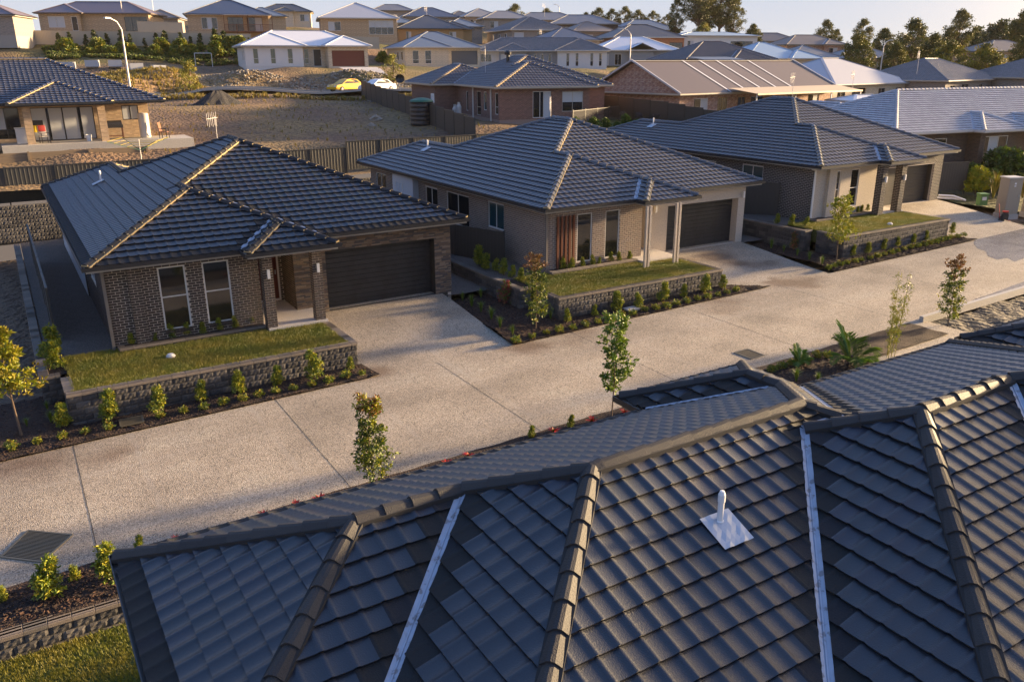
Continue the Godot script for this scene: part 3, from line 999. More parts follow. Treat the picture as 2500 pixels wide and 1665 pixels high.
func palm_meshes(sd: int, fronds: Array) -> Array:
	var g := RandomNumberGenerator.new(); g.seed = sd
	var fr := []
	for f in fronds:
		var b := cmb()
		var az: float = deg_to_rad(f[0]); var L: float = f[1]; var el: float = deg_to_rad(f[2]); var droop: float = f[3]
		var d := Vector3(cos(az), 0, sin(az))
		var pts := []
		for i in 13:
			var k := i / 12.0
			pts.append(d * L * k * cos(el) * (1.0 - 0.1 * k) + Vector3.UP * (L * k * sin(el) - droop * L * k * k * k) + Vector3(0, 0.1, 0))
		b.col = Color(0.1, 0.17, 0.03)
		var rr := []
		for i in 13: rr.append(lerpf(0.014, 0.003, i / 12.0))
		b.tube(pts, rr, 4, false)
		for i in range(3, 37):
			var k := i / 37.0
			var fi := k * 12.0; var i0 := int(fi)
			var o: Vector3 = (pts[i0] as Vector3).lerp(pts[mini(i0 + 1, 12)], fi - i0)
			var tg: Vector3 = (pts[mini(i0 + 1, 12)] - pts[maxi(i0 - 1, 0)]).normalized()
			var sd2 := tg.cross(Vector3.UP).normalized()
			for s: float in [-1.0, 1.0]:
				var ld := (sd2 * s * 0.85 + tg * 0.7 + Vector3.DOWN * 0.12 + rdir(g) * 0.08).normalized()
				var ll := L * 0.3 * sin(clampf(k * 0.85 + 0.15, 0, 1) * PI) * g.randf_range(0.85, 1.1) + 0.05
				b.col = [Color(0.10, 0.19, 0.025), Color(0.16, 0.24, 0.035), Color(0.07, 0.14, 0.02)][g.randi() % 3]
				leaf(b, o, ld, tg, ll, 0.035, 0.1)
		fr.append(b.mesh(M["leaf"]))
	return fr

func ground_sheet(x0: float, x1: float, z0: float, z1: float, yf: Callable, step: float, m: Material, tint: Callable) -> ArrayMesh:
	var b := cmb()
	var nx := int(ceil((x1 - x0) / step)); var nz := int(ceil((z1 - z0) / step))
	var g := []
	var cl := []
	for j in nz + 1:
		var r := []; var rc := []
		for i in nx + 1:
			var x := lerpf(x0, x1, float(i) / nx); var z := lerpf(z0, z1, float(j) / nz)
			r.append(Vector3(x, yf.call(x, z), z)); rc.append(tint.call(x, z))
		g.append(r); cl.append(rc)
	for j in nz:
		for i in nx:
			var q := [[j, i], [j + 1, i], [j + 1, i + 1], [j, i + 1]]
			var p := []
			for k in q: p.append(g[k[0]][k[1]])
			var n1: Vector3 = ((p[1] - p[0]) as Vector3).cross(p[2] - p[0]).normalized()
			for t in [[0, 2, 1], [0, 3, 2]]:
				for k in t:
					b.v.append(p[k]); b.n.append(n1); b.c.append(cl[q[k][0]][q[k][1]])
	return b.mesh(m)

func materials() -> void:
	var S := FastNoiseLite.TYPE_SIMPLEX_SMOOTH
	var CE := FastNoiseLite.TYPE_CELLULAR
	var grain_n := noise_tex(0.09, S, [], [], 256, 4, 7, 6.0)
	var rock_n := noise_tex(0.035, S, [], [], 512, 5, 9, 14.0)
	var fine := noise_tex(0.05, S, [Color(0.62, 0.62, 0.62), Color(0.95, 0.95, 0.95), Color(1.0, 1.0, 1.0)], [0.15, 0.55, 0.9], 512, 6, 3)
	# roof tiles: dew-damp concrete, and the dry matt ones
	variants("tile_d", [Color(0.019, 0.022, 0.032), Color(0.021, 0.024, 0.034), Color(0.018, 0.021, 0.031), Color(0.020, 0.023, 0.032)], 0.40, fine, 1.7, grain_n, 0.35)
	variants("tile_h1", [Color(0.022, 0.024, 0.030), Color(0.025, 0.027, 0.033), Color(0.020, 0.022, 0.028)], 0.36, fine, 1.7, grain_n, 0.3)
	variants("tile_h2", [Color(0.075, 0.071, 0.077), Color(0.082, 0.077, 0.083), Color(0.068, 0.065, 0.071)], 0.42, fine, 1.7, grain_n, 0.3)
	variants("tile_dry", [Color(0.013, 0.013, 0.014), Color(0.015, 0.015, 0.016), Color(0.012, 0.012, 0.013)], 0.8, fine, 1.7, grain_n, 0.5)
	variants("tile_navy", [Color(0.05, 0.053, 0.075), Color(0.058, 0.06, 0.083), Color(0.045, 0.048, 0.068)], 0.4)
	variants("tile_brown", [Color(0.085, 0.08, 0.09), Color(0.10, 0.092, 0.10), Color(0.075, 0.07, 0.08)], 0.45)
	variants("tile_pale", [Color(0.40, 0.39, 0.40), Color(0.44, 0.43, 0.44), Color(0.37, 0.36, 0.375)], 0.5)
	variants("tile_grey", [Color(0.16, 0.16, 0.17), Color(0.18, 0.175, 0.185), Color(0.14, 0.14, 0.15)], 0.5)
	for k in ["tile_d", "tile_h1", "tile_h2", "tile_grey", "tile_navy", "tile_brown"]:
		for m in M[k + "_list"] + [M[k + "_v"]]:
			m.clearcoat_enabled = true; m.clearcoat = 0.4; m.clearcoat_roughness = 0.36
	variants("cap_d", [Color(0.045, 0.043, 0.043), Color(0.052, 0.049, 0.048), Color(0.040, 0.038, 0.039)], 0.62, fine, 2.0, grain_n, 0.5, 0.35)
	variants("cap_h", [Color(0.028, 0.027, 0.029), Color(0.034, 0.032, 0.033), Color(0.025, 0.024, 0.026)], 0.6, fine, 2.0, grain_n, 0.5, 0.35)
	mat("sarking", Color(0.02, 0.02, 0.021), 0.9)
	mat("mortar_cream", Color(0.42, 0.32, 0.17), 0.9)
	mat("bedding", Color(0.025, 0.024, 0.024), 0.95)
	tri_tex(mat("flashing", Color(0.36, 0.40, 0.48), 0.45, 0.2), noise_tex(0.02, S, [Color(0.4, 0.3, 0.22), Color(0.88, 0.88, 0.88), Color(1, 1, 1)], [0.2, 0.3, 0.8], 256, 5, 21), 0.9)
	mat("gutter_dark", Color(0.022, 0.023, 0.026), 0.35)
	mat("gutter_pale", Color(0.5, 0.5, 0.5), 0.4)
	mat("white_frame", Color(0.62, 0.60, 0.57), 0.5)
	mat("beige_trim", Color(0.42, 0.37, 0.31), 0.6)
	mat("black_frame", Color(0.02, 0.02, 0.022), 0.4)
	mat("glass", Color(0.012, 0.014, 0.016), 0.04, 0.0, 0.8)
	mat("glass_green", Color(0.03, 0.045, 0.02), 0.08, 0.0, 0.7)
	mat("glass_teal", Color(0.012, 0.055, 0.07), 0.1, 0.0, 0.7)
	mat("blind", Color(0.45, 0.47, 0.50), 0.8)
	tri_tex(mat("garage_dark", Color(0.020, 0.021, 0.023), 0.42), noise_tex(0.006, S, [Color(0.6, 0.6, 0.6), Color(1.3, 1.3, 1.3)], [0.3, 0.7], 256, 3, 31), 0.8, noise_tex(0.1, S, [], [], 256, 4, 17, 4.0), 0.5)
	mat("garage_brown", Color(0.045, 0.040, 0.035), 0.5)
	mat("door_red", Color(0.085, 0.012, 0.008), 0.4)
	mat("steel", Color(0.5, 0.5, 0.5), 0.35, 0.9)
	mat("timber_red", Color(0.14, 0.035, 0.012), 0.55)
	M["timber_red"].albedo_texture = null
	# bricks
	variants("brick_a", [Color(0.075, 0.055, 0.045), Color(0.062, 0.046, 0.038), Color(0.088, 0.062, 0.05), Color(0.055, 0.042, 0.036)], 0.8, fine, 6.0, grain_n, 0.8)
	variants("brick_b", [Color(0.235, 0.178, 0.145), Color(0.26, 0.195, 0.155), Color(0.21, 0.16, 0.132), Color(0.245, 0.19, 0.16)], 0.85, fine, 6.0, grain_n, 0.8)
	variants("brick_c", [Color(0.048, 0.04, 0.037), Color(0.058, 0.046, 0.041), Color(0.042, 0.036, 0.034), Color(0.065, 0.052, 0.045)], 0.8, fine, 6.0, grain_n, 0.8)
	variants("stone", [Color(0.22, 0.16, 0.11), Color(0.13, 0.10, 0.085), Color(0.08, 0.075, 0.075), Color(0.17, 0.12, 0.085), Color(0.26, 0.20, 0.15), Color(0.10, 0.09, 0.09)], 0.85, fine, 5.0, rock_n, 1.0)
	mat("mortar_a", Color(0.52, 0.44, 0.35), 0.95); mat("mortar_b", Color(0.56, 0.48, 0.40), 0.95); mat("mortar_c", Color(0.48, 0.43, 0.38), 0.95); mat("pipe_taupe", Color(0.17, 0.145, 0.125), 0.5); mat("stone_back", Color(0.05, 0.045, 0.04), 0.95)
	tri_tex(mat("render", Color(0.52, 0.45, 0.37), 0.85), fine, 0.6, grain_n, 0.3)
	mat("siding_grey", Color(0.50, 0.52, 0.55), 0.6)
	# blocks
	variants("block", [Color(0.085, 0.08, 0.078), Color(0.11, 0.103, 0.1), Color(0.065, 0.062, 0.062), Color(0.135, 0.125, 0.118), Color(0.095, 0.088, 0.084)], 0.92, fine, 4.0, rock_n, 1.4)
	variants("coping", [Color(0.20, 0.165, 0.135), Color(0.165, 0.145, 0.125), Color(0.23, 0.19, 0.155)], 0.85, fine, 3.0, grain_n, 0.8)
	mat("block_core", Color(0.03, 0.028, 0.027), 0.95)
	tri_tex(mat("concrete", Color(0.42, 0.40, 0.37), 0.85), fine, 0.8, grain_n, 0.5)
	tri_tex(mat("concrete_pale", Color(0.58, 0.54, 0.50), 0.8), fine, 0.8, grain_n, 0.4)
	# exposed aggregate: pebbles of several colours
	var peb := noise_tex(0.16, CE, [Color(0.06, 0.055, 0.045), Color(0.27, 0.225, 0.165), Color(0.47, 0.395, 0.30), Color(0.19, 0.175, 0.15), Color(0.60, 0.53, 0.43), Color(0.33, 0.27, 0.20), Color(0.50, 0.44, 0.355)], [0.0, 0.16, 0.33, 0.5, 0.66, 0.82, 1.0], 1024, 1, 5)
	var peb_n := noise_tex(0.16, CE, [], [], 1024, 1, 5, 6.0)
	vcol(tri_tex(mat("aggregate", Color(1, 1, 1), 0.75), peb, 0.31, peb_n, 0.6))
	vcol(tri_tex(mat("aggregate_wet", Color(0.8, 0.8, 0.8), 0.16), peb, 0.31, peb_n, 0.2))
	var mul := noise_tex(0.11, CE, [Color(0.014, 0.008, 0.006), Color(0.042, 0.022, 0.014), Color(0.022, 0.012, 0.009), Color(0.065, 0.034, 0.021), Color(0.03, 0.017, 0.012)], [0.0, 0.3, 0.55, 0.8, 1.0], 512, 2, 8)
	vcol(tri_tex(mat("mulch", Color(1, 1, 1), 0.95), mul, 0.8, rock_n, 1.6))
	var grv := noise_tex(0.12, CE, [Color(0.05, 0.042, 0.037), Color(0.13, 0.11, 0.095), Color(0.09, 0.075, 0.065), Color(0.19, 0.16, 0.14)], [0.0, 0.35, 0.7, 1.0], 512, 1, 12)
	vcol(tri_tex(mat("gravel", Color(1, 1, 1), 0.9), grv, 0.7, noise_tex(0.12, CE, [], [], 512, 1, 12, 8.0), 1.0))
	var grs := noise_tex(0.05, S, [Color(0.03, 0.04, 0.007), Color(0.075, 0.09, 0.014), Color(0.13, 0.125, 0.025)], [0.25, 0.5, 0.8], 512, 5, 14)
	vcol(tri_tex(mat("turf", Color(1, 1, 1), 0.95), grs, 0.6, rock_n, 1.0))
	var dirt := noise_tex(0.02, S, [Color(0.55, 0.5, 0.45), Color(1, 1, 1), Color(1.0, 0.93, 0.8)], [0.25, 0.55, 0.85], 512, 6, 15)
	vcol(tri_tex(mat("earth", Color(1, 1, 1), 0.95), dirt, 0.16, rock_n, 1.2))
	var lf := vcol(mat("leaf", Color(1, 1, 1), 0.5)); lf.backlight_enabled = true; lf.backlight = Color(0.55, 0.58, 0.10); lf.cull_mode = BaseMaterial3D.CULL_DISABLED
	var lf2 := vcol(mat("leaf_far", Color(1, 1, 1), 0.6)); lf2.backlight_enabled = true; lf2.backlight = Color(0.6, 0.58, 0.12); lf2.cull_mode = BaseMaterial3D.CULL_DISABLED
	mat("twig", Color(0.09, 0.055, 0.03), 0.9)
	tri_tex(mat("bark", Color(0.16, 0.11, 0.075), 0.9), fine, 3.0, rock_n, 0.8)
	# fences and metal
	mat("fence_dark", Color(0.036, 0.037, 0.036), 0.5); mat("fence_cream", Color(0.42, 0.35, 0.26), 0.55); mat("fence_yellow", Color(0.40, 0.29, 0.13), 0.6); mat("fence_brown", Color(0.045, 0.04, 0.036), 0.5)
	mat("grate_steel", Color(0.16, 0.14, 0.10), 0.45, 0.6); mat("pit", Color(0.008, 0.008, 0.008), 0.9)
	mat("pvc", Color(0.68, 0.68, 0.68), 0.4)
	mat("lead", Color(0.42, 0.45, 0.50), 0.45, 0.5)
	mat("bamboo", Color(0.22, 0.20, 0.04), 0.5)
	mat("cabinet", Color(0.30, 0.26, 0.20), 0.5); mat("cabinet_top", Color(0.55, 0.52, 0.47), 0.4); mat("box_green", Color(0.10, 0.22, 0.07), 0.5); mat("washer_red", Color(0.45, 0.03, 0.02), 0.4)
	far_materials()
	mat("hose_green", Color(0.01, 0.16, 0.09), 0.4)

const SUN_AZ := 7.0    # degrees from the street axis towards the camera's side
const SUN_EL := 10.0

func _ready() -> void:
	rng.seed = 20
	var cam := Camera3D.new(); cam.name = "camera"; add_child(cam)
	cam.position = CAM; cam.rotation_degrees = Vector3(-18.8, -31.6, -0.2); cam.fov = 45.2; cam.far = 3000; cam.near = 0.1
	var we := WorldEnvironment.new(); var env := Environment.new(); we.environment = env; add_child(we)
	env.background_mode = Environment.BG_SKY
	var sk := ProceduralSkyMaterial.new()
	sk.sky_top_color = Color(0.36, 0.49, 0.70); sk.sky_horizon_color = Color(0.66, 0.67, 0.69); sk.sky_curve = 0.22
	sk.ground_bottom_color = Color(0.25, 0.22, 0.2); sk.ground_horizon_color = Color(0.6, 0.58, 0.55)
	sk.sun_angle_max = 75.0; sk.sun_curve = 0.28; sk.sky_energy_multiplier = 0.66
	var sky := Sky.new(); sky.sky_material = sk; env.sky = sky
	env.tonemap_mode = Environment.TONE_MAPPER_LINEAR; env.tonemap_exposure = 4.6
	env.sdfgi_enabled = true; env.ssao_enabled = true; env.ssil_enabled = true
	env.fog_enabled = true; env.fog_density = 0.00007; env.fog_light_color = Color(0.95, 0.90, 0.82)
	var sun := DirectionalLight3D.new(); sun.name = "sun"; add_child(sun)
	sun.light_energy = 1.5; sun.light_color = Color(1.0, 0.86, 0.66); sun.light_angular_distance = 4.5; sun.shadow_enabled = true
	var az := deg_to_rad(SUN_AZ); var el := deg_to_rad(SUN_EL)
	var to_sun := Vector3(cos(az) * cos(el), sin(el), sin(az) * cos(el))
	sun.look_at_from_position(to_sun * 100.0, Vector3.ZERO, Vector3.UP)
	materials()
	street()
	for i in 3: lot(i)
	houses_row()
	near_house()
	beds()
	background()

const LX := [0.0, 16.3, 32.5]
const LY := [0.93, 1.2, 1.75]
var nz := FastNoiseLite.new()
func stain(x: float, z: float) -> Color:
	nz.seed = 3; nz.frequency = 0.16; nz.fractal_octaves = 4
	var a := nz.get_noise_2d(x, z * 1.6)
	nz.seed = 11; nz.frequency = 0.5
	var b := nz.get_noise_2d(x, z)
	var k := 1.0 + a * 0.35 + b * 0.2
	var c := Color(0.88 * k, 0.86 * k, 0.84 * k)
	# trodden mulch and soil on the concrete
	for q in [[27.6, -26.6, 1.5], [29.2, -25.2, 1.3], [16.6, -22.3, 1.6], [14.6, -22.4, 1.0], [28.5, -22.6, 1.4], [24.0, -22.2, 1.6], [9.0, -23.2, 0.8], [-1.0, -22.4, 2.2]]:
		var d: float = Vector2(x - q[0], (z - q[1]) * 1.7).length() / q[2]
		if d < 1.4: c = c.lerp(Color(0.30, 0.20, 0.14), clampf((1.2 - d) * 0.7 + a * 0.9 + b * 0.7, 0, 0.75))
	return c
func street() -> void:
	# the ground below everything near, as one sheet
	var st := ground_sheet(-30, 90, -22.9, -16.62, func(x, z): return ys(x), 0.3, M["aggregate"], stain)
	struct("street", st)
	# control joints
	var j := MB.new()
	var xx := -12.0
	while xx < 70.0:
		var x := xx + 3.85 - 2.3
		j.quad(Vector3(x - 0.008, ys(x) + 0.004, -16.65), Vector3(x + 0.008, ys(x) + 0.004, -16.65), Vector3(x + 0.04, ys(x) + 0.004, -22.88), Vector3(x + 0.024, ys(x) + 0.004, -22.88))
		xx += 5.4
	struct("street_joint", j.mesh(M["block_core"]))
	# strip of mulch in front of the near house, and a kerb wall further on
	var mk := func(x, z): return Color.WHITE * (0.8 + 0.4 * absf(sin(x * 3.1 + z * 2.0)))
	struct("near_garden_bed", ground_sheet(-30, 27.2, -16.62, -15.1, func(x, z): return ys(x) + 0.03 + 0.02 * sin(x * 5.0) * cos(z * 6.0), 0.3, M["mulch"], mk))

func drive_y(i: int, x: float, z: float) -> float:
	var g: float = [0.8, 1.02, 1.62][i]
	var k := clampf((-22.9 - z) / 5.6, 0, 1)
	return lerpf(ys(x), g, k * k * (3 - 2 * k) * 0.35 + k * 0.65)
func bed_y(x: float, z: float) -> float:
	var k := clampf((-22.9 - z) / 1.0, 0, 1.3)
	return ys(x) + 0.05 + 0.14 * k + 0.012 * sin(x * 7.0 + z * 3.0)

func lot(i: int) -> void:
	var X: float = LX[i]; var L: float = LY[i]
	# driveway
	var x0 := 9.05 + X; var x1 := 14.15 + X + (0.3 if i == 1 else (0.9 if i == 2 else 0.0))
	var ii := i
	struct("driveway", ground_sheet(x0 - 0.2, x1, -29.3, -22.9, func(x, z): return drive_y(ii, x, z), 0.25, M["aggregate"], stain))
	# lawn
	var L2 := L
	var poly := [Vector2(0.66, -24.1), Vector2(8.62, -24.1), Vector2(8.62, -26.6), Vector2(6.7, -26.62), Vector2(6.7, -26.98), Vector2(2.35, -26.98), Vector2(2.35, -27.45), Vector2(0.66, -27.45)]
	var pp := PackedVector2Array(); for p in poly: pp.append(p + Vector2(X, 0))
	var lw := cmb(); lw.prism(pp, L - 0.6, L)
	struct("lawn", lw.mesh(M["turf"]))
	grass(pp, L, 15000, i)
	# gravel side yard
	var gv := ground_sheet(0.2 + X, 2.3 + X, -48, -27.45, func(x, z): return L2 - 0.03 + 0.015 * sin(x * 9 + z * 7), 0.5, M["gravel"], func(x, z): return Color.WHITE)
	struct("gravel_path", gv)
	if i < 2:
		struct("gravel_path", ground_sheet(14.1 + X, 16.6 + X, -48, -28.2, func(x, z): return [0.68, 0.95][ii] + 0.015 * sin(x * 9 + z * 7), 0.5, M["gravel"], func(x, z): return Color.WHITE))
	# planter along the boundary
	var pl := ground_sheet(0.16 + X, 0.68 + X, -29.2, -26.0, func(x, z): return L2 - 0.04, 0.3, M["mulch"], func(x, z): return Color.WHITE)
	struct("planter_soil", pl)
	# retaining wall
	var nm: String = ["left", "middle", "right"][i]
	var W := thing("retaining_wall", "grey split-face block retaining wall with flat coping in front of the %s new house" % nm, "retaining wall", Vector3.ZERO, 0, "block retaining walls of the front lawns")
	var bl := []; var cp := []
	var bx := func(x: float) -> float: return ys(x) + 0.16
	block_wall(W, bl, cp, Vector3(0.45 + X, L + 0.03, -23.93), Vector3(8.85 + X, L + 0.03, -23.93), bx.call(X), bx.call(9 + X))
	block_wall(W, bl, cp, Vector3(8.85 + X, L + 0.03, -24.18), Vector3(8.85 + X, L + 0.03, -26.62), bx.call(9 + X), L - 0.25)
	block_wall(W, bl, cp, Vector3(0.45 + X, L + 0.03, -25.5), Vector3(0.45 + X, L + 0.03, -24.2), bx.call(X), bx.call(X))
	block_wall(W, bl, cp, Vector3(-0.08 + X, L + 0.03, -25.78), Vector3(0.45 + X, L + 0.03, -25.78), bx.call(X), bx.call(X))
	block_wall(W, bl, cp, Vector3(-0.08 + X, L + 0.03, -47.5 if i == 0 else -36.0), Vector3(-0.08 + X, L + 0.03, -26.0), L - 0.45, bx.call(X))
	flush(W, "block", "blockwork", block_mb(), bl, "block")
	flush(W, "coping_stone", "coping", cap_block(), cp, "coping")
	# low edging of the strip garden under the windows
	var E := thing("garden_edging", "low grey block edging of the narrow garden under the front windows, %s new house" % nm, "edging", Vector3.ZERO, 0, "garden edgings under the windows")
	var ec := []; var eb := []
	block_wall(E, eb, ec, Vector3(2.2 + X, L + 0.15, -27.5), Vector3(2.2 + X, L + 0.15, -27.0), L - 0.02, L - 0.02, true, 0.2)
	block_wall(E, eb, ec, Vector3(2.2 + X, L + 0.15, -26.95), Vector3(6.75 + X, L + 0.15, -26.95), L - 0.02, L - 0.02, true, 0.2)
	flush(E, "block", "blockwork", block_mb(), eb, "block")
	flush(E, "coping_stone", "coping", cap_block(), ec, "coping")
	struct("garden_soil", ground_sheet(2.3 + X, 6.8 + X, -27.6, -27.12, func(x, z): return L2 + 0.1 + 0.01 * sin(x * 11), 0.25, M["mulch"], func(x, z): return Color.WHITE))
	# porch slab
	var sl := MB.new(); sl.cbox(Vector3(6.78 + X, L - 0.4, -30.2), Vector3(8.84 + X, L + 0.1, -26.62))
	var ps := struct("porch_slab", sl.mesh(M["concrete_pale"]))

func grass(poly: PackedVector2Array, y: float, n: int, sd: int) -> void:
	var g := RandomNumberGenerator.new(); g.seed = 100 + sd
	if not mesh_cache.has("blades"):
		var b := cmb(); var h := RandomNumberGenerator.new(); h.seed = 5
		for k in 9:
			var a := h.randf() * TAU; var d := Vector3(cos(a), 0, sin(a))
			var o := Vector3(h.randf_range(-0.06, 0.06), -0.01, h.randf_range(-0.06, 0.06))
			var s := Vector3(-d.z, 0, d.x) * 0.0055
			b.col = Color(1, 1, 1)
			b.tri(o - s, o + s, o + d * 0.025 + Vector3.UP * h.randf_range(0.04, 0.085))
		mesh_cache["blades"] = b.mesh(M["leaf"])
	var r := Rect2(poly[0], Vector2.ZERO)
	for p in poly: r = r.expand(p)
	var tr: Array[Transform3D] = []; var cs := []
	nz.seed = 40; nz.frequency = 0.7; nz.fractal_octaves = 3
	while tr.size() < n:
		var p := Vector2(g.randf_range(r.position.x, r.end.x), g.randf_range(r.position.y, r.end.y))
		if not Geometry2D.is_point_in_polygon(p, poly): continue
		tr.append(Transform3D(Basis(Vector3.UP, g.randf() * TAU).scaled(Vector3.ONE * g.randf_range(0.7, 1.3)), Vector3(p.x, y, p.y)))
		var k := nz.get_noise_2d(p.x, p.y)
		cs.append(Color(0.15, 0.17, 0.014).lerp(Color(0.25, 0.21, 0.025), clampf(0.5 + k, 0, 1)) * g.randf_range(0.8, 1.2))
	var mm := MultiMesh.new(); mm.transform_format = MultiMesh.TRANSFORM_3D; mm.use_colors = true; mm.mesh = mesh_cache["blades"]; mm.instance_count = n
	for k in n:
		mm.set_instance_transform(k, tr[k]); mm.set_instance_color(k, cs[k])
	var o := MultiMeshInstance3D.new(); o.multimesh = mm; o.name = numbered("grass"); add_child(o)
	tag(o, "short green grass of the %s lawn behind the block wall" % ["left", "middle", "right", "lower left"][sd], "grass", "", "stuff")

func houses_row() -> void:
	var rects := [[0.0, 13.43, -16.1, -1.08], [0.0, 7.56, -12.0, 0.0], [4.57, 7.56, -6.0, 0.66], [0.0, 5.8, -19.9, -9.0]]
	var wr := [[0.52, 5.2, -15.6, -0.69], [0.52, 6.66, -15.6, -3.1], [6.66, 12.95, -15.6, -1.59], [0.47, 5.3, -19.4, -8.3]]
	var A := {"mat": "mortar_a", "brick": "brick_a", "plain": {"mat": "mortar_a"}}
	var Bs := {"mat": "mortar_b", "brick": "brick_b", "plain": {"mat": "mortar_b"}}
	var Cs := {"mat": "mortar_c", "brick": "brick_c", "plain": {"mat": "mortar_c"}}
	var St := {"mat": "stone_back", "stone": true}
	var Rn := {"mat": "render"}
	var Sd := {"mat": "siding_grey", "siding": true}
	var h1 := house("brick_house", "dark brown brick house with near-black tiled hip roof, leftmost of the new row", Vector3(1.62, 0.8, -26.71), 0, {
		"rects": rects, "wall_rects": wr, "eave": 2.8, "style": A, "base": 0.4,
		"styles": [["f", 6.7, 13, -2, -1, St], ["l", 6, 7, -4, -1, A], ["l", 0, 1, -20, -9, Sd]],
		"ops": [["f", 2.04, 2.88, 0.49, 2.58, "win", {"h": [0.526], "sill": true}], ["f", 3.4, 4.25, 0.49, 2.58, "win", {"h": [0.526], "sill": true}],
			["f", 5.5, 6.55, 0.27, 2.45, "door"], ["f", 7.85, 12.25, 0.0, 2.24, "garage", {"deep": 0.42}],
			["l", -6.4, -4.4, 1.3, 2.4, "win", {"v": [0.5]}], ["l", -13.0, -11.4, 1.2, 2.4, "win", {"v": [0.5]}]],
		"piers": [[1.15, 1.55, -0.8, -0.59, 0.1, 2.7, A], [5.15, 5.49, -0.33, 0.01, 0.1, 2.7, A], [6.84, 7.18, -0.33, 0.01, 0.1, 2.7, A]],
		"roof": {"pitch": 22.5, "tiles": true, "key": "tile_h1", "cap": "cap_h", "dry_eaves": true, "dry_valley": 0.3, "parts": 300, "cap_parts": 200, "mortar": "mortar_cream"}})
	lamp_box(h1, Vector3(5.32, 1.95, 0.05)); lamp_box(h1, Vector3(7.01, 1.95, 0.05))
	downpipe(h1, Vector3(0.46, 0.05, -0.62), 2.75, "pipe_taupe")
	roof_vent(h1, Vector3(1.62, 0.8, -26.71), Vector3(2.0, 0, -13.2), 2.0, "h1")
	var h2 := house("brick_house", "beige brick house with grey tiled hip roof and red battens, middle new house", Vector3(18.08, 1.0, -26.8), 0, {
		"rects": rects, "wall_rects": [[0.52, 5.6, -15.6, -0.69], [0.52, 6.86, -15.6, -3.1], [6.86, 12.8, -15.6, -1.5], [0.47, 5.3, -19.2, -15.4]], "eave": 2.8, "style": Bs, "base": 0.4,
		"styles": [["f", 6.7, 13, -2, -1, Rn], ["l", 6, 7, -4, -1, Rn], ["r", 5, 6, -4, 0, Rn]],
		"ops": [["f", 2.06, 2.85, 0.43, 2.51, "win", {}], ["f", 3.55, 4.33, 0.43, 2.51, "win", {}],
			["f", 7.8, 12.35, 0.02, 2.2, "garage", {"deep": 0.4, "jm": "render"}], ["f", 5.75, 6.7, 0.3, 2.4, "door", {"m": "garage_brown"}],
			["l", -5.5, -4.1, 1.38, 2.55, "win", {"v": [0.5], "glass": "glass_teal"}], ["l", -9.6, -7.3, 0.95, 2.5, "win", {"v": [0.5]}],
			["l", -12.0, -10.6, 0.4, 2.45, "win", {"v": [0.5]}], ["l", -18.4, -17.0, 1.2, 2.5, "win", {"v": [0.5]}]],
		"roof": {"pitch": 22.5, "tiles": true, "key": "tile_h2", "parts": 300, "cap_parts": 200, "mortar": "mortar_cream", "valley": 0.07}})
	var bt := MB.new(); bt.cbox(Vector3(-0.05, 0.32, 0), Vector3(0.05, 2.5, 0.06))
	var bm := bt.mesh(M["timber_red"])
	for k in 5: part(h2, "batten", bm, Transform3D(Basis(), Vector3(1.04 + k * 0.2, 0, -0.66)))
	for px in [4.62, 6.27]:
		for dx in [-0.09, 0.09]:
			var q := MB.new(); q.cbox(Vector3(px + dx - 0.05, 0.1, 0.78), Vector3(px + dx + 0.05, 2.82, 0.88)); part(h2, "post", q.mesh(M["render"]))
	downpipe(h2, Vector3(0.46, 0.05, -0.6), 2.75, "pipe_taupe")
	lamp_box(h2, Vector3(7.0, 2.0, -1.45)); lamp_box(h2, Vector3(12.6, 2.2, -1.45))
	# white weatherboard bay on its side wall
	var sb := piece(h2, "side_bay"); sb.position = Vector3(0, 0, 0)
	var bay := MB.new(); bay.cbox(Vector3(0.2, 0.0, -15.4), Vector3(0.54, 2.78, -12.8)); part(sb, "wall", bay.mesh(M["siding_grey"]))
	var bw := MB.new(); var yy := 0.0
	while yy < 2.7:
		bw.quad(Vector3(0.178, yy, -15.4), Vector3(0.178, yy, -12.79), Vector3(0.196, yy + 0.18, -12.79), Vector3(0.196, yy + 0.18, -15.4))
		yy += 0.18
	part(sb, "weatherboard", bw.mesh(M["siding_grey"]))
	var wn := piece(sb, "window"); wn.transform = Transform3D(Basis(Vector3(0, 0, 1), Vector3.UP, Vector3(-1, 0, 0)), Vector3(0.165, 1.1, -15.0))
	part(wn, "frame", frame_mesh(0.95, 1.3, 0.05, 0.04, M["white_frame"], [0.5]))
	roof_vent(h2, Vector3(18.08, 1.0, -26.8), Vector3(2.3, 0, -15.2), 2.3, "h2")
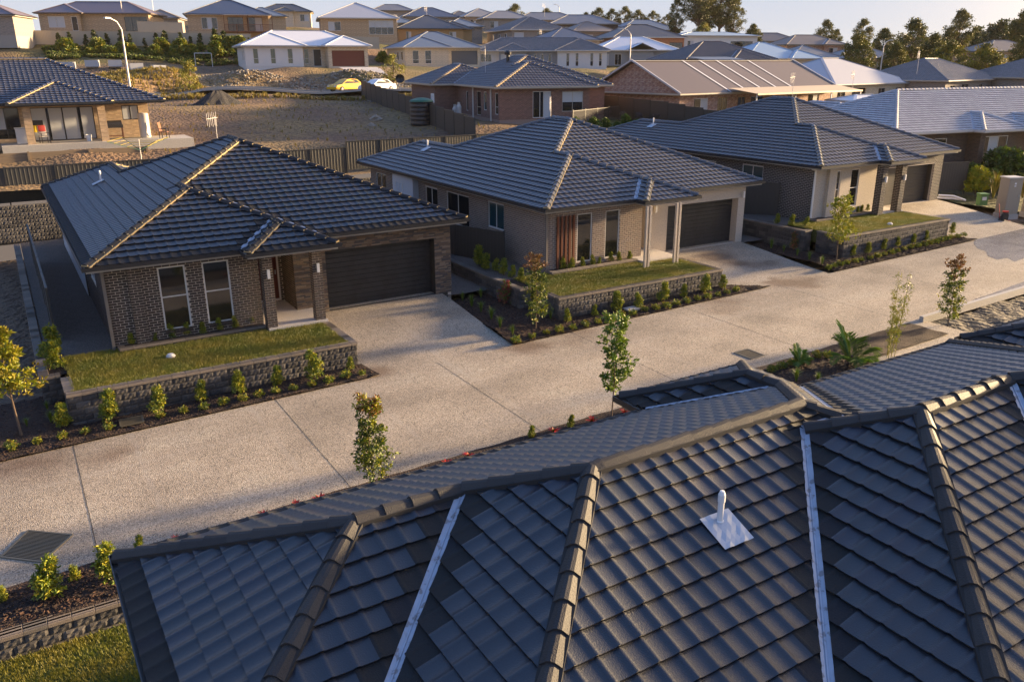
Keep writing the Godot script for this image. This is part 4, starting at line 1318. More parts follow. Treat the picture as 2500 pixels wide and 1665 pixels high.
	var h3 := house("brick_house", "dark brick and cream rendered house with grey tiled roof, right new house", Vector3(34.4, 1.6, -26.8), 0, {
		"rects": rects, "wall_rects": [[0.52, 5.7, -15.6, -0.75], [0.52, 6.66, -15.6, -3.1], [6.66, 13.1, -15.6, -1.7], [0.47, 5.3, -19.2, -15.4]], "eave": 2.8, "style": Cs, "base": 0.4,
		"styles": [["f", 0.4, 6, -2, 0, Rn], ["r", 5, 6, -4, 0, Rn]],
		"ops": [["f", 2.3, 2.62, 0.6, 2.55, "win", {"h": [0.5]}], ["f", 3.45, 4.12, 0.6, 2.55, "win", {"h": [0.5]}],
			["f", 7.9, 12.3, 0.02, 2.2, "garage", {"deep": 0.4, "m": "garage_brown", "jm": "garage_brown"}], ["f", 5.75, 6.6, 0.3, 2.4, "door", {"m": "garage_brown"}],
			["l", -5.6, -4.1, 1.38, 2.55, "win", {"v": [0.5], "glass": "glass_teal"}], ["l", -9.6, -7.6, 1.2, 2.5, "win", {"v": [0.5]}]],
		"piers": [[1.45, 2.0, -0.8, -0.55, 0.1, 2.7, Rn], [4.6, 5.0, -0.1, 0.3, 0.1, 2.7, Cs], [6.2, 6.6, -0.1, 0.3, 0.1, 2.7, Cs]],
		"roof": {"pitch": 22.5, "tiles": true, "key": "tile_h2", "parts": 300, "cap_parts": 150, "mortar": "mortar_cream", "valley": 0.07}})
	downpipe(h3, Vector3(0.46, 0.05, -0.66), 2.75, "white_frame")
	lamp_box(h3, Vector3(4.8, 1.9, 0.34)); lamp_box(h3, Vector3(6.4, 1.9, 0.34))
	roof_vent(h3, Vector3(34.4, 1.6, -26.8), Vector3(2.3, 0, -15.2), 2.3, "h3")

func lamp_box(h: Node3D, at: Vector3) -> void:
	var b := MB.new(); b.cbox(at + Vector3(-0.045, 0, 0), at + Vector3(0.045, 0.3, 0.08)); b.cbox(at + Vector3(-0.03, 0.03, -0.06), at + Vector3(0.03, 0.27, 0))
	part(h, "wall_light", b.mesh(M["pvc"]))
func downpipe(h: Node3D, at: Vector3, top: float, m: String) -> void:
	var b := MB.new()
	b.box(at + Vector3(0, (top - at.y) * 0.5, 0), Vector3(0.09, top - at.y, 0.07))
	b.bar(Vector3(at.x, top - 0.05, at.z), Vector3(at.x - 0.4, top + 0.05, at.z + 0.1), 0.08, 0.08)
	part(h, "downpipe", b.mesh(M[m]))
# plumbing vent on the left roof plane: x offset from the eave gives the height
func roof_vent(h: Node3D, _o: Vector3, p: Vector3, run: float, _n: String) -> void:
	var y := 2.8 + 0.18 + tan(deg_to_rad(22.5)) * run
	vent_at(h, Vector3(p.x, y, p.z), Vector3(-sin(deg_to_rad(22.5)), cos(deg_to_rad(22.5)), 0))
func vent_at(h: Node3D, at: Vector3, nrm: Vector3) -> void:
	var v := piece(h, "plumbing_vent"); v.position = at
	var b := MB.new()
	b.lathe(Vector3.ZERO, [Vector2(0.055, -0.1), Vector2(0.055, 0.09), Vector2(0.04, 0.1), Vector2(0.04, 0.36), Vector2(0.048, 0.37), Vector2(0.048, 0.47), Vector2(0.03, 0.52), Vector2(0, 0.525)], 14)
	part(v, "pipe", b.mesh(M["pvc"]))
	var f := MB.new()
	var up := (Vector3.UP - nrm * nrm.y).normalized(); var s := up.cross(nrm)
	for i in 6:
		for j in 6:
			var q := []
			for c in [[i, j], [i + 1, j], [i + 1, j + 1], [i, j + 1]]:
				var u: float = (c[0] - 3) * 0.085; var w: float = (c[1] - 4.2) * 0.085
				q.append(s * u + up * w + nrm * (0.088 + 0.008 * sin(c[0] * 2.1) * cos(c[1] * 1.7)))
			f.quad(q[0], q[1], q[2], q[3])
	part(v, "flashing", f.mesh(M["lead"]))

func near_house() -> void:
	var e := 2.7
	var rects := [[0.48, 16.0, -11.75, -6.4], [2.1, 14.13, -11.75, -3.85], [10.46, 14.13, -12.6, -6.0], [6.25, 19.8, -10.9, -1.6], [8.6, 19.8, -10.9, 1.2]]
	# the first wing ends inside the others
	rects[0][1] = 9.0
	var h := house("tiled_house", "dark blue-grey tiled roof of the nearest house, filling the lower right foreground", Vector3(0, -0.3, 0), 0, {
		"rects": rects, "inset": 0.5, "eave": e - 0.18 + 0.3, "style": {"mat": "mortar_b"}, "base": 0.4,
		"roof": {"pitch": 22.5, "tiles": true, "key": "tile_d", "cap": "cap_d", "dry_eaves": true, "dry_valley": 0.36, "parts": 300, "cap_parts": 300, "bed": true, "valley": 0.075, "trough": 0.068}})
	vent_at(h, Vector3(7.15, 3.0 + tan(deg_to_rad(22.5)) * 2.62, -6.5), Vector3(0, cos(deg_to_rad(22.5)), sin(deg_to_rad(22.5))))
	var g := house("tiled_house", "corner of a dark tiled roof beyond the nearest house, at the right edge", Vector3(20.4, -0.3, -11.0), 0, {
		"rects": [[0.0, 12.0, -0.0, 10.0]], "inset": 0.5, "eave": e - 0.18 + 0.3, "style": {"mat": "mortar_b"}, "base": 0.4,
		"roof": {"pitch": 22.5, "tiles": true, "key": "tile_d", "cap": "cap_d", "dry_eaves": true, "parts": 120, "cap_parts": 80, "bed": true}})
const SHRUB_A := [[0.29, 0.09, -23.85, 0.69], [1.42, 0.09, -23.70, 0.84], [2.67, 0.10, -23.57, 0.74], [3.88, 0.14, -23.69, 0.60], [4.92, 0.15, -23.61, 0.70], [6.12, 0.17, -23.57, 0.62], [7.22, 0.18, -23.49, 0.89], [8.44, 0.21, -23.57, 0.43]]
const LOW_A := [[-1.01, -0.01, -23.32], [-0.40, 0.00, -23.32], [0.18, 0.01, -23.30], [0.73, 0.02, -23.30], [1.30, 0.02, -23.24], [2.64, 0.05, -23.23], [3.27, 0.06, -23.22], [3.80, 0.07, -23.18], [4.36, 0.08, -23.18], [4.90, 0.08, -23.15], [5.41, 0.10, -23.20], [5.91, 0.11, -23.18], [6.43, 0.11, -23.12], [6.99, 0.12, -23.09], [7.55, 0.13, -23.10], [8.12, 0.15, -23.16], [8.63, 0.15, -23.08]]
const TUFT_A := [[0.00, 0.13, -26.41, 0.49], [-0.04, 0.13, -25.41, 0.32], [-0.01, 0.13, -24.32, 0.44], [-0.59, 0.12, -24.43, 0.31]]
const SHRUB_B := [[16.90, 0.39, -23.60, 0.48], [18.17, 0.41, -23.58, 0.43], [19.24, 0.43, -23.60, 0.76], [20.21, 0.43, -23.46, 0.59], [21.60, 0.48, -23.57, 0.75], [22.68, 0.49, -23.54, 0.52], [23.76, 0.50, -23.47, 0.75], [24.85, 0.54, -23.58, 0.56]]
const LOW_B := [[14.30, 0.24, -22.96], [15.00, 0.27, -23.01], [15.62, 0.28, -23.04], [16.16, 0.29, -23.01], [16.76, 0.30, -22.98], [17.32, 0.31, -22.99], [17.92, 0.32, -23.02], [19.04, 0.35, -23.04], [19.58, 0.36, -23.05], [20.26, 0.39, -23.14], [20.74, 0.39, -23.05], [21.26, 0.39, -23.03], [21.82, 0.41, -23.06], [22.37, 0.42, -23.05], [22.95, 0.43, -23.07], [23.46, 0.44, -23.04], [24.08, 0.45, -23.05], [24.57, 0.46, -23.04], [25.15, 0.48, -23.08]]
const TUFT_B := [[14.92, 0.43, -28.04, 0.46], [14.83, 0.43, -27.12, 0.59], [15.73, 0.45, -27.97, 0.49], [14.78, 0.43, -26.28, 0.54], [14.64, 0.42, -25.26, 0.58], [14.42, 0.42, -24.26, 0.51], [14.52, 0.33, -23.56, 0.46], [16.57, 0.46, -27.11, 0.46], [16.50, 0.44, -24.07, 0.45]]
const SHRUB_C := [[33.68, 0.76, -23.90, 0.52], [34.73, 0.78, -23.84, 0.52], [36.00, 0.81, -23.87, 0.51], [37.10, 0.83, -23.90, 0.46], [38.37, 0.85, -23.87, 0.46], [39.48, 0.88, -23.93, 0.47], [40.71, 0.94, -24.13, 0.37], [41.87, 0.94, -24.02, 0.54]]
const LOW_C := [[31.11, 0.62, -23.21], [31.54, 0.63, -23.26], [31.96, 0.64, -23.27], [32.46, 0.65, -23.25], [33.02, 0.66, -23.26], [33.52, 0.67, -23.27], [34.12, 0.68, -23.24], [34.67, 0.69, -23.27], [35.25, 0.71, -23.30], [35.82, 0.72, -23.30], [36.36, 0.74, -23.35], [36.93, 0.76, -23.39], [37.44, 0.77, -23.39], [37.94, 0.78, -23.37], [38.49, 0.78, -23.36], [38.93, 0.80, -23.38], [39.44, 0.81, -23.39], [39.98, 0.82, -23.42], [40.43, 0.83, -23.44], [40.89, 0.85, -23.46], [41.48, 0.86, -23.45], [42.06, 0.87, -23.48]]
const TUFT_C := [[31.72, 0.77, -27.10, 0.62], [33.08, 0.79, -27.74, 0.44], [31.66, 0.77, -26.27, 0.45], [31.48, 0.76, -25.31, 0.47], [31.24, 0.76, -24.42, 0.53], [31.27, 0.69, -23.72, 0.50], [33.57, 0.80, -26.31, 0.49], [33.54, 0.80, -25.45, 0.45]]
const KERB_B := [[19.37, 1.30, -27.40, 0.50], [19.69, 1.30, -27.20, 0.45], [20.27, 1.30, -27.26, 0.40], [20.80, 1.30, -27.26, 0.42], [21.14, 1.30, -27.05, 0.30], [21.89, 1.30, -27.37, 0.40], [22.22, 1.30, -27.23, 0.40], [22.79, 1.30, -27.15, 0.38]]
const KERB_A := [[2.60, 1.00, -27.37, 0.38], [3.33, 1.00, -27.42, 0.25], [3.84, 1.00, -27.43, 0.45], [4.30, 1.00, -27.42, 0.42], [4.79, 1.00, -27.35, 0.38], [5.32, 1.00, -27.37, 0.42], [5.83, 1.00, -27.40, 0.40], [6.45, 1.00, -27.57, 0.40]]
const KERB_C := [[38.67, 1.85, -27.63, 0.30], [39.00, 1.85, -27.54, 0.35], [39.43, 1.85, -27.42, 0.35]]
const PLANT_SIDE_B := [[16.87, 1.20, -30.12, 0.80], [16.87, 1.20, -29.50, 0.60], [17.02, 1.20, -28.95, 0.50], [16.98, 1.20, -28.23, 0.60], [17.09, 1.20, -27.72, 0.45], [17.02, 1.20, -26.93, 0.50]]
const LOW_N := [[19.36, 0.34, -16.04], [19.86, 0.35, -16.07], [20.32, 0.36, -16.06], [20.82, 0.37, -15.96], [21.55, 0.38, -16.10], [21.81, 0.39, -15.91]]
const TUFT_N := [[19.36, 0.34, -15.10, 0.52], [19.83, 0.35, -14.70, 0.31]]
const FLOWER := [[1.82, 0.04, -16.44], [3.65, 0.07, -16.41], [4.37, 0.09, -16.40], [4.93, 0.10, -16.39], [8.14, 0.16, -16.34], [8.77, 0.18, -16.33], [11.34, 0.23, -16.29], [12.58, 0.25, -16.27], [13.68, 0.27, -16.25]]

const ORD := ["first", "second", "third", "fourth", "fifth", "sixth", "seventh", "eighth", "ninth", "tenth", "eleventh", "twelfth", "thirteenth", "fourteenth", "fifteenth", "sixteenth", "seventeenth", "eighteenth", "nineteenth", "twentieth", "twenty-first", "twenty-second"]
const YG := [Color(0.26, 0.27, 0.012), Color(0.19, 0.22, 0.014), Color(0.33, 0.29, 0.014)]
const MG := [Color(0.10, 0.15, 0.02), Color(0.13, 0.17, 0.022), Color(0.07, 0.11, 0.018)]
const DG := [Color(0.035, 0.06, 0.014), Color(0.05, 0.075, 0.016), Color(0.07, 0.09, 0.018)]
const RD := [Color(0.22, 0.075, 0.02), Color(0.17, 0.10, 0.02), Color(0.24, 0.12, 0.025)]

func grate(called: String, label: String, pts: Array, bars: int) -> void:
	var c := Vector3.ZERO
	for p in pts: c += p * 0.25
	var T := thing(called, label, "drain grate", c)
	var q := []
	for p in pts: q.append(p - c + Vector3(0, 0.006, 0))
	var f := MB.new()
	for i in 4: f.bar(q[i], q[(i + 1) % 4], 0.05, 0.02)
	part(T, "frame", f.mesh(M["grate_steel"]))
	var pit := MB.new(); pit.quad(q[3] + Vector3(0, -0.004, 0), q[2] + Vector3(0, -0.004, 0), q[1] + Vector3(0, -0.004, 0), q[0] + Vector3(0, -0.004, 0))
	pit.quad(q[0] + Vector3(0, -0.004, 0), q[1] + Vector3(0, -0.004, 0), q[2] + Vector3(0, -0.004, 0), q[3] + Vector3(0, -0.004, 0))
	part(T, "pit", pit.mesh(M["pit"]))
	for i in bars:
		var k := (i + 0.5) / bars
		var b := MB.new(); b.bar((q[0] as Vector3).lerp(q[3], k), (q[1] as Vector3).lerp(q[2], k), 0.022, 0.016)
		part(T, "bar", b.mesh(M["grate_steel"]))

func bed_sheet(poly: Array, yf: Callable, called: String, m: Material, step := 0.3) -> void:
	var pp := PackedVector2Array(poly)
	var r := Rect2(pp[0], Vector2.ZERO)
	for p in pp: r = r.expand(p)
	var b := cmb()
	var g := RandomNumberGenerator.new(); g.seed = 77
	var x := r.position.x
	while x < r.end.x:
		var z := r.position.y
		while z < r.end.y:
			var cell := PackedVector2Array([Vector2(x, z), Vector2(x + step, z), Vector2(x + step, z + step), Vector2(x, z + step)])
			for q in Geometry2D.intersect_polygons(cell, pp):
				b.col = Color.WHITE * g.randf_range(0.75, 1.2)
				var idx := Geometry2D.triangulate_polygon(q)
				for k in range(0, idx.size(), 3):
					var a: Vector2 = q[idx[k]]; var c: Vector2 = q[idx[k + 1]]; var d: Vector2 = q[idx[k + 2]]
					if (c - a).cross(d - a) > 0:
						var t := c; c = d; d = t
					b.tri(Vector3(a.x, yf.call(a.x, a.y), a.y), Vector3(c.x, yf.call(c.x, c.y), c.y), Vector3(d.x, yf.call(d.x, d.y), d.y))
			z += step
		x += step
	struct(called, b.mesh(m))
# loose bark chips that give the mulch its relief
func chips(poly: Array, yf: Callable, n: int, sd: int, label: String) -> void:
	var pp := PackedVector2Array(poly)
	var r := Rect2(pp[0], Vector2.ZERO)
	for p in pp: r = r.expand(p)
	var g := RandomNumberGenerator.new(); g.seed = sd
	if not mesh_cache.has("chip"):
		var b := cmb(); b.box(Vector3.ZERO, Vector3(0.06, 0.012, 0.022)); mesh_cache["chip"] = b.mesh(M["chip"])
	var mm := MultiMesh.new(); mm.transform_format = MultiMesh.TRANSFORM_3D; mm.use_colors = true; mm.mesh = mesh_cache["chip"]; mm.instance_count = n
	var k := 0
	while k < n:
		var p := Vector2(g.randf_range(r.position.x, r.end.x), g.randf_range(r.position.y, r.end.y))
		if not Geometry2D.is_point_in_polygon(p, pp): continue
		var bs := Basis(Vector3.UP, g.randf() * TAU) * Basis(Vector3.RIGHT, g.randf_range(-0.5, 0.5)) * Basis(Vector3.FORWARD, g.randf_range(-0.4, 0.4))
		mm.set_instance_transform(k, Transform3D(bs.scaled(Vector3.ONE * g.randf_range(0.5, 1.4)), Vector3(p.x, yf.call(p.x, p.y) + 0.008, p.y)))
		mm.set_instance_color(k, [Color(0.05, 0.025, 0.016), Color(0.03, 0.016, 0.011), Color(0.085, 0.045, 0.028), Color(0.02, 0.012, 0.01)][g.randi() % 4])
		k += 1
	var o := MultiMeshInstance3D.new(); o.multimesh = mm; o.name = numbered("bark_mulch"); add_child(o)
	tag(o, label, "mulch", "", "stuff")

func beds() -> void:
	vcol(mat("chip", Color(1, 1, 1), 0.95))
	var NM := ["left", "middle", "right"]
	var polys := [[Vector2(-14, -26.5), Vector2(0.4, -26.5), Vector2(0.5, -23.8), Vector2(8.9, -23.8), Vector2(9.15, -22.86), Vector2(-14, -22.86)],
		[Vector2(14.1, -28.3), Vector2(16.3, -28.3), Vector2(16.45, -25.7), Vector2(16.7, -23.8), Vector2(25.2, -23.8), Vector2(27.0, -22.86), Vector2(14.12, -22.86)],
		[Vector2(30.9, -28.3), Vector2(32.6, -28.3), Vector2(32.75, -25.7), Vector2(32.95, -23.8), Vector2(41.4, -23.8), Vector2(42.3, -22.86), Vector2(31.2, -22.86)]]
	for i in 3:
		bed_sheet(polys[i], bed_y, "garden_bed", M["mulch"])
		chips(polys[i], bed_y, 5000, 300 + i, "dark brown bark mulch of the garden bed below the %s lawn wall" % NM[i])
	var shr := []
	for k in 5: shr.append(shrub_meshes(50 + k, 1.0, 0.66, 70, 0.1, 0.042, MG + YG + YG, 3))
	var lows := []
	for k in 4: lows.append(low_meshes(80 + k, YG + MG + [Color(0.24, 0.16, 0.02)]))
	var tufts := []
	for k in 3: tufts.append(tuft_mesh(90 + k, 90, 1.0, 0.45, [Color(0.11, 0.17, 0.02), Color(0.16, 0.21, 0.025), Color(0.07, 0.12, 0.018)], 0.03))
	for i in 3:
		var rows: Array = [SHRUB_A, SHRUB_B, SHRUB_C][i].duplicate(); rows.sort_custom(func(a, b): return a[0] < b[0])
		for k in rows.size():
			var r: Array = rows[k]
			plant("shrub", "young green shrub by the %s block wall, %s from the left" % [NM[i], ORD[k]], "shrub", Vector3(r[0], r[1] - 0.02, r[2]), shr[(k * 2 + i) % 5], r[3], "young shrubs along the %s lawn wall" % NM[i])
		rows = [LOW_A, LOW_B, LOW_C][i].duplicate(); rows.sort_custom(func(a, b): return a[0] < b[0])
		for k in rows.size():
			var r: Array = rows[k]
			plant("ground_cover", "small yellow-green plant in the %s street-edge row, %s from the left" % [NM[i], ORD[k]], "plant", Vector3(r[0], r[1] - 0.02, r[2]), lows[(k * 3 + i) % 4], rng.randf_range(0.85, 1.25), "low plants along the street edge")
		rows = [TUFT_A, TUFT_B, TUFT_C][i].duplicate(); rows.sort_custom(func(a, b): return a[0] < b[0])
		for k in rows.size():
			var r: Array = rows[k]
			plant("grass_tuft", "spiky green strap-leaf tuft in the %s mulch bed, %s from the left" % [NM[i], ORD[k]], "grass plant", Vector3(r[0], r[1] - 0.02, r[2]), [tufts[k % 3]], r[3], "spiky tufts in the mulch beds", -1.0, ["blades"])
		rows = [KERB_A, KERB_B, KERB_C][i].duplicate(); rows.sort_custom(func(a, b): return a[0] < b[0])
		for k in rows.size():
			var r: Array = rows[k]
			plant("small_shrub", "small dark green shrub under the %s front windows, %s from the left" % [NM[i], ORD[k]], "shrub", Vector3(r[0], LY[i] + 0.08, clampf(r[2], -27.5, -27.2)), shr[(k + i * 3) % 5], r[3], "small shrubs under the windows")
	for k in PLANT_SIDE_B.size():
		var r: Array = PLANT_SIDE_B[k]
		plant("small_shrub", "leafy shrub in the side planter of the middle house, %s from the fence" % ORD[k], "shrub", Vector3(r[0], r[1] - 0.05, r[2]), shr[k % 5], r[3] * 1.1, "shrubs of the side planter")
	var sp := [[33.05, 1.75, -28.0, 0.5], [33.2, 1.75, -27.2, 0.55], [33.5, 1.75, -26.6, 0.5], [0.35, 0.9, -26.6, 0.85], [0.4, 0.9, -27.8, 1.0]]
	for k in sp.size():
		plant("small_shrub", "%s shrub in the planter left of the %s house" % [["first", "second", "third", "nearer", "farther"][k], "right" if k < 3 else "left"], "shrub", Vector3(sp[k][0], sp[k][1] - 0.05, sp[k][2]), shr[k], sp[k][3], "shrubs of the side planters")
	# feature plants
	plant("young_tree", "bright yellow-green young tree at the left edge beside the block wall", "tree", Vector3(-0.75, 0.05, -23.97), young_tree(3, 3.1, 1.0, 0.66, 0.18, 330, 0.15, 0.065, YG + [Color(0.30, 0.24, 0.02)], [], Vector3(-0.12, 0, 0), 0.035), 1.0, "", 0, ["crown", "trunk"])
	plant("young_tree", "columnar green tree with orange-red top in the bed before the middle house", "tree", Vector3(15.55, 0.33, -23.61), young_tree(5, 2.7, 0.25, 0.5, 0.3, 480, 0.095, 0.04, MG + DG + YG, RD, Vector3.ZERO, 0.02), 1.0, "", 0, ["crown", "trunk"])
	plant("young_tree", "bright yellow-green young tree in front of the right new house", "tree", Vector3(32.37, 0.7, -23.84), young_tree(8, 2.85, 0.75, 0.64, 0.42, 330, 0.13, 0.055, YG, [], Vector3.ZERO, 0.03), 1.0, "", 0, ["crown", "trunk"])
	var pk := shrub_meshes(61, 0.9, 0.62, 50, 0.09, 0.035, [Color(0.30, 0.04, 0.05), Color(0.10, 0.15, 0.02), Color(0.26, 0.07, 0.05), Color(0.13, 0.17, 0.03)], 3)
	plant("shrub", "pink and green leafed shrub in the bed beside the middle house", "shrub", Vector3(16.05, 0.42, -26.6), pk, 1.05)
	var rk := shrub_meshes(62, 0.9, 0.6, 50, 0.09, 0.035, [Color(0.36, 0.10, 0.05), Color(0.14, 0.11, 0.03), Color(0.09, 0.12, 0.02)], 3)
	plant("shrub", "orange-red tipped shrub in the bed left of the right lawn wall", "shrub", Vector3(32.4, 0.75, -26.3), rk, 0.95)
	# near side of the street
	plant("young_tree", "slender bright green young tree on the near kerb, trunk at the roof edge", "tree", Vector3(13.2, 0.15, -16.23), young_tree(12, 2.95, 0.75, 0.38, 0.34, 290, 0.12, 0.06, [Color(0.13, 0.20, 0.02), Color(0.18, 0.23, 0.025), Color(0.09, 0.14, 0.018)], [], Vector3(0.15, 0, 0), 0.022), 1.0, "", 0, ["crown", "trunk"])
	plant("young_tree", "dense columnar tree with bronze top rising behind the near roof", "tree", Vector3(6.15, 0.08, -16.2), young_tree(15, 2.25, 0.2, 0.46, 0.24, 520, 0.095, 0.042, MG + DG + YG, RD + YG, Vector3.ZERO, 0.02), 1.0, "", 0, ["crown", "trunk"])
	plant("young_tree", "columnar tree with bronze leaves by the kerb wall at the far right", "tree", Vector3(28.29, 0.46, -15.81), young_tree(18, 2.5, 0.15, 0.46, 0.27, 460, 0.095, 0.042, MG + DG + YG, RD, Vector3.ZERO, 0.02), 1.0, "", 0, ["crown", "trunk"])
	# palms
	var P1 := thing("palm", "small feathery palm in the near bed, left of the larger palm", "palm", Vector3(20.49, 0.3, -15.94), 0, "palms in the near bed")
	for m in palm_meshes(2, [[200, 0.8, 65, 0.3], [330, 0.75, 60, 0.35], [260, 0.85, 75, 0.2], [20, 0.7, 45, 0.5], [150, 0.7, 40, 0.5], [90, 0.6, 45, 0.5]]): part(P1, "frond", m)
	var P2 := thing("palm", "larger feathery palm with arching fronds in the near bed", "palm", Vector3(21.93, 0.33, -15.11), 0, "palms in the near bed")
	for m in palm_meshes(3, [[215, 1.9, 72, 0.25], [330, 1.7, 55, 0.6], [20, 1.6, 50, 0.75], [180, 1.4, 40, 0.55], [240, 1.5, 62, 0.4], [80, 1.3, 35, 0.6], [130, 1.3, 40, 0.6], [300, 1.4, 62, 0.3], [45, 1.2, 25, 0.5]]): part(P2, "frond", m)
	var ps := MB.new(); ps.tube([Vector3(0, -0.1, 0), Vector3(0, 0.35, 0)], [0.07, 0.05], 8); part(P2, "stem", ps.mesh(M["bark"]))
	# bamboo
	var BB := thing("bamboo", "tall yellow-green bamboo clump behind the near roof", "bamboo", Vector3(23.54, 0.33, -14.9))
	var g := RandomNumberGenerator.new(); g.seed = 44
	var bl := cmb()
	for i in 9:
		var o := Vector3(g.randf_range(-0.3, 0.3), 0, g.randf_range(-0.2, 0.2)); var ln := Vector3(g.randf_range(-0.2, 0.35), 0, g.randf_range(-0.25, 0.25)); var hh := g.randf_range(1.9, 3.1)
		var pts := []; var rr := []
		for k in 7:
			pts.append(o + ln * pow(k / 6.0, 2) + Vector3(0, hh * k / 6.0 - 0.1, 0)); rr.append(lerpf(0.012, 0.003, k / 6.0))
		var cm := MB.new(); cm.tube(pts, rr, 6); part(BB, "culm", cm.mesh(M["bamboo"]))
		for k in 26:
			var t := g.randf_range(0.25, 1.0); var p: Vector3 = (pts[int(t * 5.99)] as Vector3).lerp(pts[int(t * 5.99) + 1], fposmod(t * 5.99, 1.0)) + rdir(g) * 0.1
			bl.col = [Color(0.24, 0.25, 0.02), Color(0.17, 0.20, 0.02), Color(0.30, 0.26, 0.025)][g.randi() % 3]
			for j in 4:
				var ld := (rdir(g) + Vector3(0, -0.2, 0)).normalized(); leaf(bl, p, ld, ld.cross(rdir(g)).normalized(), 0.13, 0.02)
	part(BB, "foliage", bl.mesh(M["leaf"]))
	for k in LOW_N.size():
		var r: Array = LOW_N[k]
		plant("ground_cover", "small yellow-green plant at the edge of the near palm bed, %s from the left" % ORD[k], "plant", Vector3(r[0], r[1], r[2]), lows[k % 4], 1.1, "low plants of the palm bed")
	for k in TUFT_N.size():
		var r: Array = TUFT_N[k]
		plant("grass_tuft", "%s spiky grass tuft at the front of the palm bed" % ["left", "right"][k], "grass plant", Vector3(r[0], r[1], r[2]), [tufts[k]], maxf(r[3], 0.4), "tufts of the palm bed", -1.0, ["blades"])
	var fl := tuft_mesh(120, 60, 0.16, 0.2, [Color(0.55, 0.015, 0.015), Color(0.4, 0.01, 0.01), Color(0.06, 0.09, 0.02)], 0.03)
	for k in FLOWER.size():
		var r: Array = FLOWER[k]
		plant("flower", "red flowering plant along the near roof gutter, %s from the left" % ORD[k], "flower", Vector3(r[0], r[1] - 0.05, r[2]), [fl], rng.randf_range(0.8, 1.3), "red flowers along the near kerb", -1.0, ["petals"])
	var ys2 := [[10.72, 0.16, -16.42], [11.95, 0.2, -16.37], [1.1, 0.0, -16.49]]
	for k in 3: plant("small_shrub", "%s yellowish shrub on the near kerb beside the roof edge" % ["middle", "right", "left"][k], "shrub", Vector3(ys2[k][0], ys2[k][1] - 0.05, ys2[k][2]), shr[k], 0.35, "yellowish shrubs on the near kerb")
	var nl := [[-0.58, -0.06, -15.75, 0.75], [-0.13, -0.08, -16.2, 0.3], [0.47, -0.07, -15.7, 0.75], [-1.35, -0.1, -16.2, 0.3]]
	for k in 4: plant("shrub", "bright green shrub in the lower left mulch bed, %s" % ["the large one", "small, beside the street", "at the roof corner", "at the picture edge"][k], "shrub", Vector3(nl[k][0], nl[k][1] - 0.05, nl[k][2]), shr[(k + 2) % 5], nl[k][3] * 1.15, "shrubs of the lower left bed")
	# drains
	grate("drain_grate", "large rusty steel drain grate set in the street, lower left", [Vector3(-0.84, -0.115, -18.77), Vector3(-0.04, -0.10, -18.04), Vector3(-0.66, -0.11, -17.26), Vector3(-1.37, -0.125, -17.94)], 22)
	grate("drain_grate", "grey drain grate in the street between the bed and the palms", [Vector3(19.8, 0.30, -18.02), Vector3(20.42, 0.31, -18.02), Vector3(20.42, 0.31, -17.29), Vector3(19.8, 0.30, -17.29)], 14)
	grate("drain_grate", "small grey drain grate in the mulch below the left wall", [Vector3(1.62, 0.11, -23.5), Vector3(2.2, 0.11, -23.5), Vector3(2.18, 0.06, -23.12), Vector3(1.6, 0.06, -23.12)], 10)
	var pad := MB.new(); pad.box(Vector3(19.83, 0.47, -23.42), Vector3(0.55, 0.06, 0.4)); var pd := struct("pad", pad.mesh(M["concrete"])); pd.set_meta("kind", "thing"); pd.name = "concrete_pad"; tag(pd, "small pale concrete pit lid in the middle mulch bed", "pit lid")
	for k in 2:
		var T := thing("inspection_cap", "white round pipe cap on the %s lawn" % ["left", "right"][k], "pipe cap", [Vector3(3.47, 0.93, -25.69), Vector3(37.3, 1.75, -24.6)][k], 0, "pipe caps on the lawns")
		var b := MB.new(); b.lathe(Vector3.ZERO, [Vector2(0.13, -0.02), Vector2(0.14, 0.06), Vector2(0.12, 0.09), Vector2(0, 0.1)], 18); part(T, "collar", b.mesh(M["concrete_pale"]))
		var c := MB.new(); c.lathe(Vector3.ZERO, [Vector2(0.09, 0.09), Vector2(0.09, 0.12), Vector2(0, 0.13)], 18); part(T, "lid", c.mesh(M["pvc"]))
	# lower left retaining wall, lawn and hose
	var W := thing("retaining_wall", "low block retaining wall with pale coping beside the near roof, lower left", "retaining wall")
	var lb := []; var lc := []
	block_wall(W, lb, lc, Vector3(-12, -0.08, -14.95), Vector3(1.2, -0.08, -14.95), -0.55, -0.55)
	flush(W, "block", "blockwork", block_mb(), lb, "block"); flush(W, "coping_stone", "coping", cap_block(), lc, "coping")
	var lp := PackedVector2Array([Vector2(-8, -14.93), Vector2(2, -14.93), Vector2(2, -4), Vector2(-8, -4)])
	var lw := cmb(); lw.prism(lp, -1.2, -0.56); struct("lawn", lw.mesh(M["turf"]))
	grass(PackedVector2Array([Vector2(-2.6, -14.9), Vector2(1.2, -14.9), Vector2(1.2, -9.5), Vector2(-2.6, -9.5)]), -0.56, 9000, 3)
	var hs := MB.new(); hs.tube([Vector3(-0.6, -0.53, -12.2), Vector3(0.0, -0.53, -12.75), Vector3(0.3, -0.52, -12.9), Vector3(0.7, -0.53, -13.0), Vector3(1.2, -0.53, -13.1)], [0.014, 0.014, 0.014, 0.014, 0.014], 7)
	var ho := part(self, "garden_hose", hs.mesh(M["hose_green"])); tag(ho, "green garden hose lying on the lower left lawn", "hose")
	chips([Vector2(-3, -16.55), Vector2(3, -16.55), Vector2(3, -15.2), Vector2(-3, -15.2)], func(x, z): return ys(x) + 0.04, 1800, 400, "dark bark mulch of the lower left bed beside the street")
	bed_sheet([Vector2(19.2, -16.35), Vector2(22.75, -16.3), Vector2(22.3, -12), Vector2(18.8, -12)], func(x, z): return ys(x) + 0.06, "garden_bed", M["mulch"])
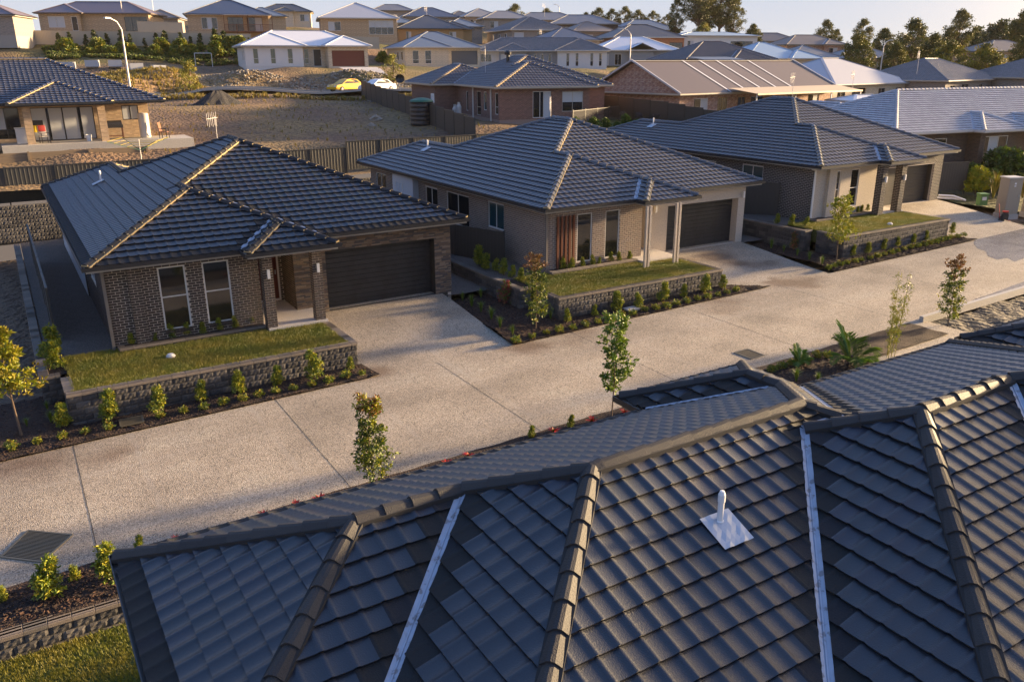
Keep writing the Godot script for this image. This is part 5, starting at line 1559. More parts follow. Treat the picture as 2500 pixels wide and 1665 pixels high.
	chips([Vector2(19.2, -16.3), Vector2(22.7, -16.3), Vector2(22.3, -12), Vector2(18.8, -12)], func(x, z): return ys(x) + 0.06, 2500, 401, "dark bark mulch of the near palm bed")
	struct("forecourt", ground_sheet(13.6, 28.0, -16.62, -11.2, func(x, z): return ys(x) - 0.004, 0.6, M["aggregate"], stain))
	# kerb wall and rough soil at the right
	var kw := MB.new()
	kw.box(Vector3(46, ys(46) + 0.06, -16.5), Vector3(36.5, 0.28, 0.16), Basis(Vector3(0, 0, 1), atan(0.02)))
	var ko := part(self, "kerb_wall", kw.mesh(M["concrete"])); tag(ko, "low concrete kerb wall along the near street edge at the right", "kerb")
	struct("rough_soil", ground_sheet(27.3, 70, -16.42, -9, func(x, z): return ys(x) - 0.12 + 0.05 * sin(x * 1.9) * cos(z * 1.7) + 0.03 * sin(x * 5.3 + z * 4.0), 0.3, M["earth"], func(x, z): return Color(0.085, 0.076, 0.066) * (0.75 + 0.4 * absf(sin(x * 2.3 + z * 1.9)))))
	# hosed-down wet patches
	var wet := [[Vector2(42.2, -22.95), Vector2(41.2, -22.4), Vector2(40.5, -21.8), Vector2(40.2, -21.2), Vector2(39.3, -20.6), Vector2(39.0, -20.0), Vector2(39.7, -19.9), Vector2(39.2, -19.3), Vector2(40.1, -19.4), Vector2(42.6, -19.6), Vector2(47, -19.9), Vector2(60, -20.2), Vector2(60, -22.95)]]
	bed_sheet(wet[0], func(x, z): return ys(x) + 0.004, "wet_patch", M["aggregate_wet"], 0.5)
	bed_sheet([Vector2(30.5, -16.66), Vector2(32, -17.0), Vector2(33.4, -17.05), Vector2(35, -17.2), Vector2(40, -17.5), Vector2(60, -17.6), Vector2(60, -16.64)], func(x, z): return ys(x) + 0.004, "wet_patch", M["aggregate_wet"], 0.5)
	# boundary slat fence left of the left house
	var F := thing("slat_fence", "dark metal slat fence along the gravel path left of the left house", "fence", Vector3(0.58, 0.92, 0))
	for k in 6:
		var z0 := -29.4 - k * 2.6
		var p := MB.new(); p.cbox(Vector3(-0.03, -0.1, z0 - 0.03), Vector3(0.03, 1.75, z0 + 0.03)); part(F, "post", p.mesh(M["fence_dark"]))
		if k < 5:
			for j in 16:
				var s := MB.new(); s.cbox(Vector3(-0.012, 0.06 + j * 0.105, z0 - 2.57), Vector3(0.012, 0.145 + j * 0.105, z0 - 0.03)); part(F, "slat", s.mesh(M["fence_dark"]))
			var c := MB.new(); c.cbox(Vector3(-0.035, 1.74, z0 - 2.57), Vector3(0.035, 1.79, z0 - 0.03)); part(F, "rail", c.mesh(M["fence_dark"]))
	# fences between and behind the new houses
	var f1 := thing("steel_fence", "dark steel fence between the left and middle new houses", "fence")
	steel_fence(f1, Vector3(17.0, 1.05, -46), Vector3(17.0, 1.05, -32.5), 1.8, "fence_dark"); steel_fence(f1, Vector3(17.0, 1.05, -32.5), Vector3(17.95, 1.12, -29.82), 1.5, "fence_dark", 0.0, 3.0)
	var f2 := thing("steel_fence", "dark steel fence between the middle and right new houses", "fence")
	steel_fence(f2, Vector3(33.2, 1.6, -46), Vector3(33.2, 1.6, -31.5), 1.8, "fence_dark"); steel_fence(f2, Vector3(33.2, 1.6, -31.5), Vector3(34.8, 1.65, -29.6), 1.8, "fence_dark", 0.0, 3.0)
	var f3 := thing("steel_fence", "brown steel fence panel right of the right new house", "fence")
	steel_fence(f3, Vector3(49.0, 1.45, -32.2), Vector3(53.9, 1.45, -30.6), 1.8, "fence_brown")
	var f4 := thing("steel_fence", "long dark steel fence on the block wall behind the new houses", "fence")
	steel_fence(f4, Vector3(-14, 2.5, -51), Vector3(19, 2.62, -51), 1.8, "fence_dark"); steel_fence(f4, Vector3(19, 2.98, -51.02), Vector3(52, 2.98, -50.5), 1.8, "fence_dark")
	var RW := thing("retaining_wall", "grey block retaining wall below the dark fence behind the new houses", "retaining wall")
	var rb := []; var rc := []
	block_wall(RW, rb, rc, Vector3(-14, 2.55, -49.6), Vector3(32, 2.75, -49.6), 0.7, 0.9, false)
	flush(RW, "block", "blockwork", block_mb(), rb, "block", 250)
	right_corner()

func right_corner() -> void:
	# two beige service cabinets
	for k in 2:
		var T := thing("service_cabinet", ["tall beige steel service cabinet by the right driveway", "shorter beige service cabinet at the right picture edge"][k], "cabinet", [Vector3(49.3, 1.0, -25.3), Vector3(51.0, 1.0, -24.7)][k], -20, "service cabinets")
		var h := 2.15 if k == 0 else 1.8
		var b := MB.new(); b.cbox(Vector3(-0.45, 0.1, -0.35), Vector3(0.45, h, 0.35)); part(T, "body", b.mesh(M["cabinet"]))
		var r := MB.new(); r.cbox(Vector3(-0.49, h, -0.39), Vector3(0.49, h + 0.06, 0.39)); part(T, "roof", r.mesh(M["cabinet_top"]))
		var p := MB.new(); p.cbox(Vector3(-0.5, -0.2, -0.4), Vector3(0.5, 0.1, 0.4)); part(T, "plinth", p.mesh(M["concrete"]))
		var d := MB.new(); d.cbox(Vector3(-0.41, 0.16, 0.35), Vector3(0.41, h - 0.06, 0.362)); part(T, "door", d.mesh(M["cabinet"]))
		var hd := MB.new(); hd.cbox(Vector3(0.3, h * 0.5, 0.362), Vector3(0.34, h * 0.5 + 0.14, 0.39)); part(T, "handle", hd.mesh(M["steel"]))
		var lb := MB.new(); lb.cbox(Vector3(-0.1, h - 0.35, 0.3625), Vector3(0.02, h - 0.25, 0.366)); lb.cbox(Vector3(-0.1, h - 0.47, 0.3625), Vector3(0.02, h - 0.41, 0.366)); part(T, "label_plate", lb.mesh(M["pvc"]))
	var G := thing("service_pillar", "small green service pillar with pale notice on the soil", "service box", Vector3(50.4, 1.2, -27.4), -25)
	var b := MB.new(); b.cbox(Vector3(-0.24, 0, -0.2), Vector3(0.24, 0.62, 0.2)); part(G, "body", b.mesh(M["box_green"]))
	var r := MB.new(); r.cbox(Vector3(-0.27, 0.62, -0.23), Vector3(0.27, 0.7, 0.23)); part(G, "lid", r.mesh(M["box_green"]))
	var n := MB.new(); n.cbox(Vector3(-0.14, 0.3, 0.2), Vector3(0.14, 0.5, 0.206)); part(G, "notice", n.mesh(M["pvc"]))
	# pressure washer
	var W := thing("pressure_washer", "red framed pressure washer standing on the wet driveway", "pressure washer", Vector3(47.5, 0.88, -24.4), 30)
	var f := MB.new()
	for s in [-0.25, 0.25]:
		f.tube([Vector3(s, 0.08, 0.3), Vector3(s, 0.12, -0.2), Vector3(s, 0.6, -0.3), Vector3(s, 1.0, -0.38)], [0.018, 0.018, 0.018, 0.018], 7)
	f.tube([Vector3(-0.25, 1.0, -0.38), Vector3(0.25, 1.0, -0.38)], [0.018, 0.018], 7); f.tube([Vector3(-0.25, 0.08, 0.3), Vector3(0.25, 0.08, 0.3)], [0.018, 0.018], 7); f.tube([Vector3(-0.25, 0.6, -0.3), Vector3(0.25, 0.6, -0.3)], [0.018, 0.018], 7)
	part(W, "frame", f.mesh(M["washer_red"]))
	var e := MB.new(); e.box(Vector3(0, 0.34, 0.0), Vector3(0.34, 0.3, 0.36)); e.box(Vector3(0, 0.54, 0.02), Vector3(0.24, 0.12, 0.26)); part(W, "engine", e.mesh(M["black_frame"]))
	var e2 := MB.new(); e2.box(Vector3(0, 0.62, 0.0), Vector3(0.28, 0.06, 0.3)); part(W, "fuel_tank", e2.mesh(M["washer_red"]))
	for s: float in [-0.3, 0.3]:
		var w := MB.new(); w.tube([Vector3(s - 0.04, 0.15, -0.15), Vector3(s + 0.04, 0.15, -0.15)], [0.15, 0.15], 18); w.tube([Vector3(s + 0.04, 0.15, -0.15), Vector3(s - 0.04, 0.15, -0.15)], [0.15, 0.15], 18); part(W, "wheel", w.mesh(M["black_frame"]))
	var hz := MB.new(); hz.tube([Vector3(47.3, 0.88, -24.7), Vector3(46.6, 0.9, -25.6), Vector3(46.0, 0.98, -26.4), Vector3(45.9, 1.1, -27.3), Vector3(46.1, 1.25, -28.2)], [0.02, 0.02, 0.02, 0.02, 0.02], 6)
	var ho := part(self, "pressure_hose", hz.mesh(M["black_frame"])); tag(ho, "black hose running across the right driveway to the washer", "hose")
	for k in 2:
		var pm := MB.new(); pm.tube([Vector3(48.6, 1.55 + k * 0.16, -29.2 + k * 0.1), Vector3(49.4, 1.5 + k * 0.15, -28.6), Vector3(50.0, 1.4, -28.3 + k * 0.12)], [0.06, 0.06, 0.06], 10)
		var po := part(self, "plastic_pipe", pm.mesh(M["pvc"])); tag(po, ["lower", "upper"][k] + " white plastic pipe lying beside the right garage", "pipe", "plastic pipes")
		po.name = "plastic_pipe" if k == 0 else "plastic_pipe_001"
	var sh := shrub_meshes(71, 1.0, 1.2, 120, 0.12, 0.05, YG, 4)
	plant("shrub", "bright yellow-green shrub behind the brown fence panel", "shrub", Vector3(54.6, 1.2, -30.2), sh, 1.6)
	var bh := shrub_meshes(72, 1.0, 1.9, 260, 0.14, 0.06, DG + MG, 4)
	plant("shrub", "large dark green bush in front of the pale-roofed house", "shrub", Vector3(59.5, 0.9, -30.8), bh, 2.6)
	plant("shrub", "dark green bush left of the large bush", "shrub", Vector3(56.8, 0.9, -32.2), bh, 1.7)
	var tg := tuft_mesh(131, 80, 1.0, 0.5, [Color(0.32, 0.22, 0.05), Color(0.26, 0.2, 0.04), Color(0.2, 0.2, 0.03)], 0.02)
	for k in 4: plant("tall_grass", "tall golden grass clump beside the cabinets, %s from the left" % ORD[k], "grass plant", [Vector3(54.6, 1.1, -29.0), Vector3(55.6, 1.1, -28.6), Vector3(56.2, 1.1, -28.0), Vector3(54.2, 1.1, -27.4)][k], [tg], [1.9, 1.7, 1.6, 1.0][k], "golden grass clumps", -1.0, ["blades"])

func brick_tex(c: Array, mort: Color, sd: int) -> ImageTexture:
	# fine brick coursing for walls too far to pick bricks apart: 0.96 m by 0.688 m
	var im := Image.create(192, 128, false, Image.FORMAT_RGB8)
	im.fill(mort.linear_to_srgb())
	var g := RandomNumberGenerator.new(); g.seed = sd
	for r in 8:
		for k in 5:
			var x := k * 48 + (24 if r % 2 else 0) - 48
			var col: Color = (c[g.randi() % c.size()] * g.randf_range(0.85, 1.15)).linear_to_srgb()
			for q in [0, 192]:
				im.fill_rect(Rect2i(x + q, r * 16, 46, 14), col)
	return ImageTexture.create_from_image(im)
func brick_far(key: String, c: Array, mort: Color, sd: int) -> void:
	var m := mat(key, Color(1, 1, 1), 0.85)
	m.albedo_texture = brick_tex(c, mort, sd); m.uv1_scale = Vector3(1.0 / 0.96, 1.0 / 0.688, 1)
func far_materials() -> void:
	brick_far("far_tan", [Color(0.40, 0.28, 0.17), Color(0.45, 0.32, 0.20), Color(0.35, 0.25, 0.16)], Color(0.42, 0.34, 0.25), 1)
	brick_far("far_brown", [Color(0.17, 0.085, 0.065), Color(0.14, 0.07, 0.055), Color(0.20, 0.10, 0.075)], Color(0.32, 0.26, 0.22), 2)
	brick_far("far_pink", [Color(0.34, 0.19, 0.14), Color(0.40, 0.25, 0.19), Color(0.27, 0.15, 0.12), Color(0.44, 0.31, 0.25)], Color(0.40, 0.32, 0.26), 3)
	brick_far("far_orange", [Color(0.40, 0.15, 0.065), Color(0.36, 0.13, 0.06), Color(0.44, 0.18, 0.08)], Color(0.38, 0.26, 0.18), 4)
	brick_far("far_grey", [Color(0.26, 0.22, 0.19), Color(0.30, 0.25, 0.21), Color(0.22, 0.19, 0.17)], Color(0.34, 0.31, 0.28), 5)
	brick_far("far_cream", [Color(0.56, 0.46, 0.33), Color(0.60, 0.50, 0.37), Color(0.52, 0.43, 0.31)], Color(0.55, 0.48, 0.38), 6)
	brick_far("far_dark", [Color(0.085, 0.06, 0.045), Color(0.11, 0.075, 0.055), Color(0.07, 0.05, 0.04)], Color(0.26, 0.21, 0.17), 7)
	mat("wall_white", Color(0.62, 0.60, 0.58), 0.6); mat("wall_grey", Color(0.26, 0.27, 0.29), 0.6); mat("wall_ochre", Color(0.30, 0.20, 0.10), 0.8)
	mat("roof_white", Color(0.62, 0.63, 0.66), 0.45); mat("roof_navy", Color(0.045, 0.06, 0.10), 0.42); mat("roof_slate", Color(0.11, 0.14, 0.19), 0.42); mat("roof_purple", Color(0.15, 0.115, 0.125), 0.45)
	mat("roof_pale", Color(0.40, 0.40, 0.42), 0.45); mat("roof_char", Color(0.06, 0.062, 0.07), 0.45); mat("roof_grey", Color(0.19, 0.19, 0.20), 0.5); mat("roof_brown", Color(0.17, 0.145, 0.13), 0.55); mat("roof_sky", Color(0.30, 0.40, 0.50), 0.42); mat("roof_umber", Color(0.12, 0.095, 0.085), 0.5)
	mat("roof_ochre", Color(0.55, 0.43, 0.28), 0.55)
	mat("garage_red", Color(0.17, 0.05, 0.032), 0.5); mat("garage_grey", Color(0.12, 0.125, 0.135), 0.5); mat("garage_white", Color(0.6, 0.58, 0.56), 0.5)
	mat("timber_grey", Color(0.20, 0.15, 0.10), 0.9); mat("timber_deck", Color(0.15, 0.06, 0.03), 0.7)
	mat("asphalt", Color(0.075, 0.075, 0.075), 0.9); mat("gravel_heap", Color(0.032, 0.03, 0.03), 0.95); tri_tex(M["gravel_heap"], null, 1.0, noise_tex(0.2, FastNoiseLite.TYPE_SIMPLEX_SMOOTH, [], [], 256, 4, 19, 12.0), 1.0)
	mat("car_yellow", Color(0.62, 0.36, 0.02), 0.25); mat("car_white", Color(0.7, 0.7, 0.7), 0.25); mat("tyre", Color(0.015, 0.015, 0.015), 0.8); mat("rim", Color(0.5, 0.5, 0.5), 0.3, 0.8)
	mat("pole", Color(0.55, 0.52, 0.50), 0.45, 0.2); mat("tank_grey", Color(0.42, 0.40, 0.38), 0.4); mat("tank_green", Color(0.015, 0.10, 0.055), 0.5); mat("plastic_wrap", Color(0.42, 0.43, 0.46), 0.35)
	mat("yellow_cloth", Color(0.55, 0.38, 0.01), 0.8); mat("red_cloth", Color(0.55, 0.07, 0.06), 0.8); mat("rock", Color(0.24, 0.21, 0.17), 0.9)
	mat("solar", Color(0.012, 0.02, 0.05), 0.12)
	mat("lamp_head", Color(0.6, 0.6, 0.58), 0.4)

# known heights of the land behind the new houses: x, z, y
const LAND := [[-60, -50, 2.2], [-10, -52, 2.6], [8, -52, 2.6], [19, -52, 2.75], [30, -52, 3.3], [42, -52, 3.6], [50, -50, 3.6], [0, -56, 3.5], [8, -56, 3.6], [5, -62, 4.5], [-10, -64, 4.4], [10, -66, 4.6], [12, -62, 4.2], [21, -57, 4.2], [27, -60, 4.4], [26, -75, 5.0], [14, -89, 5.6], [32, -88, 5.6], [20, -86, 5.75], [0, -86, 5.4], [-30, -90, 5.4],
	[17, -102, 5.7], [33, -96, 6.0], [44, -91, 6.2], [-20, -108, 5.4], [60, -84, 6.4], [75, -78, 6.6], [22, -104, 6.6], [28, -102.5, 6.3], [35, -99, 6.25], [28, -108, 8.7], [40, -103, 8.6], [36, -112, 8.9], [28, -122, 9.0], [45, -112, 8.9], [14, -118, 9.2], [15, -106, 7.9], [18, -109, 8.7], [4, -110, 7.4], [4, -122, 9.4], [17, -132, 10.3], [4, -141, 11.4], [33, -134, 11.6], [7, -146, 12.6], [20, -144, 12.6], [34, -140, 12.2], [15, -152, 14.2], [30, -148, 14.1], [36, -150, 14.2], [50, -146, 12.9], [56, -150, 13.2], [-30, -150, 12.8], [15, -180, 15.0], [0, -170, 14.6],
	[55, -121, 8.95], [62, -118, 8.9], [60, -104, 7.4], [50, -100, 7.0], [78, -108, 8.5], [70, -116, 8.6], [82, -98, 7.2], [64, -86, 6.7], [72, -92, 7.3], [100, -112, 9.2], [94, -105, 8.4], [92, -130, 10.5], [76, -154, 13.0], [88, -152, 12.8], [100, -145, 12.6], [94, -194, 17.4], [112, -202, 18.0], [106, -180, 16.6], [118, -186, 16.7], [60, -190, 17.0], [50, -205, 18.0], [100, -229, 20.8], [120, -223, 19.4], [150, -235, 21.5], [172, -222, 20.5], [116, -167, 15.0], [129, -156, 13.7], [108, -144, 12.6], [108, -127, 8.4], [118, -127, 8.6], [146, -149, 14.5],
	[34, -60, 4.95], [32, -74, 5.2], [44, -58, 4.9], [40, -50, 4.6], [46, -50, 4.6], [54, -58, 4.0], [66, -60, 4.0], [79, -62, 3.9], [60, -72, 4.6], [88, -68, 3.9], [100, -66, 4.0], [106, -64, 4.2], [118, -62, 4.3], [110, -60, 4.5], [89, -88, 6.9], [103, -92, 7.0], [118, -95, 7.1], [125, -91, 7.1], [109, -81, 6.6], [123, -73, 5.4], [147, -122, 9.9], [164, -149, 11.3], [165, -104, 9.1], [158, -90, 8.2], [200, -125, 9.3], [216, -115, 10.2], [195, -105, 10.0], [260, -150, 12.0], [320, -120, 12.0], [300, -60, 9.0], [200, -60, 6.0], [150, -55, 4.0], [90, -45, 2.6], [70, -36, 1.9], [60, -34, 1.7], [56, -40, 2.2], [120, -40, 2.8], [60, -49, 3.2], [80, -50, 3.2], [250, -250, 16.0], [60, -280, 22.0], [-40, -260, 20.0], [160, -300, 23.0]]
func land(x: float, z: float) -> float:
	var s := 0.0; var w := 0.0
	for p in LAND:
		var d: float = (x - p[0]) * (x - p[0]) + (z - p[1]) * (z - p[1]) + 0.6
		if d > 3600.0 and w > 0.001: continue
		var k := 1.0 / (d * sqrt(d))
		s += k * p[2]; w += k
	return s / w
var land_noise := FastNoiseLite.new()
func land_y(x: float, z: float) -> float:
	return land(x, z) + land_noise.get_noise_2d(x, z) * 0.22
func land_tint(x: float, z: float) -> Color:
	var a := land_noise.get_noise_2d(x * 0.7 + 50, z * 0.7)
	var b := land_noise.get_noise_2d(x * 3.0, z * 3.0 + 90)
	var soil := Color(0.22, 0.14, 0.085); var dry := Color(0.31, 0.22, 0.10); var green := Color(0.085, 0.095, 0.022); var dark := Color(0.11, 0.08, 0.06)
	var c := soil.lerp(dry, clampf(0.45 + a * 1.6, 0, 1)).lerp(dark, clampf(b * 1.4, 0, 0.7))
	# planted slope below the cream fence, lawns among the houses
	if z < -124 and x < 40: c = c.lerp(green, clampf(0.55 + a, 0, 0.85))
	elif x > 38: c = c.lerp(green, clampf(0.45 + a * 1.5, 0, 0.9))
	if x > 38 and x < 48 and z > -62 and z < -48: c = Color(0.10, 0.12, 0.02)
	return c * (0.9 + 0.25 * b)

func add_house(called: String, label: String, d: Array, rects: Array, cfg: Dictionary, group := "houses on the hillside") -> Node3D:
	# d: x, eave y, z of the front left eave corner, turn, width, depth
	cfg["rects"] = rects
	var ev: float = cfg.get("eave", 2.45)
	if not cfg.has("base"): cfg["base"] = 1.6
	return house(called, label, Vector3(d[0], d[1] - ev, d[2]), d[3], cfg, "house", group)
func metal(key: String, pitch := 22.5) -> Dictionary:
	return {"pitch": pitch, "key": key}
func tiled(key: String) -> Dictionary:
	return {"pitch": 22.5, "tiles": true, "key": key, "valley": 0.05}

func background() -> void:
	land_noise.seed = 8; land_noise.frequency = 0.09; land_noise.fractal_octaves = 5
	var gm := ground_sheet(-60, 140, -170, -49.4, land_y, 1.6, M["earth"], land_tint)
	struct("terrain", gm)
	struct("terrain", ground_sheet(140, 330, -170, -30, land_y, 5.0, M["earth"], land_tint))
	struct("terrain", ground_sheet(-60, 330, -330, -169.8, land_y, 6.0, M["earth"], land_tint))
	struct("terrain", ground_sheet(52, 140.2, -49.6, -22, func(x, z): return lerpf(ys(x) - 0.1, land_y(x, z), clampf((-30 - z) / 12.0, 0, 1)), 2.0, M["earth"], land_tint))
	struct("ground", ground_sheet(-400, 400, -49.5, 60, func(x, z): return minf(ys(x), 0.6) - (0.75 if z > -15.5 else 0.12), 6.0, M["earth"], func(x, z): return Color(0.13, 0.095, 0.07)))
	struct("terrain", ground_sheet(-2500, 2500, -2600, -300, func(x, z): return 14.0 - 0.012 * maxf(0, -300 - z), 150.0, M["earth"], func(x, z): return Color(0.05, 0.06, 0.03)))
	# road across the hillside
	var rp := [Vector2(-20, -107), Vector2(17, -100.5), Vector2(33, -95.5), Vector2(44, -91), Vector2(60, -84.5), Vector2(76, -78)]
	var rm := MB.new(); var km := MB.new()
	for i in rp.size() - 1:
		for s in 8:
			var a: Vector2 = rp[i].lerp(rp[i + 1], s / 8.0); var b: Vector2 = rp[i].lerp(rp[i + 1], (s + 1) / 8.0)
			var d: Vector2 = (rp[i + 1] - rp[i]).normalized(); var n := Vector2(-d.y, d.x) * 3.0
			var ya := land(a.x, a.y) + 0.28; var yb := land(b.x, b.y) + 0.28
			rm.quad(Vector3(a.x + n.x, ya, a.y + n.y), Vector3(b.x + n.x, yb, b.y + n.y), Vector3(b.x - n.x, yb, b.y - n.y), Vector3(a.x - n.x, ya, a.y - n.y))
			for sg in [-1.0, 1.0]:
				km.bar(Vector3(a.x + n.x * 1.05 * sg, ya + 0.03, a.y + n.y * 1.05 * sg), Vector3(b.x + n.x * 1.05 * sg, yb + 0.03, b.y + n.y * 1.05 * sg), 0.3, 0.22)
	struct("hillside_road", rm.mesh(M["asphalt"])); struct("hillside_kerb", km.mesh(M["concrete"]))
	mid_houses()
	hill_houses()
	hill_things()
	hill_trees()

func mid_houses() -> void:
	# tan brick house at the left with a covered patio
	var w2 := {"v": [0.5], "fm": "black_frame", "glass": "glass", "blind": [[0.0, 0.5, 0.0, 1.0], [0.5, 1.0, 0.0, 1.0]]}
	var t1 := house("brick_house", "tan brick house with navy tiled hip roof and covered patio at the left", Vector3(-10, 4.7, -61.2), 0, {
		"rects": [[0.0, 20.2, -12.6, 0.0], [11.0, 16.9, -7.0, 0.9]], "wall_rects": [[0.5, 19.4, -12.0, -2.0]], "eave": 2.3, "style": {"mat": "far_tan"}, "base": 1.5, "fascia_mat": "gutter_dark", "soffit": "beige_trim",
		"ops": [["f", 12.25, 15.95, 0.0, 2.1, "win", {"v": [0.25, 0.5, 0.75], "fm": "black_frame", "blind": [[0.0, 0.25, 0, 1], [0.27, 0.5, 0, 1], [0.5, 0.75, 0, 1], [0.78, 1.0, 0, 1]]}],
			["f", 17.7, 18.75, 1.15, 2.1, "win", w2], ["f", 9.6, 11.6, 0.2, 2.15, "win", {"v": [0.6], "h": [0.3], "fm": "black_frame", "blind": [[0.0, 0.6, 0.3, 1.0]]}]],
		"piers": [[11.75, 12.2, -0.2, 0.25, -0.3, 2.6, {"mat": "far_tan"}], [16.0, 16.45, -0.2, 0.25, -0.3, 2.6, {"mat": "far_tan"}]],
		"roof": {"pitch": 22.5, "tiles": true, "key": "tile_navy", "parts": 0, "mortar": "mortar_cream"}})
	# brown brick house in the middle
	var wf := {"v": [0.5], "fm": "beige_trim", "blind": [[0.0, 1.0, 0.45, 1.0]], "bm": "blind"}
	var t2 := house("brick_house", "dark red-brown brick house with brown tiled hip roof beyond the middle fence", Vector3(34.5, 5.05, -58.5), -12, {
		"rects": [[0.0, 11.6, -17.0, -2.6], [0.0, 9.0, -10.0, 0.0], [-2.2, 6.0, -22.5, -12.0]], "eave": 2.4, "style": {"mat": "far_brown"}, "base": 1.5, "gutter": "beige_trim", "soffit": "beige_trim", "fascia_mat": "beige_trim",
		"ops": [["f", 3.4, 5.0, 0.1, 2.2, "win", {"v": [0.4, 0.6], "blind": [[0.6, 1.0, 0, 1]]}], ["f", 6.0, 7.9, 0.55, 2.15, "win", wf], ["l", -1.6, -0.8, 0.4, 2.1, "win", {"h": [0.35]}],
			["l", -4.6, -3.8, 0.6, 2.1, "win", {"glass": "glass_teal"}], ["l", -6.6, -5.4, 0.1, 2.1, "win", {"h": [0.35], "fm": "beige_trim"}], ["l", -9.8, -9.2, 0.3, 2.0, "win", {}]],
		"roof": {"pitch": 22.5, "tiles": true, "key": "tile_brown", "parts": 0, "mortar": "mortar_cream"}})
	for z in [-2.4, -7.4]:
		var dp := MB.new(); dp.cbox(Vector3(0.36, -0.5, z - 0.05), Vector3(0.46, 2.4, z + 0.05)); part(t2, "downpipe", dp.mesh(M["wall_white"]))
	var vt := MB.new(); vt.lathe(Vector3(4.6, 4.95, -10.0), [Vector2(0.15, -0.5), Vector2(0.15, 0.1), Vector2(0.3, 0.15), Vector2(0.32, 0.35), Vector2(0.2, 0.5), Vector2(0, 0.52)], 14); part(t2, "roof_ventilator", vt.mesh(M["gutter_dark"]))
	# pinkish gabled house
	var t3 := house("brick_house", "pinkish mottled brick house with umber gable roof and ochre patio cover", Vector3(54.2, 4.1, -58.5), 5, {
		"rects": [[0.0, 25.5, -13.0, 0.0, [2, 3]]], "inset": 0.6, "eave": 2.4, "style": {"mat": "far_pink"}, "base": 1.5, "gutter": "beige_trim", "soffit": "beige_trim", "fascia_mat": "beige_trim",
		"ops": [["l", -4.6, -2.6, 0.6, 1.9, "win", {"v": [0.45], "fm": "beige_trim", "blind": [[0.45, 1, 0, 1]]}], ["l", -10.2, -8.4, 0.6, 1.9, "win", {"v": [0.45], "fm": "beige_trim", "blind": [[0.45, 1, 0, 1]]}],
			["f", 2.6, 4.6, 0.0, 2.1, "win", {"v": [0.5], "blind": [[0.5, 1, 0, 1]]}], ["f", 6.0, 7.4, 0.5, 2.1, "win", {"v": [0.5], "fm": "fence_yellow"}], ["f", 9.0, 10.2, 0.5, 2.1, "win", {"v": [0.5], "fm": "fence_yellow"}], ["f", 11.0, 13.0, 0.0, 2.1, "win", {"v": [0.4], "fm": "fence_yellow"}], ["f", 17.0, 18.6, 0.0, 2.1, "win", {"v": [0.5], "blind": [[0.5, 1, 0, 1]]}], ["f", 20.6, 22.6, 0.0, 2.1, "win", {"v": [0.5], "blind": [[0.5, 1, 0, 1]]}]],
		"roof": {"pitch": 24.0, "key": "roof_umber", "capmat": "roof_pale"}})
	gable(t3, 0.6, -12.4, -0.6, 2.4, "far_pink", 24.0, 13.0)
	gable(t3, 24.9, -12.4, -0.6, 2.4, "far_pink", 24.0, 13.0)
	var tr := tan(deg_to_rad(24.0))
	for k in 5:
		var fx := 7.0 + k * 2.6
		var sb := MB.new(); sb.quad(Vector3(fx, 2.64, 0.0), Vector3(fx + 0.22, 2.64, 0.0), Vector3(fx + 0.22, 2.64 + 6.5 * tr, -6.5), Vector3(fx, 2.64 + 6.5 * tr, -6.5)); part(t3, "skylight_sheet", sb.mesh(M["roof_white"]))
	for e in [0.0, 25.5]:
		var bg := MB.new(); bg.bar(Vector3(e, 2.62, 0.0), Vector3(e, 2.66 + 6.5 * tr, -6.5), 0.14, 0.16); bg.bar(Vector3(e, 2.62, -13.0), Vector3(e, 2.66 + 6.5 * tr, -6.5), 0.14, 0.16); part(t3, "barge_board", bg.mesh(M["roof_pale"]))
	var pt := MB.new(); pt.quad(Vector3(6.5, 2.55, 3.6), Vector3(24.5, 2.5, 3.2), Vector3(25.4, 2.95, -0.4), Vector3(7.2, 2.95, -0.4)); pt.quad(Vector3(7.2, 2.93, -0.4), Vector3(25.4, 2.93, -0.4), Vector3(24.5, 2.48, 3.2), Vector3(6.5, 2.53, 3.6)); pt.bar(Vector3(6.5, 2.5, 3.62), Vector3(24.5, 2.45, 3.22), 0.08, 0.16)
	part(t3, "patio_cover", pt.mesh(M["roof_ochre"]))
	for x in [7.0, 13.0, 19.0, 24.3]:
		var p := MB.new(); p.cbox(Vector3(x - 0.05, -0.3, 3.1), Vector3(x + 0.05, 2.5, 3.2)); part(t3, "post", p.mesh(M["wall_white"]))
	# pale tiled house at the right
	var t4 := house("brick_house", "brown brick house with pale grey tiled roof at the right edge", Vector3(51.2, 2.25, -34.3), -9, {
		"rects": [[0.0, 26.0, -12.0, 0.0], [7.2, 12.0, -6.0, 0.9], [11.5, 15.5, -6.0, 1.7], [0.5, 7.5, -16.0, -6.0]], "wall_rects": [[0.6, 25.4, -11.4, -0.8], [7.8, 11.4, -6.0, 0.2]], "eave": 2.5, "style": {"mat": "far_dark"}, "base": 1.6, "gutter": "gutter_pale", "fascia_mat": "gutter_pale",
		"ops": [["f", 8.3, 10.6, 0.2, 2.2, "win", {"v": [0.2, 0.6], "blind": [[0.2, 0.6, 0, 1]]}], ["f", 4.6, 5.8, 0.8, 2.1, "win", {}], ["f", 16.5, 18.5, 0.5, 2.1, "win", {}]],
		"piers": [[12.0, 12.7, 0.6, 1.3, -0.3, 1.6, {"mat": "wall_grey"}], [14.6, 15.3, 0.6, 1.3, -0.3, 1.6, {"mat": "wall_grey"}]],
		"roof": {"pitch": 22.5, "tiles": true, "key": "tile_pale", "parts": 0}})
	# grey metal hip behind, dark tiled hips at the right
	var g := {"v": [0.5], "fm": "beige_trim"}
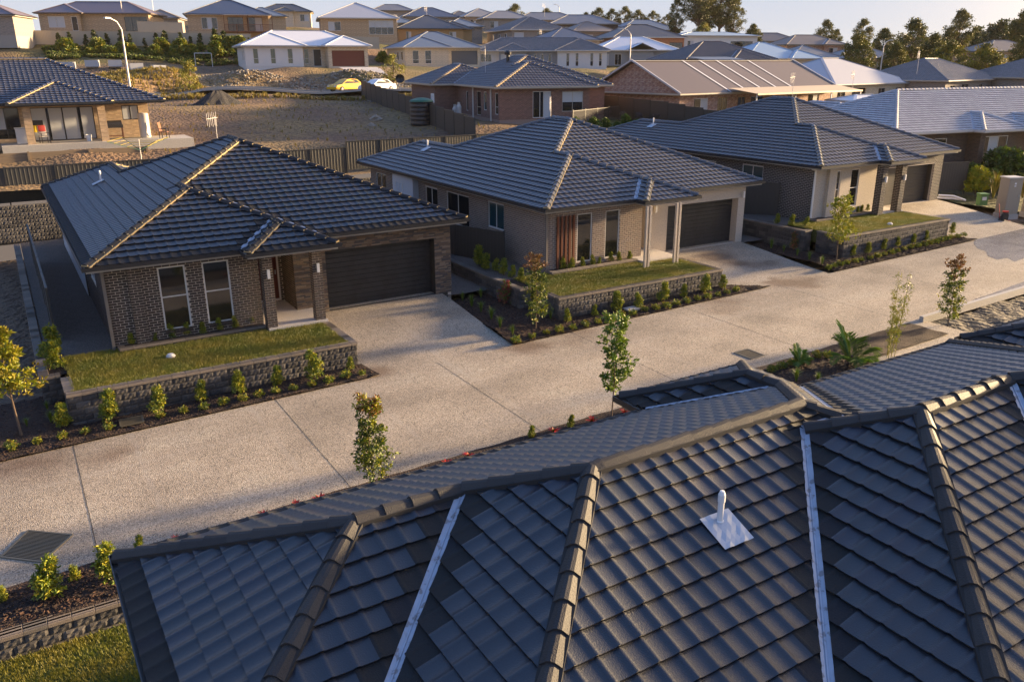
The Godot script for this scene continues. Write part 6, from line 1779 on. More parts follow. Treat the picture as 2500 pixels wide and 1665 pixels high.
	add_house("house", "house with pale lilac-grey metal hip roof behind the pinkish house", [88.5, 6.6, -68.4, 4, 18.7, 14], [[0.0, 18.8, -15.0, 0.0], [-4.0, 10.0, -18.0, -6.0]], {"style": {"mat": "far_cream"}, "roof": metal("roof_pale"), "gutter": "roof_pale", "ops": [["f", 1.5, 3.2, 0.0, 2.1, "win", g], ["f", 4.6, 7.6, 0.0, 2.1, "garage", {"m": "roof_umber", "deep": 0.5, "n": 4}], ["f", 10.5, 12.0, 0.4, 2.0, "win", g], ["f", 14.5, 16.0, 0.4, 2.0, "win", g]]})
	add_house("house", "house with dark grey tiled hip roof left of the far right roofs", [105.4, 6.9, -64.3, 8, 20, 13], [[0.0, 17.0, -13.0, 0.0]], {"style": {"mat": "far_grey"}, "roof": tiled("tile_grey"), "gutter": "beige_trim", "ops": [["f", 2.0, 3.4, 0.2, 2.0, "win", g], ["f", 5.5, 7.5, 0.2, 2.1, "win", g], ["f", 11.0, 12.0, 0.5, 2.0, "win", g]]})
	add_house("house", "house with dark grey tiled roof at the far right edge", [118.5, 7.15, -60.0, -8, 16, 11], [[0.0, 18.0, -12.0, 0.0]], {"style": {"mat": "far_grey"}, "roof": tiled("tile_grey"), "gutter": "beige_trim", "ops": [["f", 2.0, 4.0, 0.5, 2.1, "win", g]]})
	var fr := thing("patio_roof", "flat white patio roof at the right edge behind the pale-tiled house", "roof", Vector3(78, 4.2, -44), -15)
	var fm := MB.new(); fm.box(Vector3(0, 2.3, 0), Vector3(9, 0.18, 6)); part(fr, "sheet", fm.mesh(M["roof_white"]))
	for x in [-4.2, 4.2]:
		for z in [-2.8, 2.8]:
			var p := MB.new(); p.cbox(Vector3(x - 0.06, -2.5, z - 0.06), Vector3(x + 0.06, 2.2, z + 0.06)); part(fr, "post", p.mesh(M["wall_white"]))
	add_house("shed", "small white garden shed behind the pale-tiled house", [72.5, 5.6, -53.5, -10, 6, 4], [[0.0, 6.0, -4.0, 0.0]], {"eave": 2.1, "inset": 0.1, "style": {"mat": "wall_white"}, "roof": metal("roof_white", 14.0), "gutter": "gutter_pale"}, "")

func gable(h: Node3D, x: float, z0: float, z1: float, y: float, m: String, pitch: float, depth: float) -> void:
	var b := umb(); var t := tan(deg_to_rad(pitch)); var c := -depth * 0.5
	var ya := y + 0.18
	for s in [0.0, 0.14]:
		var xx: float = x + s
		var n := 8
		for i in n:
			var za := lerpf(z0, z1, float(i) / n); var zb := lerpf(z0, z1, float(i + 1) / n)
			var ha := ya + t * minf(-za, za + depth) - 0.02; var hb := ya + t * minf(-zb, zb + depth) - 0.02
			var q := [Vector3(xx - 0.003, y, za), Vector3(xx - 0.003, hb, zb), Vector3(xx - 0.003, y, zb), Vector3(xx - 0.003, ha, za)]
			var uvq := [Vector2(za, -y), Vector2(zb, -hb), Vector2(zb, -y), Vector2(za, -ha)]
			for k in [0, 1, 2, 0, 3, 1]:
				b.v.append(q[k]); b.n.append(Vector3(-1, 0, 0)); b.uv.append(uvq[k])
	part(h, "gable_wall", b.mesh(M[m]))

func hill_houses() -> void:
	var g := {"v": [0.5], "fm": "white_frame", "blind": [[0.5, 1, 0, 1]]}
	var gs := {"h": [0.35], "fm": "white_frame", "glass": "glass_green"}
	# white house above the rubble bank
	add_house("house", "white weatherboard house with white metal hip roof and red-brown garage door", [28.9, 11.5, -113.2, -9, 16.6, 12], [[0.0, 17.0, -11.5, -1.6], [0.0, 8.4, -9.0, 0.0], [10.6, 17.0, -8.0, 0.6]], {
		"style": {"mat": "far_cream"}, "roof": metal("roof_white"), "gutter": "gutter_pale", "styles": [["f", 0, 8, -2, 0, {"mat": "wall_white", "siding": true}], ["l", 0, 1, -12, 0, {"mat": "wall_white"}]],
		"ops": [["f", 1.5, 2.15, 0.35, 2.25, "win", gs], ["f", 3.7, 4.35, 0.35, 2.25, "win", gs], ["f", 5.9, 6.55, 0.35, 2.25, "win", gs], ["f", 8.3, 8.9, 0.35, 2.25, "win", gs], ["f", 9.5, 10.6, 0.0, 2.2, "door", {"m": "garage_brown"}],
			["f", 11.6, 16.0, 0.0, 2.0, "garage", {"m": "garage_red", "jm": "far_cream", "deep": 0.2}], ["l", -4.2, -3.4, 0.8, 2.0, "win", {}], ["l", -2.6, -1.8, 0.8, 2.0, "win", {}]]})
	add_house("house", "cream house with slate-blue metal roof, right of the white house", [55.5, 11.6, -121.7, -10, 14, 12], [[0.0, 13.5, -13.0, -1.0], [0.0, 8.0, -9.0, 0.0]], {
		"style": {"mat": "far_cream"}, "roof": metal("roof_slate"), "gutter": "gutter_pale",
		"ops": [["f", 1.6, 2.6, 0.2, 2.1, "win", {"h": [0.3]}], ["f", 3.6, 4.6, 0.2, 2.1, "win", {"h": [0.3]}], ["f", 8.2, 12.6, 0.0, 2.1, "garage", {"m": "garage_grey", "jm": "far_cream", "deep": 0.2}], ["l", -3.4, -2.4, 0.7, 2.0, "win", {}], ["l", -6.0, -5.0, 0.7, 2.0, "win", {}], ["l", -8.6, -7.6, 0.7, 2.0, "win", {}]]})
	add_house("house", "white and grey house with grey tiled hip roof and slim dark windows", [67.8, 11.1, -122.5, -30, 20, 12], [[0.0, 22.5, -11.0, -1.0], [4.0, 9.5, -8.0, 0.0], [13.5, 22.5, -10.0, 0.6]], {
		"style": {"mat": "wall_white"}, "roof": tiled("tile_grey"), "gutter": "gutter_pale", "styles": [["f", 4, 9, -1, 0, {"mat": "wall_grey"}], ["f", 9, 14, -3, 0, {"mat": "wall_grey"}]],
		"ops": [["f", 4.8, 8.8, 0.0, 2.1, "garage", {"m": "garage_white", "jm": "wall_white", "deep": 0.2}], ["f", 10.2, 10.7, 0.2, 2.1, "win", {"h": [0.4]}], ["f", 11.4, 11.9, 0.2, 2.1, "win", {"h": [0.4]}], ["f", 12.6, 13.1, 0.2, 2.1, "win", {"h": [0.4]}], ["f", 15.4, 15.9, 0.2, 2.2, "win", {"h": [0.4]}], ["f", 16.9, 17.4, 0.2, 2.2, "win", {"h": [0.4]}], ["f", 19.3, 19.8, 0.2, 2.2, "win", {"h": [0.4]}], ["f", 20.7, 21.2, 0.2, 2.2, "win", {"h": [0.4]}], ["f", 1.5, 3.3, 0.9, 2.1, "win", {"v": [0.33, 0.66]}]]})
	add_house("house", "grey house with white metal roof and small front gable", [88.4, 11.2, -116.5, -24, 14, 11], [[0.0, 15.0, -11.0, 0.0], [5.2, 10.5, -5.0, 0.7, [0]]], {
		"style": {"mat": "wall_grey"}, "roof": metal("roof_white"), "gutter": "gutter_pale",
		"ops": [["f", 1.0, 2.4, 0.2, 2.0, "win", {"v": [0.5], "blind": [[0, 1, 0, 1]]}], ["f", 3.4, 4.6, 0.2, 2.0, "win", {"v": [0.5]}], ["f", 9.8, 13.4, 0.0, 2.0, "garage", {"m": "garage_white", "jm": "wall_grey", "deep": 0.2}]]})
	# the tier behind the cream fence
	var b0 := add_house("house", "tan brick house with lilac roof cut by the left picture edge", [-8.0, 15.6, -140.0, -20, 10, 9], [[0.0, 14.0, -9.0, 0.0]], {"style": {"mat": "far_grey"}, "roof": metal("roof_purple"), "ops": [["f", 8.0, 10.5, 0.6, 2.1, "win", {"blind": [[0, 1, 0, 1]]}]]})
	add_house("house", "tan brick house with mauve-brown metal hip roof behind the cream fence", [8.3, 16.75, -152.8, -25, 16, 10], [[0.0, 17.0, -10.0, -0.8], [0.0, 7.0, -8.0, 0.0]], {"style": {"mat": "far_tan"}, "roof": metal("roof_purple"), "gutter": "roof_umber", "fascia_mat": "roof_umber", "soffit": "beige_trim",
		"ops": [["f", 1.8, 4.2, 0.5, 2.1, "win", {"v": [0.5], "blind": [[0, 0.5, 0, 1], [0.5, 1, 0, 1]]}], ["f", 5.2, 6.1, 0.0, 2.1, "door", {"m": "black_frame"}], ["f", 12.8, 16.2, 0.0, 2.1, "win", {"v": [0.33, 0.66], "fm": "black_frame"}]]})
	add_house("house", "small grey-roofed house between the mauve and navy roofs", [26.0, 17.4, -175.7, -20, 6, 8], [[0.0, 8.0, -8.0, 0.0]], {"style": {"mat": "far_grey"}, "roof": metal("roof_brown"), "ops": [["f", 1.5, 3.5, 0.6, 2.0, "win", g]]})
	var b2 := add_house("house", "tan house with navy metal hip roof and timber deck at upper left", [28.9, 16.8, -146.3, -14, 12.3, 11], [[0.0, 13.5, -12.0, 0.0]], {"style": {"mat": "far_tan"}, "roof": metal("roof_navy"), "gutter": "roof_navy", "base": 2.5,
		"ops": [["f", 2.6, 5.0, 0.4, 2.1, "win", {"v": [0.35, 0.65], "blind": [[0.35, 0.65, 0, 1]]}], ["f", 6.6, 9.0, 0.0, 2.2, "win", {"v": [0.33, 0.66], "fm": "black_frame"}], ["f", 9.6, 12.0, 0.0, 2.2, "win", {"v": [0.5], "fm": "black_frame", "blind": [[0.5, 1, 0, 1]]}]]})
	deck(b2, 6.0, 13.5, 2.6)
	var pv := MB.new(); pv.box(Vector3(2.2, 3.62, -6.0), Vector3(2.0, 0.06, 5.0), Basis(Vector3(0, 0, 1), deg_to_rad(22.5))); part(b2, "solar_panel", pv.mesh(M["solar"]))
	add_house("house", "house with blue-grey roof half hidden right of the navy roof", [46.9, 18.6, -183.1, -10, 9, 9], [[0.0, 10.0, -9.0, 0.0]], {"style": {"mat": "far_tan"}, "roof": metal("roof_slate"), "ops": [["f", 2, 4, 0.5, 2, "win", g]]})
	add_house("house", "house with dark tiled roof and pale ridges on the skyline, upper left", [56.6, 20.75, -205.3, -20, 12, 9], [[0.0, 13.0, -9.0, 0.0], [4.0, 9.0, -6.0, 1.0]], {"style": {"mat": "far_cream"}, "roof": metal("roof_char"), "ops": [["f", 1.0, 2.6, 0.5, 2, "win", g], ["f", 10, 12, 0.5, 2, "win", g]]})
	var b3 := add_house("two_storey_house", "two-storey tan brick house with pale grey metal roof and screened balcony", [52.4, 16.95, -150.6, -18, 13.4, 12], [[0.0, 14.5, -14.0, 0.0]], {"style": {"mat": "far_tan"}, "roof": metal("roof_pale"), "gutter": "gutter_pale", "eave": 4.0,
		"ops": [["f", 1.8, 4.0, 2.0, 3.5, "win", {"v": [0.5], "blind": [[0, 0.5, 0, 1]]}], ["f", 9.0, 13.4, 1.4, 3.8, "win", {"v": [0.25, 0.5, 0.75], "h": [0.5], "blind": [[0, 0.25, 0.5, 1], [0.25, 0.5, 0.5, 1], [0.5, 0.75, 0.5, 1], [0.75, 1, 0.5, 1]]}], ["f", 7.0, 8.0, 0.1, 0.8, "win", {}], ["l", -3.0, -2.0, 2.0, 3.4, "win", {}], ["l", -7.5, -6.0, 1.6, 3.4, "win", {}]]})
	var pv3 := MB.new(); pv3.box(Vector3(3.2, 5.55, -7.0), Vector3(2.6, 0.06, 5.0), Basis(Vector3(0, 0, 1), deg_to_rad(22.5))); part(b3, "solar_panel", pv3.mesh(M["solar"]))
	add_house("house", "grey-roofed house on the skyline left of the navy roof with antenna", [96.0, 23.3, -232.0, -20, 12, 9], [[0.0, 13.0, -9.0, 0.0]], {"style": {"mat": "far_grey"}, "roof": metal("roof_grey"), "ops": [["f", 2, 4, 0.5, 2, "win", g]]})
	add_house("house", "house with deep blue metal hip roof near the skyline, top centre left", [90.0, 20.0, -197.0, -14, 14, 12], [[0.0, 15.0, -12.0, 0.0]], {"style": {"mat": "far_grey"}, "roof": metal("roof_navy"), "ops": [["f", 7, 9, 0.4, 2, "win", g], ["f", 11, 12.5, 0.4, 2, "win", g]]})
	add_house("house", "small pale blue roof peeping between the two-storey house and charcoal roof", [78.5, 17.9, -184.5, -10, 8, 9], [[0.0, 9.0, -9.0, 0.0]], {"style": {"mat": "far_grey"}, "roof": metal("roof_slate"), "ops": [["f", 2, 4, 0.5, 2, "win", g]]})
	add_house("house", "ochre-walled house with charcoal tiled hip roof below the deep blue roof", [70.5, 15.7, -157.5, -18, 13, 12], [[0.0, 14.0, -13.0, 0.0], [8.0, 16.0, -14.0, -1.5]], {"style": {"mat": "wall_ochre"}, "roof": metal("roof_char"), "gutter": "roof_char", "fascia_mat": "roof_char", "base": 2.2, "ops": [["f", 2.0, 3.0, 0.5, 2, "win", g], ["f", 6.2, 8.6, 0.4, 2, "win", g], ["f", 10.6, 12.0, 0.4, 2, "win", g]]})
	add_house("house", "grey hip-roofed house on the skyline, top centre", [110.6, 20.7, -203.5, -12, 10, 10], [[0.0, 12.0, -12.0, 0.0]], {"style": {"mat": "far_grey"}, "roof": metal("roof_grey"), "ops": [["f", 2, 4, 0.5, 2, "win", g]]})
	add_house("house", "small dark roof on the skyline left of the top centre roof", [117.5, 22.0, -224.5, -10, 6, 8], [[0.0, 8.0, -8.0, 0.0]], {"style": {"mat": "far_grey"}, "roof": metal("roof_char"), "ops": [["f", 2, 4, 0.5, 2, "win", g]]})
	add_house("house", "low grey roof in front of the top centre skyline roofs", [104.0, 19.25, -182.0, -16, 12, 9], [[0.0, 13.0, -9.5, 0.0]], {"style": {"mat": "far_grey"}, "roof": metal("roof_grey"), "ops": [["f", 2, 4, 0.5, 2, "win", g], ["f", 8, 10, 0.5, 2, "win", g]]})
	add_house("house", "wide grey roof on the skyline right of the top centre", [116.0, 19.35, -187.0, -22, 17, 9], [[0.0, 18.0, -10.0, 0.0]], {"style": {"mat": "far_grey"}, "roof": metal("roof_grey"), "ops": [["f", 3, 5, 0.5, 2, "win", g], ["f", 12, 14, 0.5, 2, "win", g]]})
	add_house("house", "small pale blue tiled roof behind the long grey house", [84.5, 16.5, -164.0, -12, 8, 9], [[0.0, 9.0, -9.0, 0.0]], {"style": {"mat": "far_grey"}, "roof": metal("roof_slate"), "ops": [["f", 2, 4, 0.5, 2, "win", g]]})
	add_house("house", "long grey brick house with grey tiled hip roof and corner verandah", [91.2, 15.5, -148.4, -12, 12, 13], [[0.0, 13.0, -17.0, 0.0]], {"style": {"mat": "far_grey"}, "roof": tiled("tile_grey"), "gutter": "gutter_pale", "base": 2.4, "ops": [["f", 1.0, 3.0, 0.4, 2.1, "win", {"blind": [[0, 1, 0, 1]]}], ["f", 6, 7.5, 0.3, 2.1, "win", g], ["f", 9, 12, 0.0, 2.1, "win", {"v": [0.5]}], ["l", -5, -3.6, 0.4, 2.0, "win", g], ["l", -9, -7.6, 0.4, 2.0, "win", g], ["l", -13, -11.6, 0.4, 2.0, "win", g]]})
	add_house("house", "wide dark grey roof below the eucalypts on the skyline, centre right", [114.0, 17.7, -168.5, -25, 16, 10], [[0.0, 17.0, -11.0, 0.0]], {"style": {"mat": "far_dark"}, "roof": metal("roof_grey"), "ops": [["f", 3, 5, 0.5, 2, "win", g], ["f", 9, 10.5, 0.5, 2, "win", g]]})
	add_house("house", "blue-grey hip roof behind the orange brick house", [126.5, 16.3, -157.5, -14, 14, 10], [[0.0, 16.0, -12.0, 0.0]], {"style": {"mat": "far_dark"}, "roof": metal("roof_slate"), "ops": [["f", 3, 5, 0.5, 2, "win", g]]})
	add_house("house", "small brown-grey tiled roof left of the orange brick house", [104.5, 15.3, -146.0, -12, 9, 9], [[0.0, 11.0, -10.0, 0.0]], {"style": {"mat": "far_grey"}, "roof": metal("roof_brown"), "ops": [["f", 3, 5, 0.5, 2, "win", g]]})
	add_house("house", "house with deep blue metal roof behind the white gabled house", [88.5, 13.2, -131.0, -8, 9, 10], [[0.0, 11.5, -11.0, 0.0]], {"style": {"mat": "far_grey"}, "roof": metal("roof_navy"), "ops": [["f", 6, 8, 0.5, 2, "win", g]]})
	add_house("two_storey_house", "orange brick two-storey house with charcoal metal roof", [103.0, 13.8, -130.5, -16, 12, 11], [[0.0, 15.6, -12.0, 0.0]], {"style": {"mat": "far_orange"}, "roof": metal("roof_char"), "gutter": "gutter_pale", "eave": 4.4, "ops": [["f", 3.0, 4.4, 2.4, 3.7, "win", {"v": [0.5]}], ["f", 8.2, 9.6, 2.2, 3.7, "win", {"v": [0.5]}], ["f", 12.0, 14.8, 1.2, 3.6, "win", {"v": [0.33, 0.66], "fm": "black_frame"}]]})
	var sk := add_house("two_storey_house", "white two-storey house with pale skillion roof below the eucalypts", [117.4, 14.2, -127.9, -16, 14, 9], [[0.0, 18.0, -10.0, 0.0]], {"style": {"mat": "wall_white"}, "roof": metal("roof_sky", 9.0), "gutter": "gutter_pale", "eave": 4.6, "ops": [["f", 2.0, 3.4, 2.4, 3.8, "win", g], ["f", 5.5, 6.6, 2.0, 3.8, "win", g], ["f", 8, 9, 2.0, 3.8, "win", g], ["f", 11.5, 16.5, 1.4, 3.7, "win", {"v": [0.25, 0.5, 0.75], "fm": "black_frame"}]]})
	var ct := add_house("house", "brown-grey tiled house with lean-to carport left of the pale blue roof", [84.0, 9.6, -90.0, -14, 10, 10], [[0.0, 15.0, -12.0, 0.0], [7.0, 13.0, -8.0, 1.0]], {"style": {"mat": "far_cream"}, "roof": tiled("tile_brown"), "gutter": "roof_char", "ops": [["f", 8.2, 11.6, 0.0, 2.0, "garage", {"m": "garage_brown", "deep": 0.3}], ["f", 2, 4, 0.5, 2, "win", g]]})
	var cp := MB.new(); cp.box(Vector3(3.4, 2.75, 2.2), Vector3(6.4, 0.1, 4.6), Basis(Vector3.RIGHT, 0.08)); part(ct, "carport_roof", cp.mesh(M["roof_slate"]))
	for x in [0.4, 6.4]:
		var p := MB.new(); p.cbox(Vector3(x - 0.06, -1.0, 4.1), Vector3(x + 0.06, 2.6, 4.25)); part(ct, "post", p.mesh(M["wall_white"]))
	add_house("house", "house with pale sky-blue metal hip roof, right of the carport house", [99.0, 9.75, -93.0, -14, 10, 10], [[0.0, 13.0, -12.0, 0.0], [7.5, 14.0, -8.0, 0.8]], {"style": {"mat": "far_cream"}, "roof": metal("roof_sky"), "gutter": "gutter_pale", "ops": [["f", 2, 4, 0.5, 2, "win", g]]})
	add_house("house", "brick house with brown-grey hip roof and awning on the right hillside", [143.5, 12.6, -124.0, -18, 12, 9], [[0.0, 15.0, -10.0, 0.0], [8.5, 14.5, -8.0, 0.8]], {"style": {"mat": "far_pink"}, "roof": metal("roof_brown"), "base": 2.2, "ops": [["f", 1, 3, 0.4, 2, "win", g], ["f", 5, 6.5, 0.4, 2, "win", g], ["f", 10, 12, 0.4, 2, "win", g]]})
	add_house("house", "brown-grey roof behind the awning house", [161.0, 14.0, -150.5, -25, 9, 9], [[0.0, 14.0, -10.0, 0.0]], {"style": {"mat": "far_grey"}, "roof": metal("roof_brown"), "base": 2.5, "ops": [["f", 3, 5, 0.5, 2, "win", g]]})
	add_house("house", "dark grey roof left of the round tree on the right", [113.5, 9.7, -97.0, -18, 9, 10], [[0.0, 11.0, -11.0, 0.0]], {"style": {"mat": "far_grey"}, "roof": metal("roof_grey"), "ops": [["f", 3, 5, 0.5, 2, "win", g]]})
	add_house("house", "tan house with grey roof right of the round tree", [121.5, 9.75, -92.0, -18, 8, 9], [[0.0, 11.0, -10.0, 0.0], [3.0, 9.0, -12.0, -4.0]], {"style": {"mat": "far_tan"}, "roof": metal("roof_grey"), "ops": [["f", 6, 8, 0.5, 2, "win", g]]})
	add_house("house", "mauve roofed house glimpsed between the right-hand trees", [161.5, 11.8, -105.5, -15, 9, 8], [[0.0, 10.0, -9.0, 0.0]], {"style": {"mat": "far_tan"}, "roof": metal("roof_purple"), "ops": [["f", 3, 5, 0.5, 2, "win", g]]})
	add_house("house", "brown roofed house below the dark trees at the right edge", [157.8, 10.95, -89.5, -20, 10, 9], [[0.0, 13.0, -10.0, 0.0]], {"style": {"mat": "far_tan"}, "roof": metal("roof_brown"), "ops": [["f", 3, 5, 0.5, 2, "win", g]]})

func deck(h: Node3D, x0: float, x1: float, d: float) -> void:
	var b := MB.new(); b.cbox(Vector3(x0, -0.15, -0.5), Vector3(x1, 0.0, d)); part(h, "deck", b.mesh(M["timber_deck"]))
	var n := int((x1 - x0) / 1.8)
	for i in n + 1:
		var x := lerpf(x0 + 0.06, x1 - 0.06, float(i) / n)
		var p := MB.new(); p.cbox(Vector3(x - 0.05, -2.5, d - 0.12), Vector3(x + 0.05, 2.4 if i % 2 == 0 else 1.0, d - 0.02)); part(h, "post", p.mesh(M["timber_deck"]))
	var r := MB.new(); r.cbox(Vector3(x0, 0.95, d - 0.1), Vector3(x1, 1.02, d - 0.02)); part(h, "rail", r.mesh(M["timber_deck"]))
	var bl := MB.new(); var x := x0
	while x < x1:
		bl.cbox(Vector3(x, 0.05, d - 0.07), Vector3(x + 0.03, 0.95, d - 0.05)); x += 0.14
	part(h, "baluster", bl.mesh(M["timber_deck"]))
	var c := MB.new(); c.quad(Vector3(x0, 2.4, d), Vector3(x1, 2.4, d), Vector3(x1, 2.56, 0.0), Vector3(x0, 2.56, 0.0)); part(h, "deck_cover", c.mesh(M["roof_pale"]))

func antenna(label: String, at: Vector3, h: float, turn: float) -> void:
	var T := thing("tv_antenna", label, "antenna", at, turn, "roof aerials")
	var m := MB.new(); m.tube([Vector3(0, -0.6, 0), Vector3(0, h, 0)], [0.025, 0.02], 6); part(T, "mast", m.mesh(M["pole"]))
	var b := MB.new(); b.tube([Vector3(-0.9, h - 0.15, 0), Vector3(0.25, h - 0.1, 0)], [0.015, 0.015], 5); part(T, "boom", b.mesh(M["pole"]))
	for i in 6:
		var e := MB.new(); var x := -0.85 + i * 0.19
		var l := 0.55 if i % 2 else 0.45
		e.tube([Vector3(x, h - 0.14 - l, 0), Vector3(x, h - 0.14 + l * 0.8, 0)], [0.014, 0.014], 5); part(T, "element", e.mesh(M["pole"]))
func lamp_post(label: String, base: Vector3, h: float, dir: Vector3) -> void:
	var T := thing("street_lamp", label, "street lamp", base, 0, "street lamps")
	var pts := []; var rad := []
	for i in 11:
		var k := i / 10.0
		pts.append(Vector3(0, minf(h * k * 1.08, h), 0) if k < 0.8 else Vector3(0, h * 0.864, 0) + dir * pow((k - 0.8) / 0.2, 1.4) * 1.3 + Vector3.UP * h * 0.136 * sin((k - 0.8) / 0.2 * PI * 0.5))
		rad.append(lerpf(0.13, 0.06, k))
	pts[0].y = -0.8
	var m := MB.new(); m.tube(pts, rad, 10); part(T, "pole", m.mesh(M["pole"]))
	var e: Vector3 = pts[10]
	var l := MB.new(); l.box(e + dir * 0.3, Vector3(0.7, 0.12, 0.28), Basis(dir, Vector3.UP, dir.cross(Vector3.UP))); part(T, "lamp_head", l.mesh(M["lamp_head"]))
func car(label: String, at: Vector3, turn: float, paint: String, van := false) -> void:
	var T := thing("parked_car", label, "car", at, turn, "cars parked on the hillside road")
	# side outline (x along the car, y up), lofted across the width
	var low := [Vector2(-2.2, 0.3), Vector2(-2.25, 0.62), Vector2(-2.15, 0.88), Vector2(-1.3, 0.98), Vector2(0.9, 0.92), Vector2(2.0, 0.76), Vector2(2.2, 0.55), Vector2(2.18, 0.3)]
	var cab := [Vector2(-1.75, 0.94), Vector2(-1.15, 1.38), Vector2(-0.3, 1.45), Vector2(0.35, 1.36), Vector2(1.15, 0.9)]
	if van: cab = [Vector2(-2.1, 0.94), Vector2(-2.0, 1.75), Vector2(-0.3, 1.85), Vector2(0.6, 1.75), Vector2(1.4, 0.9)]
	var b := MB.new()
	loft(b, low, 0.88, 0.80, 0.3); part(T, "body", b.mesh(M[paint]))
	var c := MB.new(); loft(c, cab, 0.76, 0.60, 0.94)
	part(T, "cabin", c.mesh(M[paint]))
	for s: float in [-1.0, 1.0]:
		var w := MB.new()
		var q := []
		for p: Vector2 in cab: q.append(p)
		var cx := Vector2(-0.3, 1.12)
		var pl := []
		for p: Vector2 in q:
			var v: Vector2 = cx + (p - cx) * 0.84
			var k := clampf((v.y - 0.94) / 0.5, 0, 1)
			pl.append(Vector3(v.x, v.y, s * (lerpf(0.76, 0.60, k) + 0.012)))
		for i in range(1, pl.size() - 1):
			if s > 0: w.tri(pl[0], pl[i + 1], pl[i])
			else: w.tri(pl[0], pl[i], pl[i + 1])
		part(T, "side_window", w.mesh(M["glass"]))
		for x: float in [-1.35, 1.35]:
			var ty := MB.new(); ty.tube([Vector3(x, 0.32, s * 0.68), Vector3(x, 0.32, s * 0.9)], [0.32, 0.31], 20); var wl := part(T, "wheel", ty.mesh(M["tyre"]))
			var rm := MB.new(); rm.tube([Vector3(x, 0.32, s * 0.85), Vector3(x, 0.32, s * 0.915)], [0.2, 0.19], 16)
			for k in 5: rm.bar(Vector3(x, 0.32, s * 0.91), Vector3(x + cos(k * TAU / 5) * 0.19, 0.32 + sin(k * TAU / 5) * 0.19, s * 0.92), 0.05, 0.03)
			part(wl, "rim", rm.mesh(M["rim"]))
		var lt := MB.new(); lt.box(Vector3(-2.16, 0.76, s * 0.6), Vector3(0.12, 0.14, 0.34)); part(T, "tail_light", lt.mesh(M["washer_red"]))
		var hl := MB.new(); hl.box(Vector3(2.08, 0.64, s * 0.6), Vector3(0.16, 0.12, 0.34)); part(T, "headlight", hl.mesh(M["lamp_head"]))
func loft(b: MB, pts: Array, w0: float, w1: float, y0: float) -> void:
	var hi := 0.0
	for p: Vector2 in pts: hi = maxf(hi, p.y)
	var L := []; var R := []
	for p: Vector2 in pts:
		var k := clampf((p.y - y0) / maxf(hi - y0, 0.01), 0, 1)
		var w := lerpf(w0, w1, k * k)
		L.append(Vector3(p.x, p.y, -w)); R.append(Vector3(p.x, p.y, w))
	for i in pts.size() - 1:
		b.quad(R[i], R[i + 1], L[i + 1], L[i])
	for i in range(1, pts.size() - 1):
		b.tri(R[0], R[i + 1], R[i]); b.tri(L[0], L[i], L[i + 1])
	b.quad(L[0], L[pts.size() - 1], R[pts.size() - 1], R[0])

func rock_mesh(sd: int, m: String) -> ArrayMesh:
	var g := RandomNumberGenerator.new(); g.seed = sd
	var b := MB.new(); var ring := []
	for j in 4:
		var r := []
		for i in 7:
			var a := TAU * i / 7.0; var el := -0.4 + j * 0.55
			r.append(Vector3(cos(a) * cos(el), sin(el) * 0.7, sin(a) * cos(el)) * g.randf_range(0.75, 1.15))
		ring.append(r)
	for j in 3:
		for i in 7: b.quad(ring[j][(i + 1) % 7], ring[j][i], ring[j + 1][i], ring[j + 1][(i + 1) % 7])
	for i in 7: b.tri(ring[3][(i + 1) % 7], ring[3][i], Vector3(0, 0.8, 0))
	return b.mesh(M[m])

func on_land(x: float, z: float) -> Vector3:
	return Vector3(x, land_y(x, z), z)

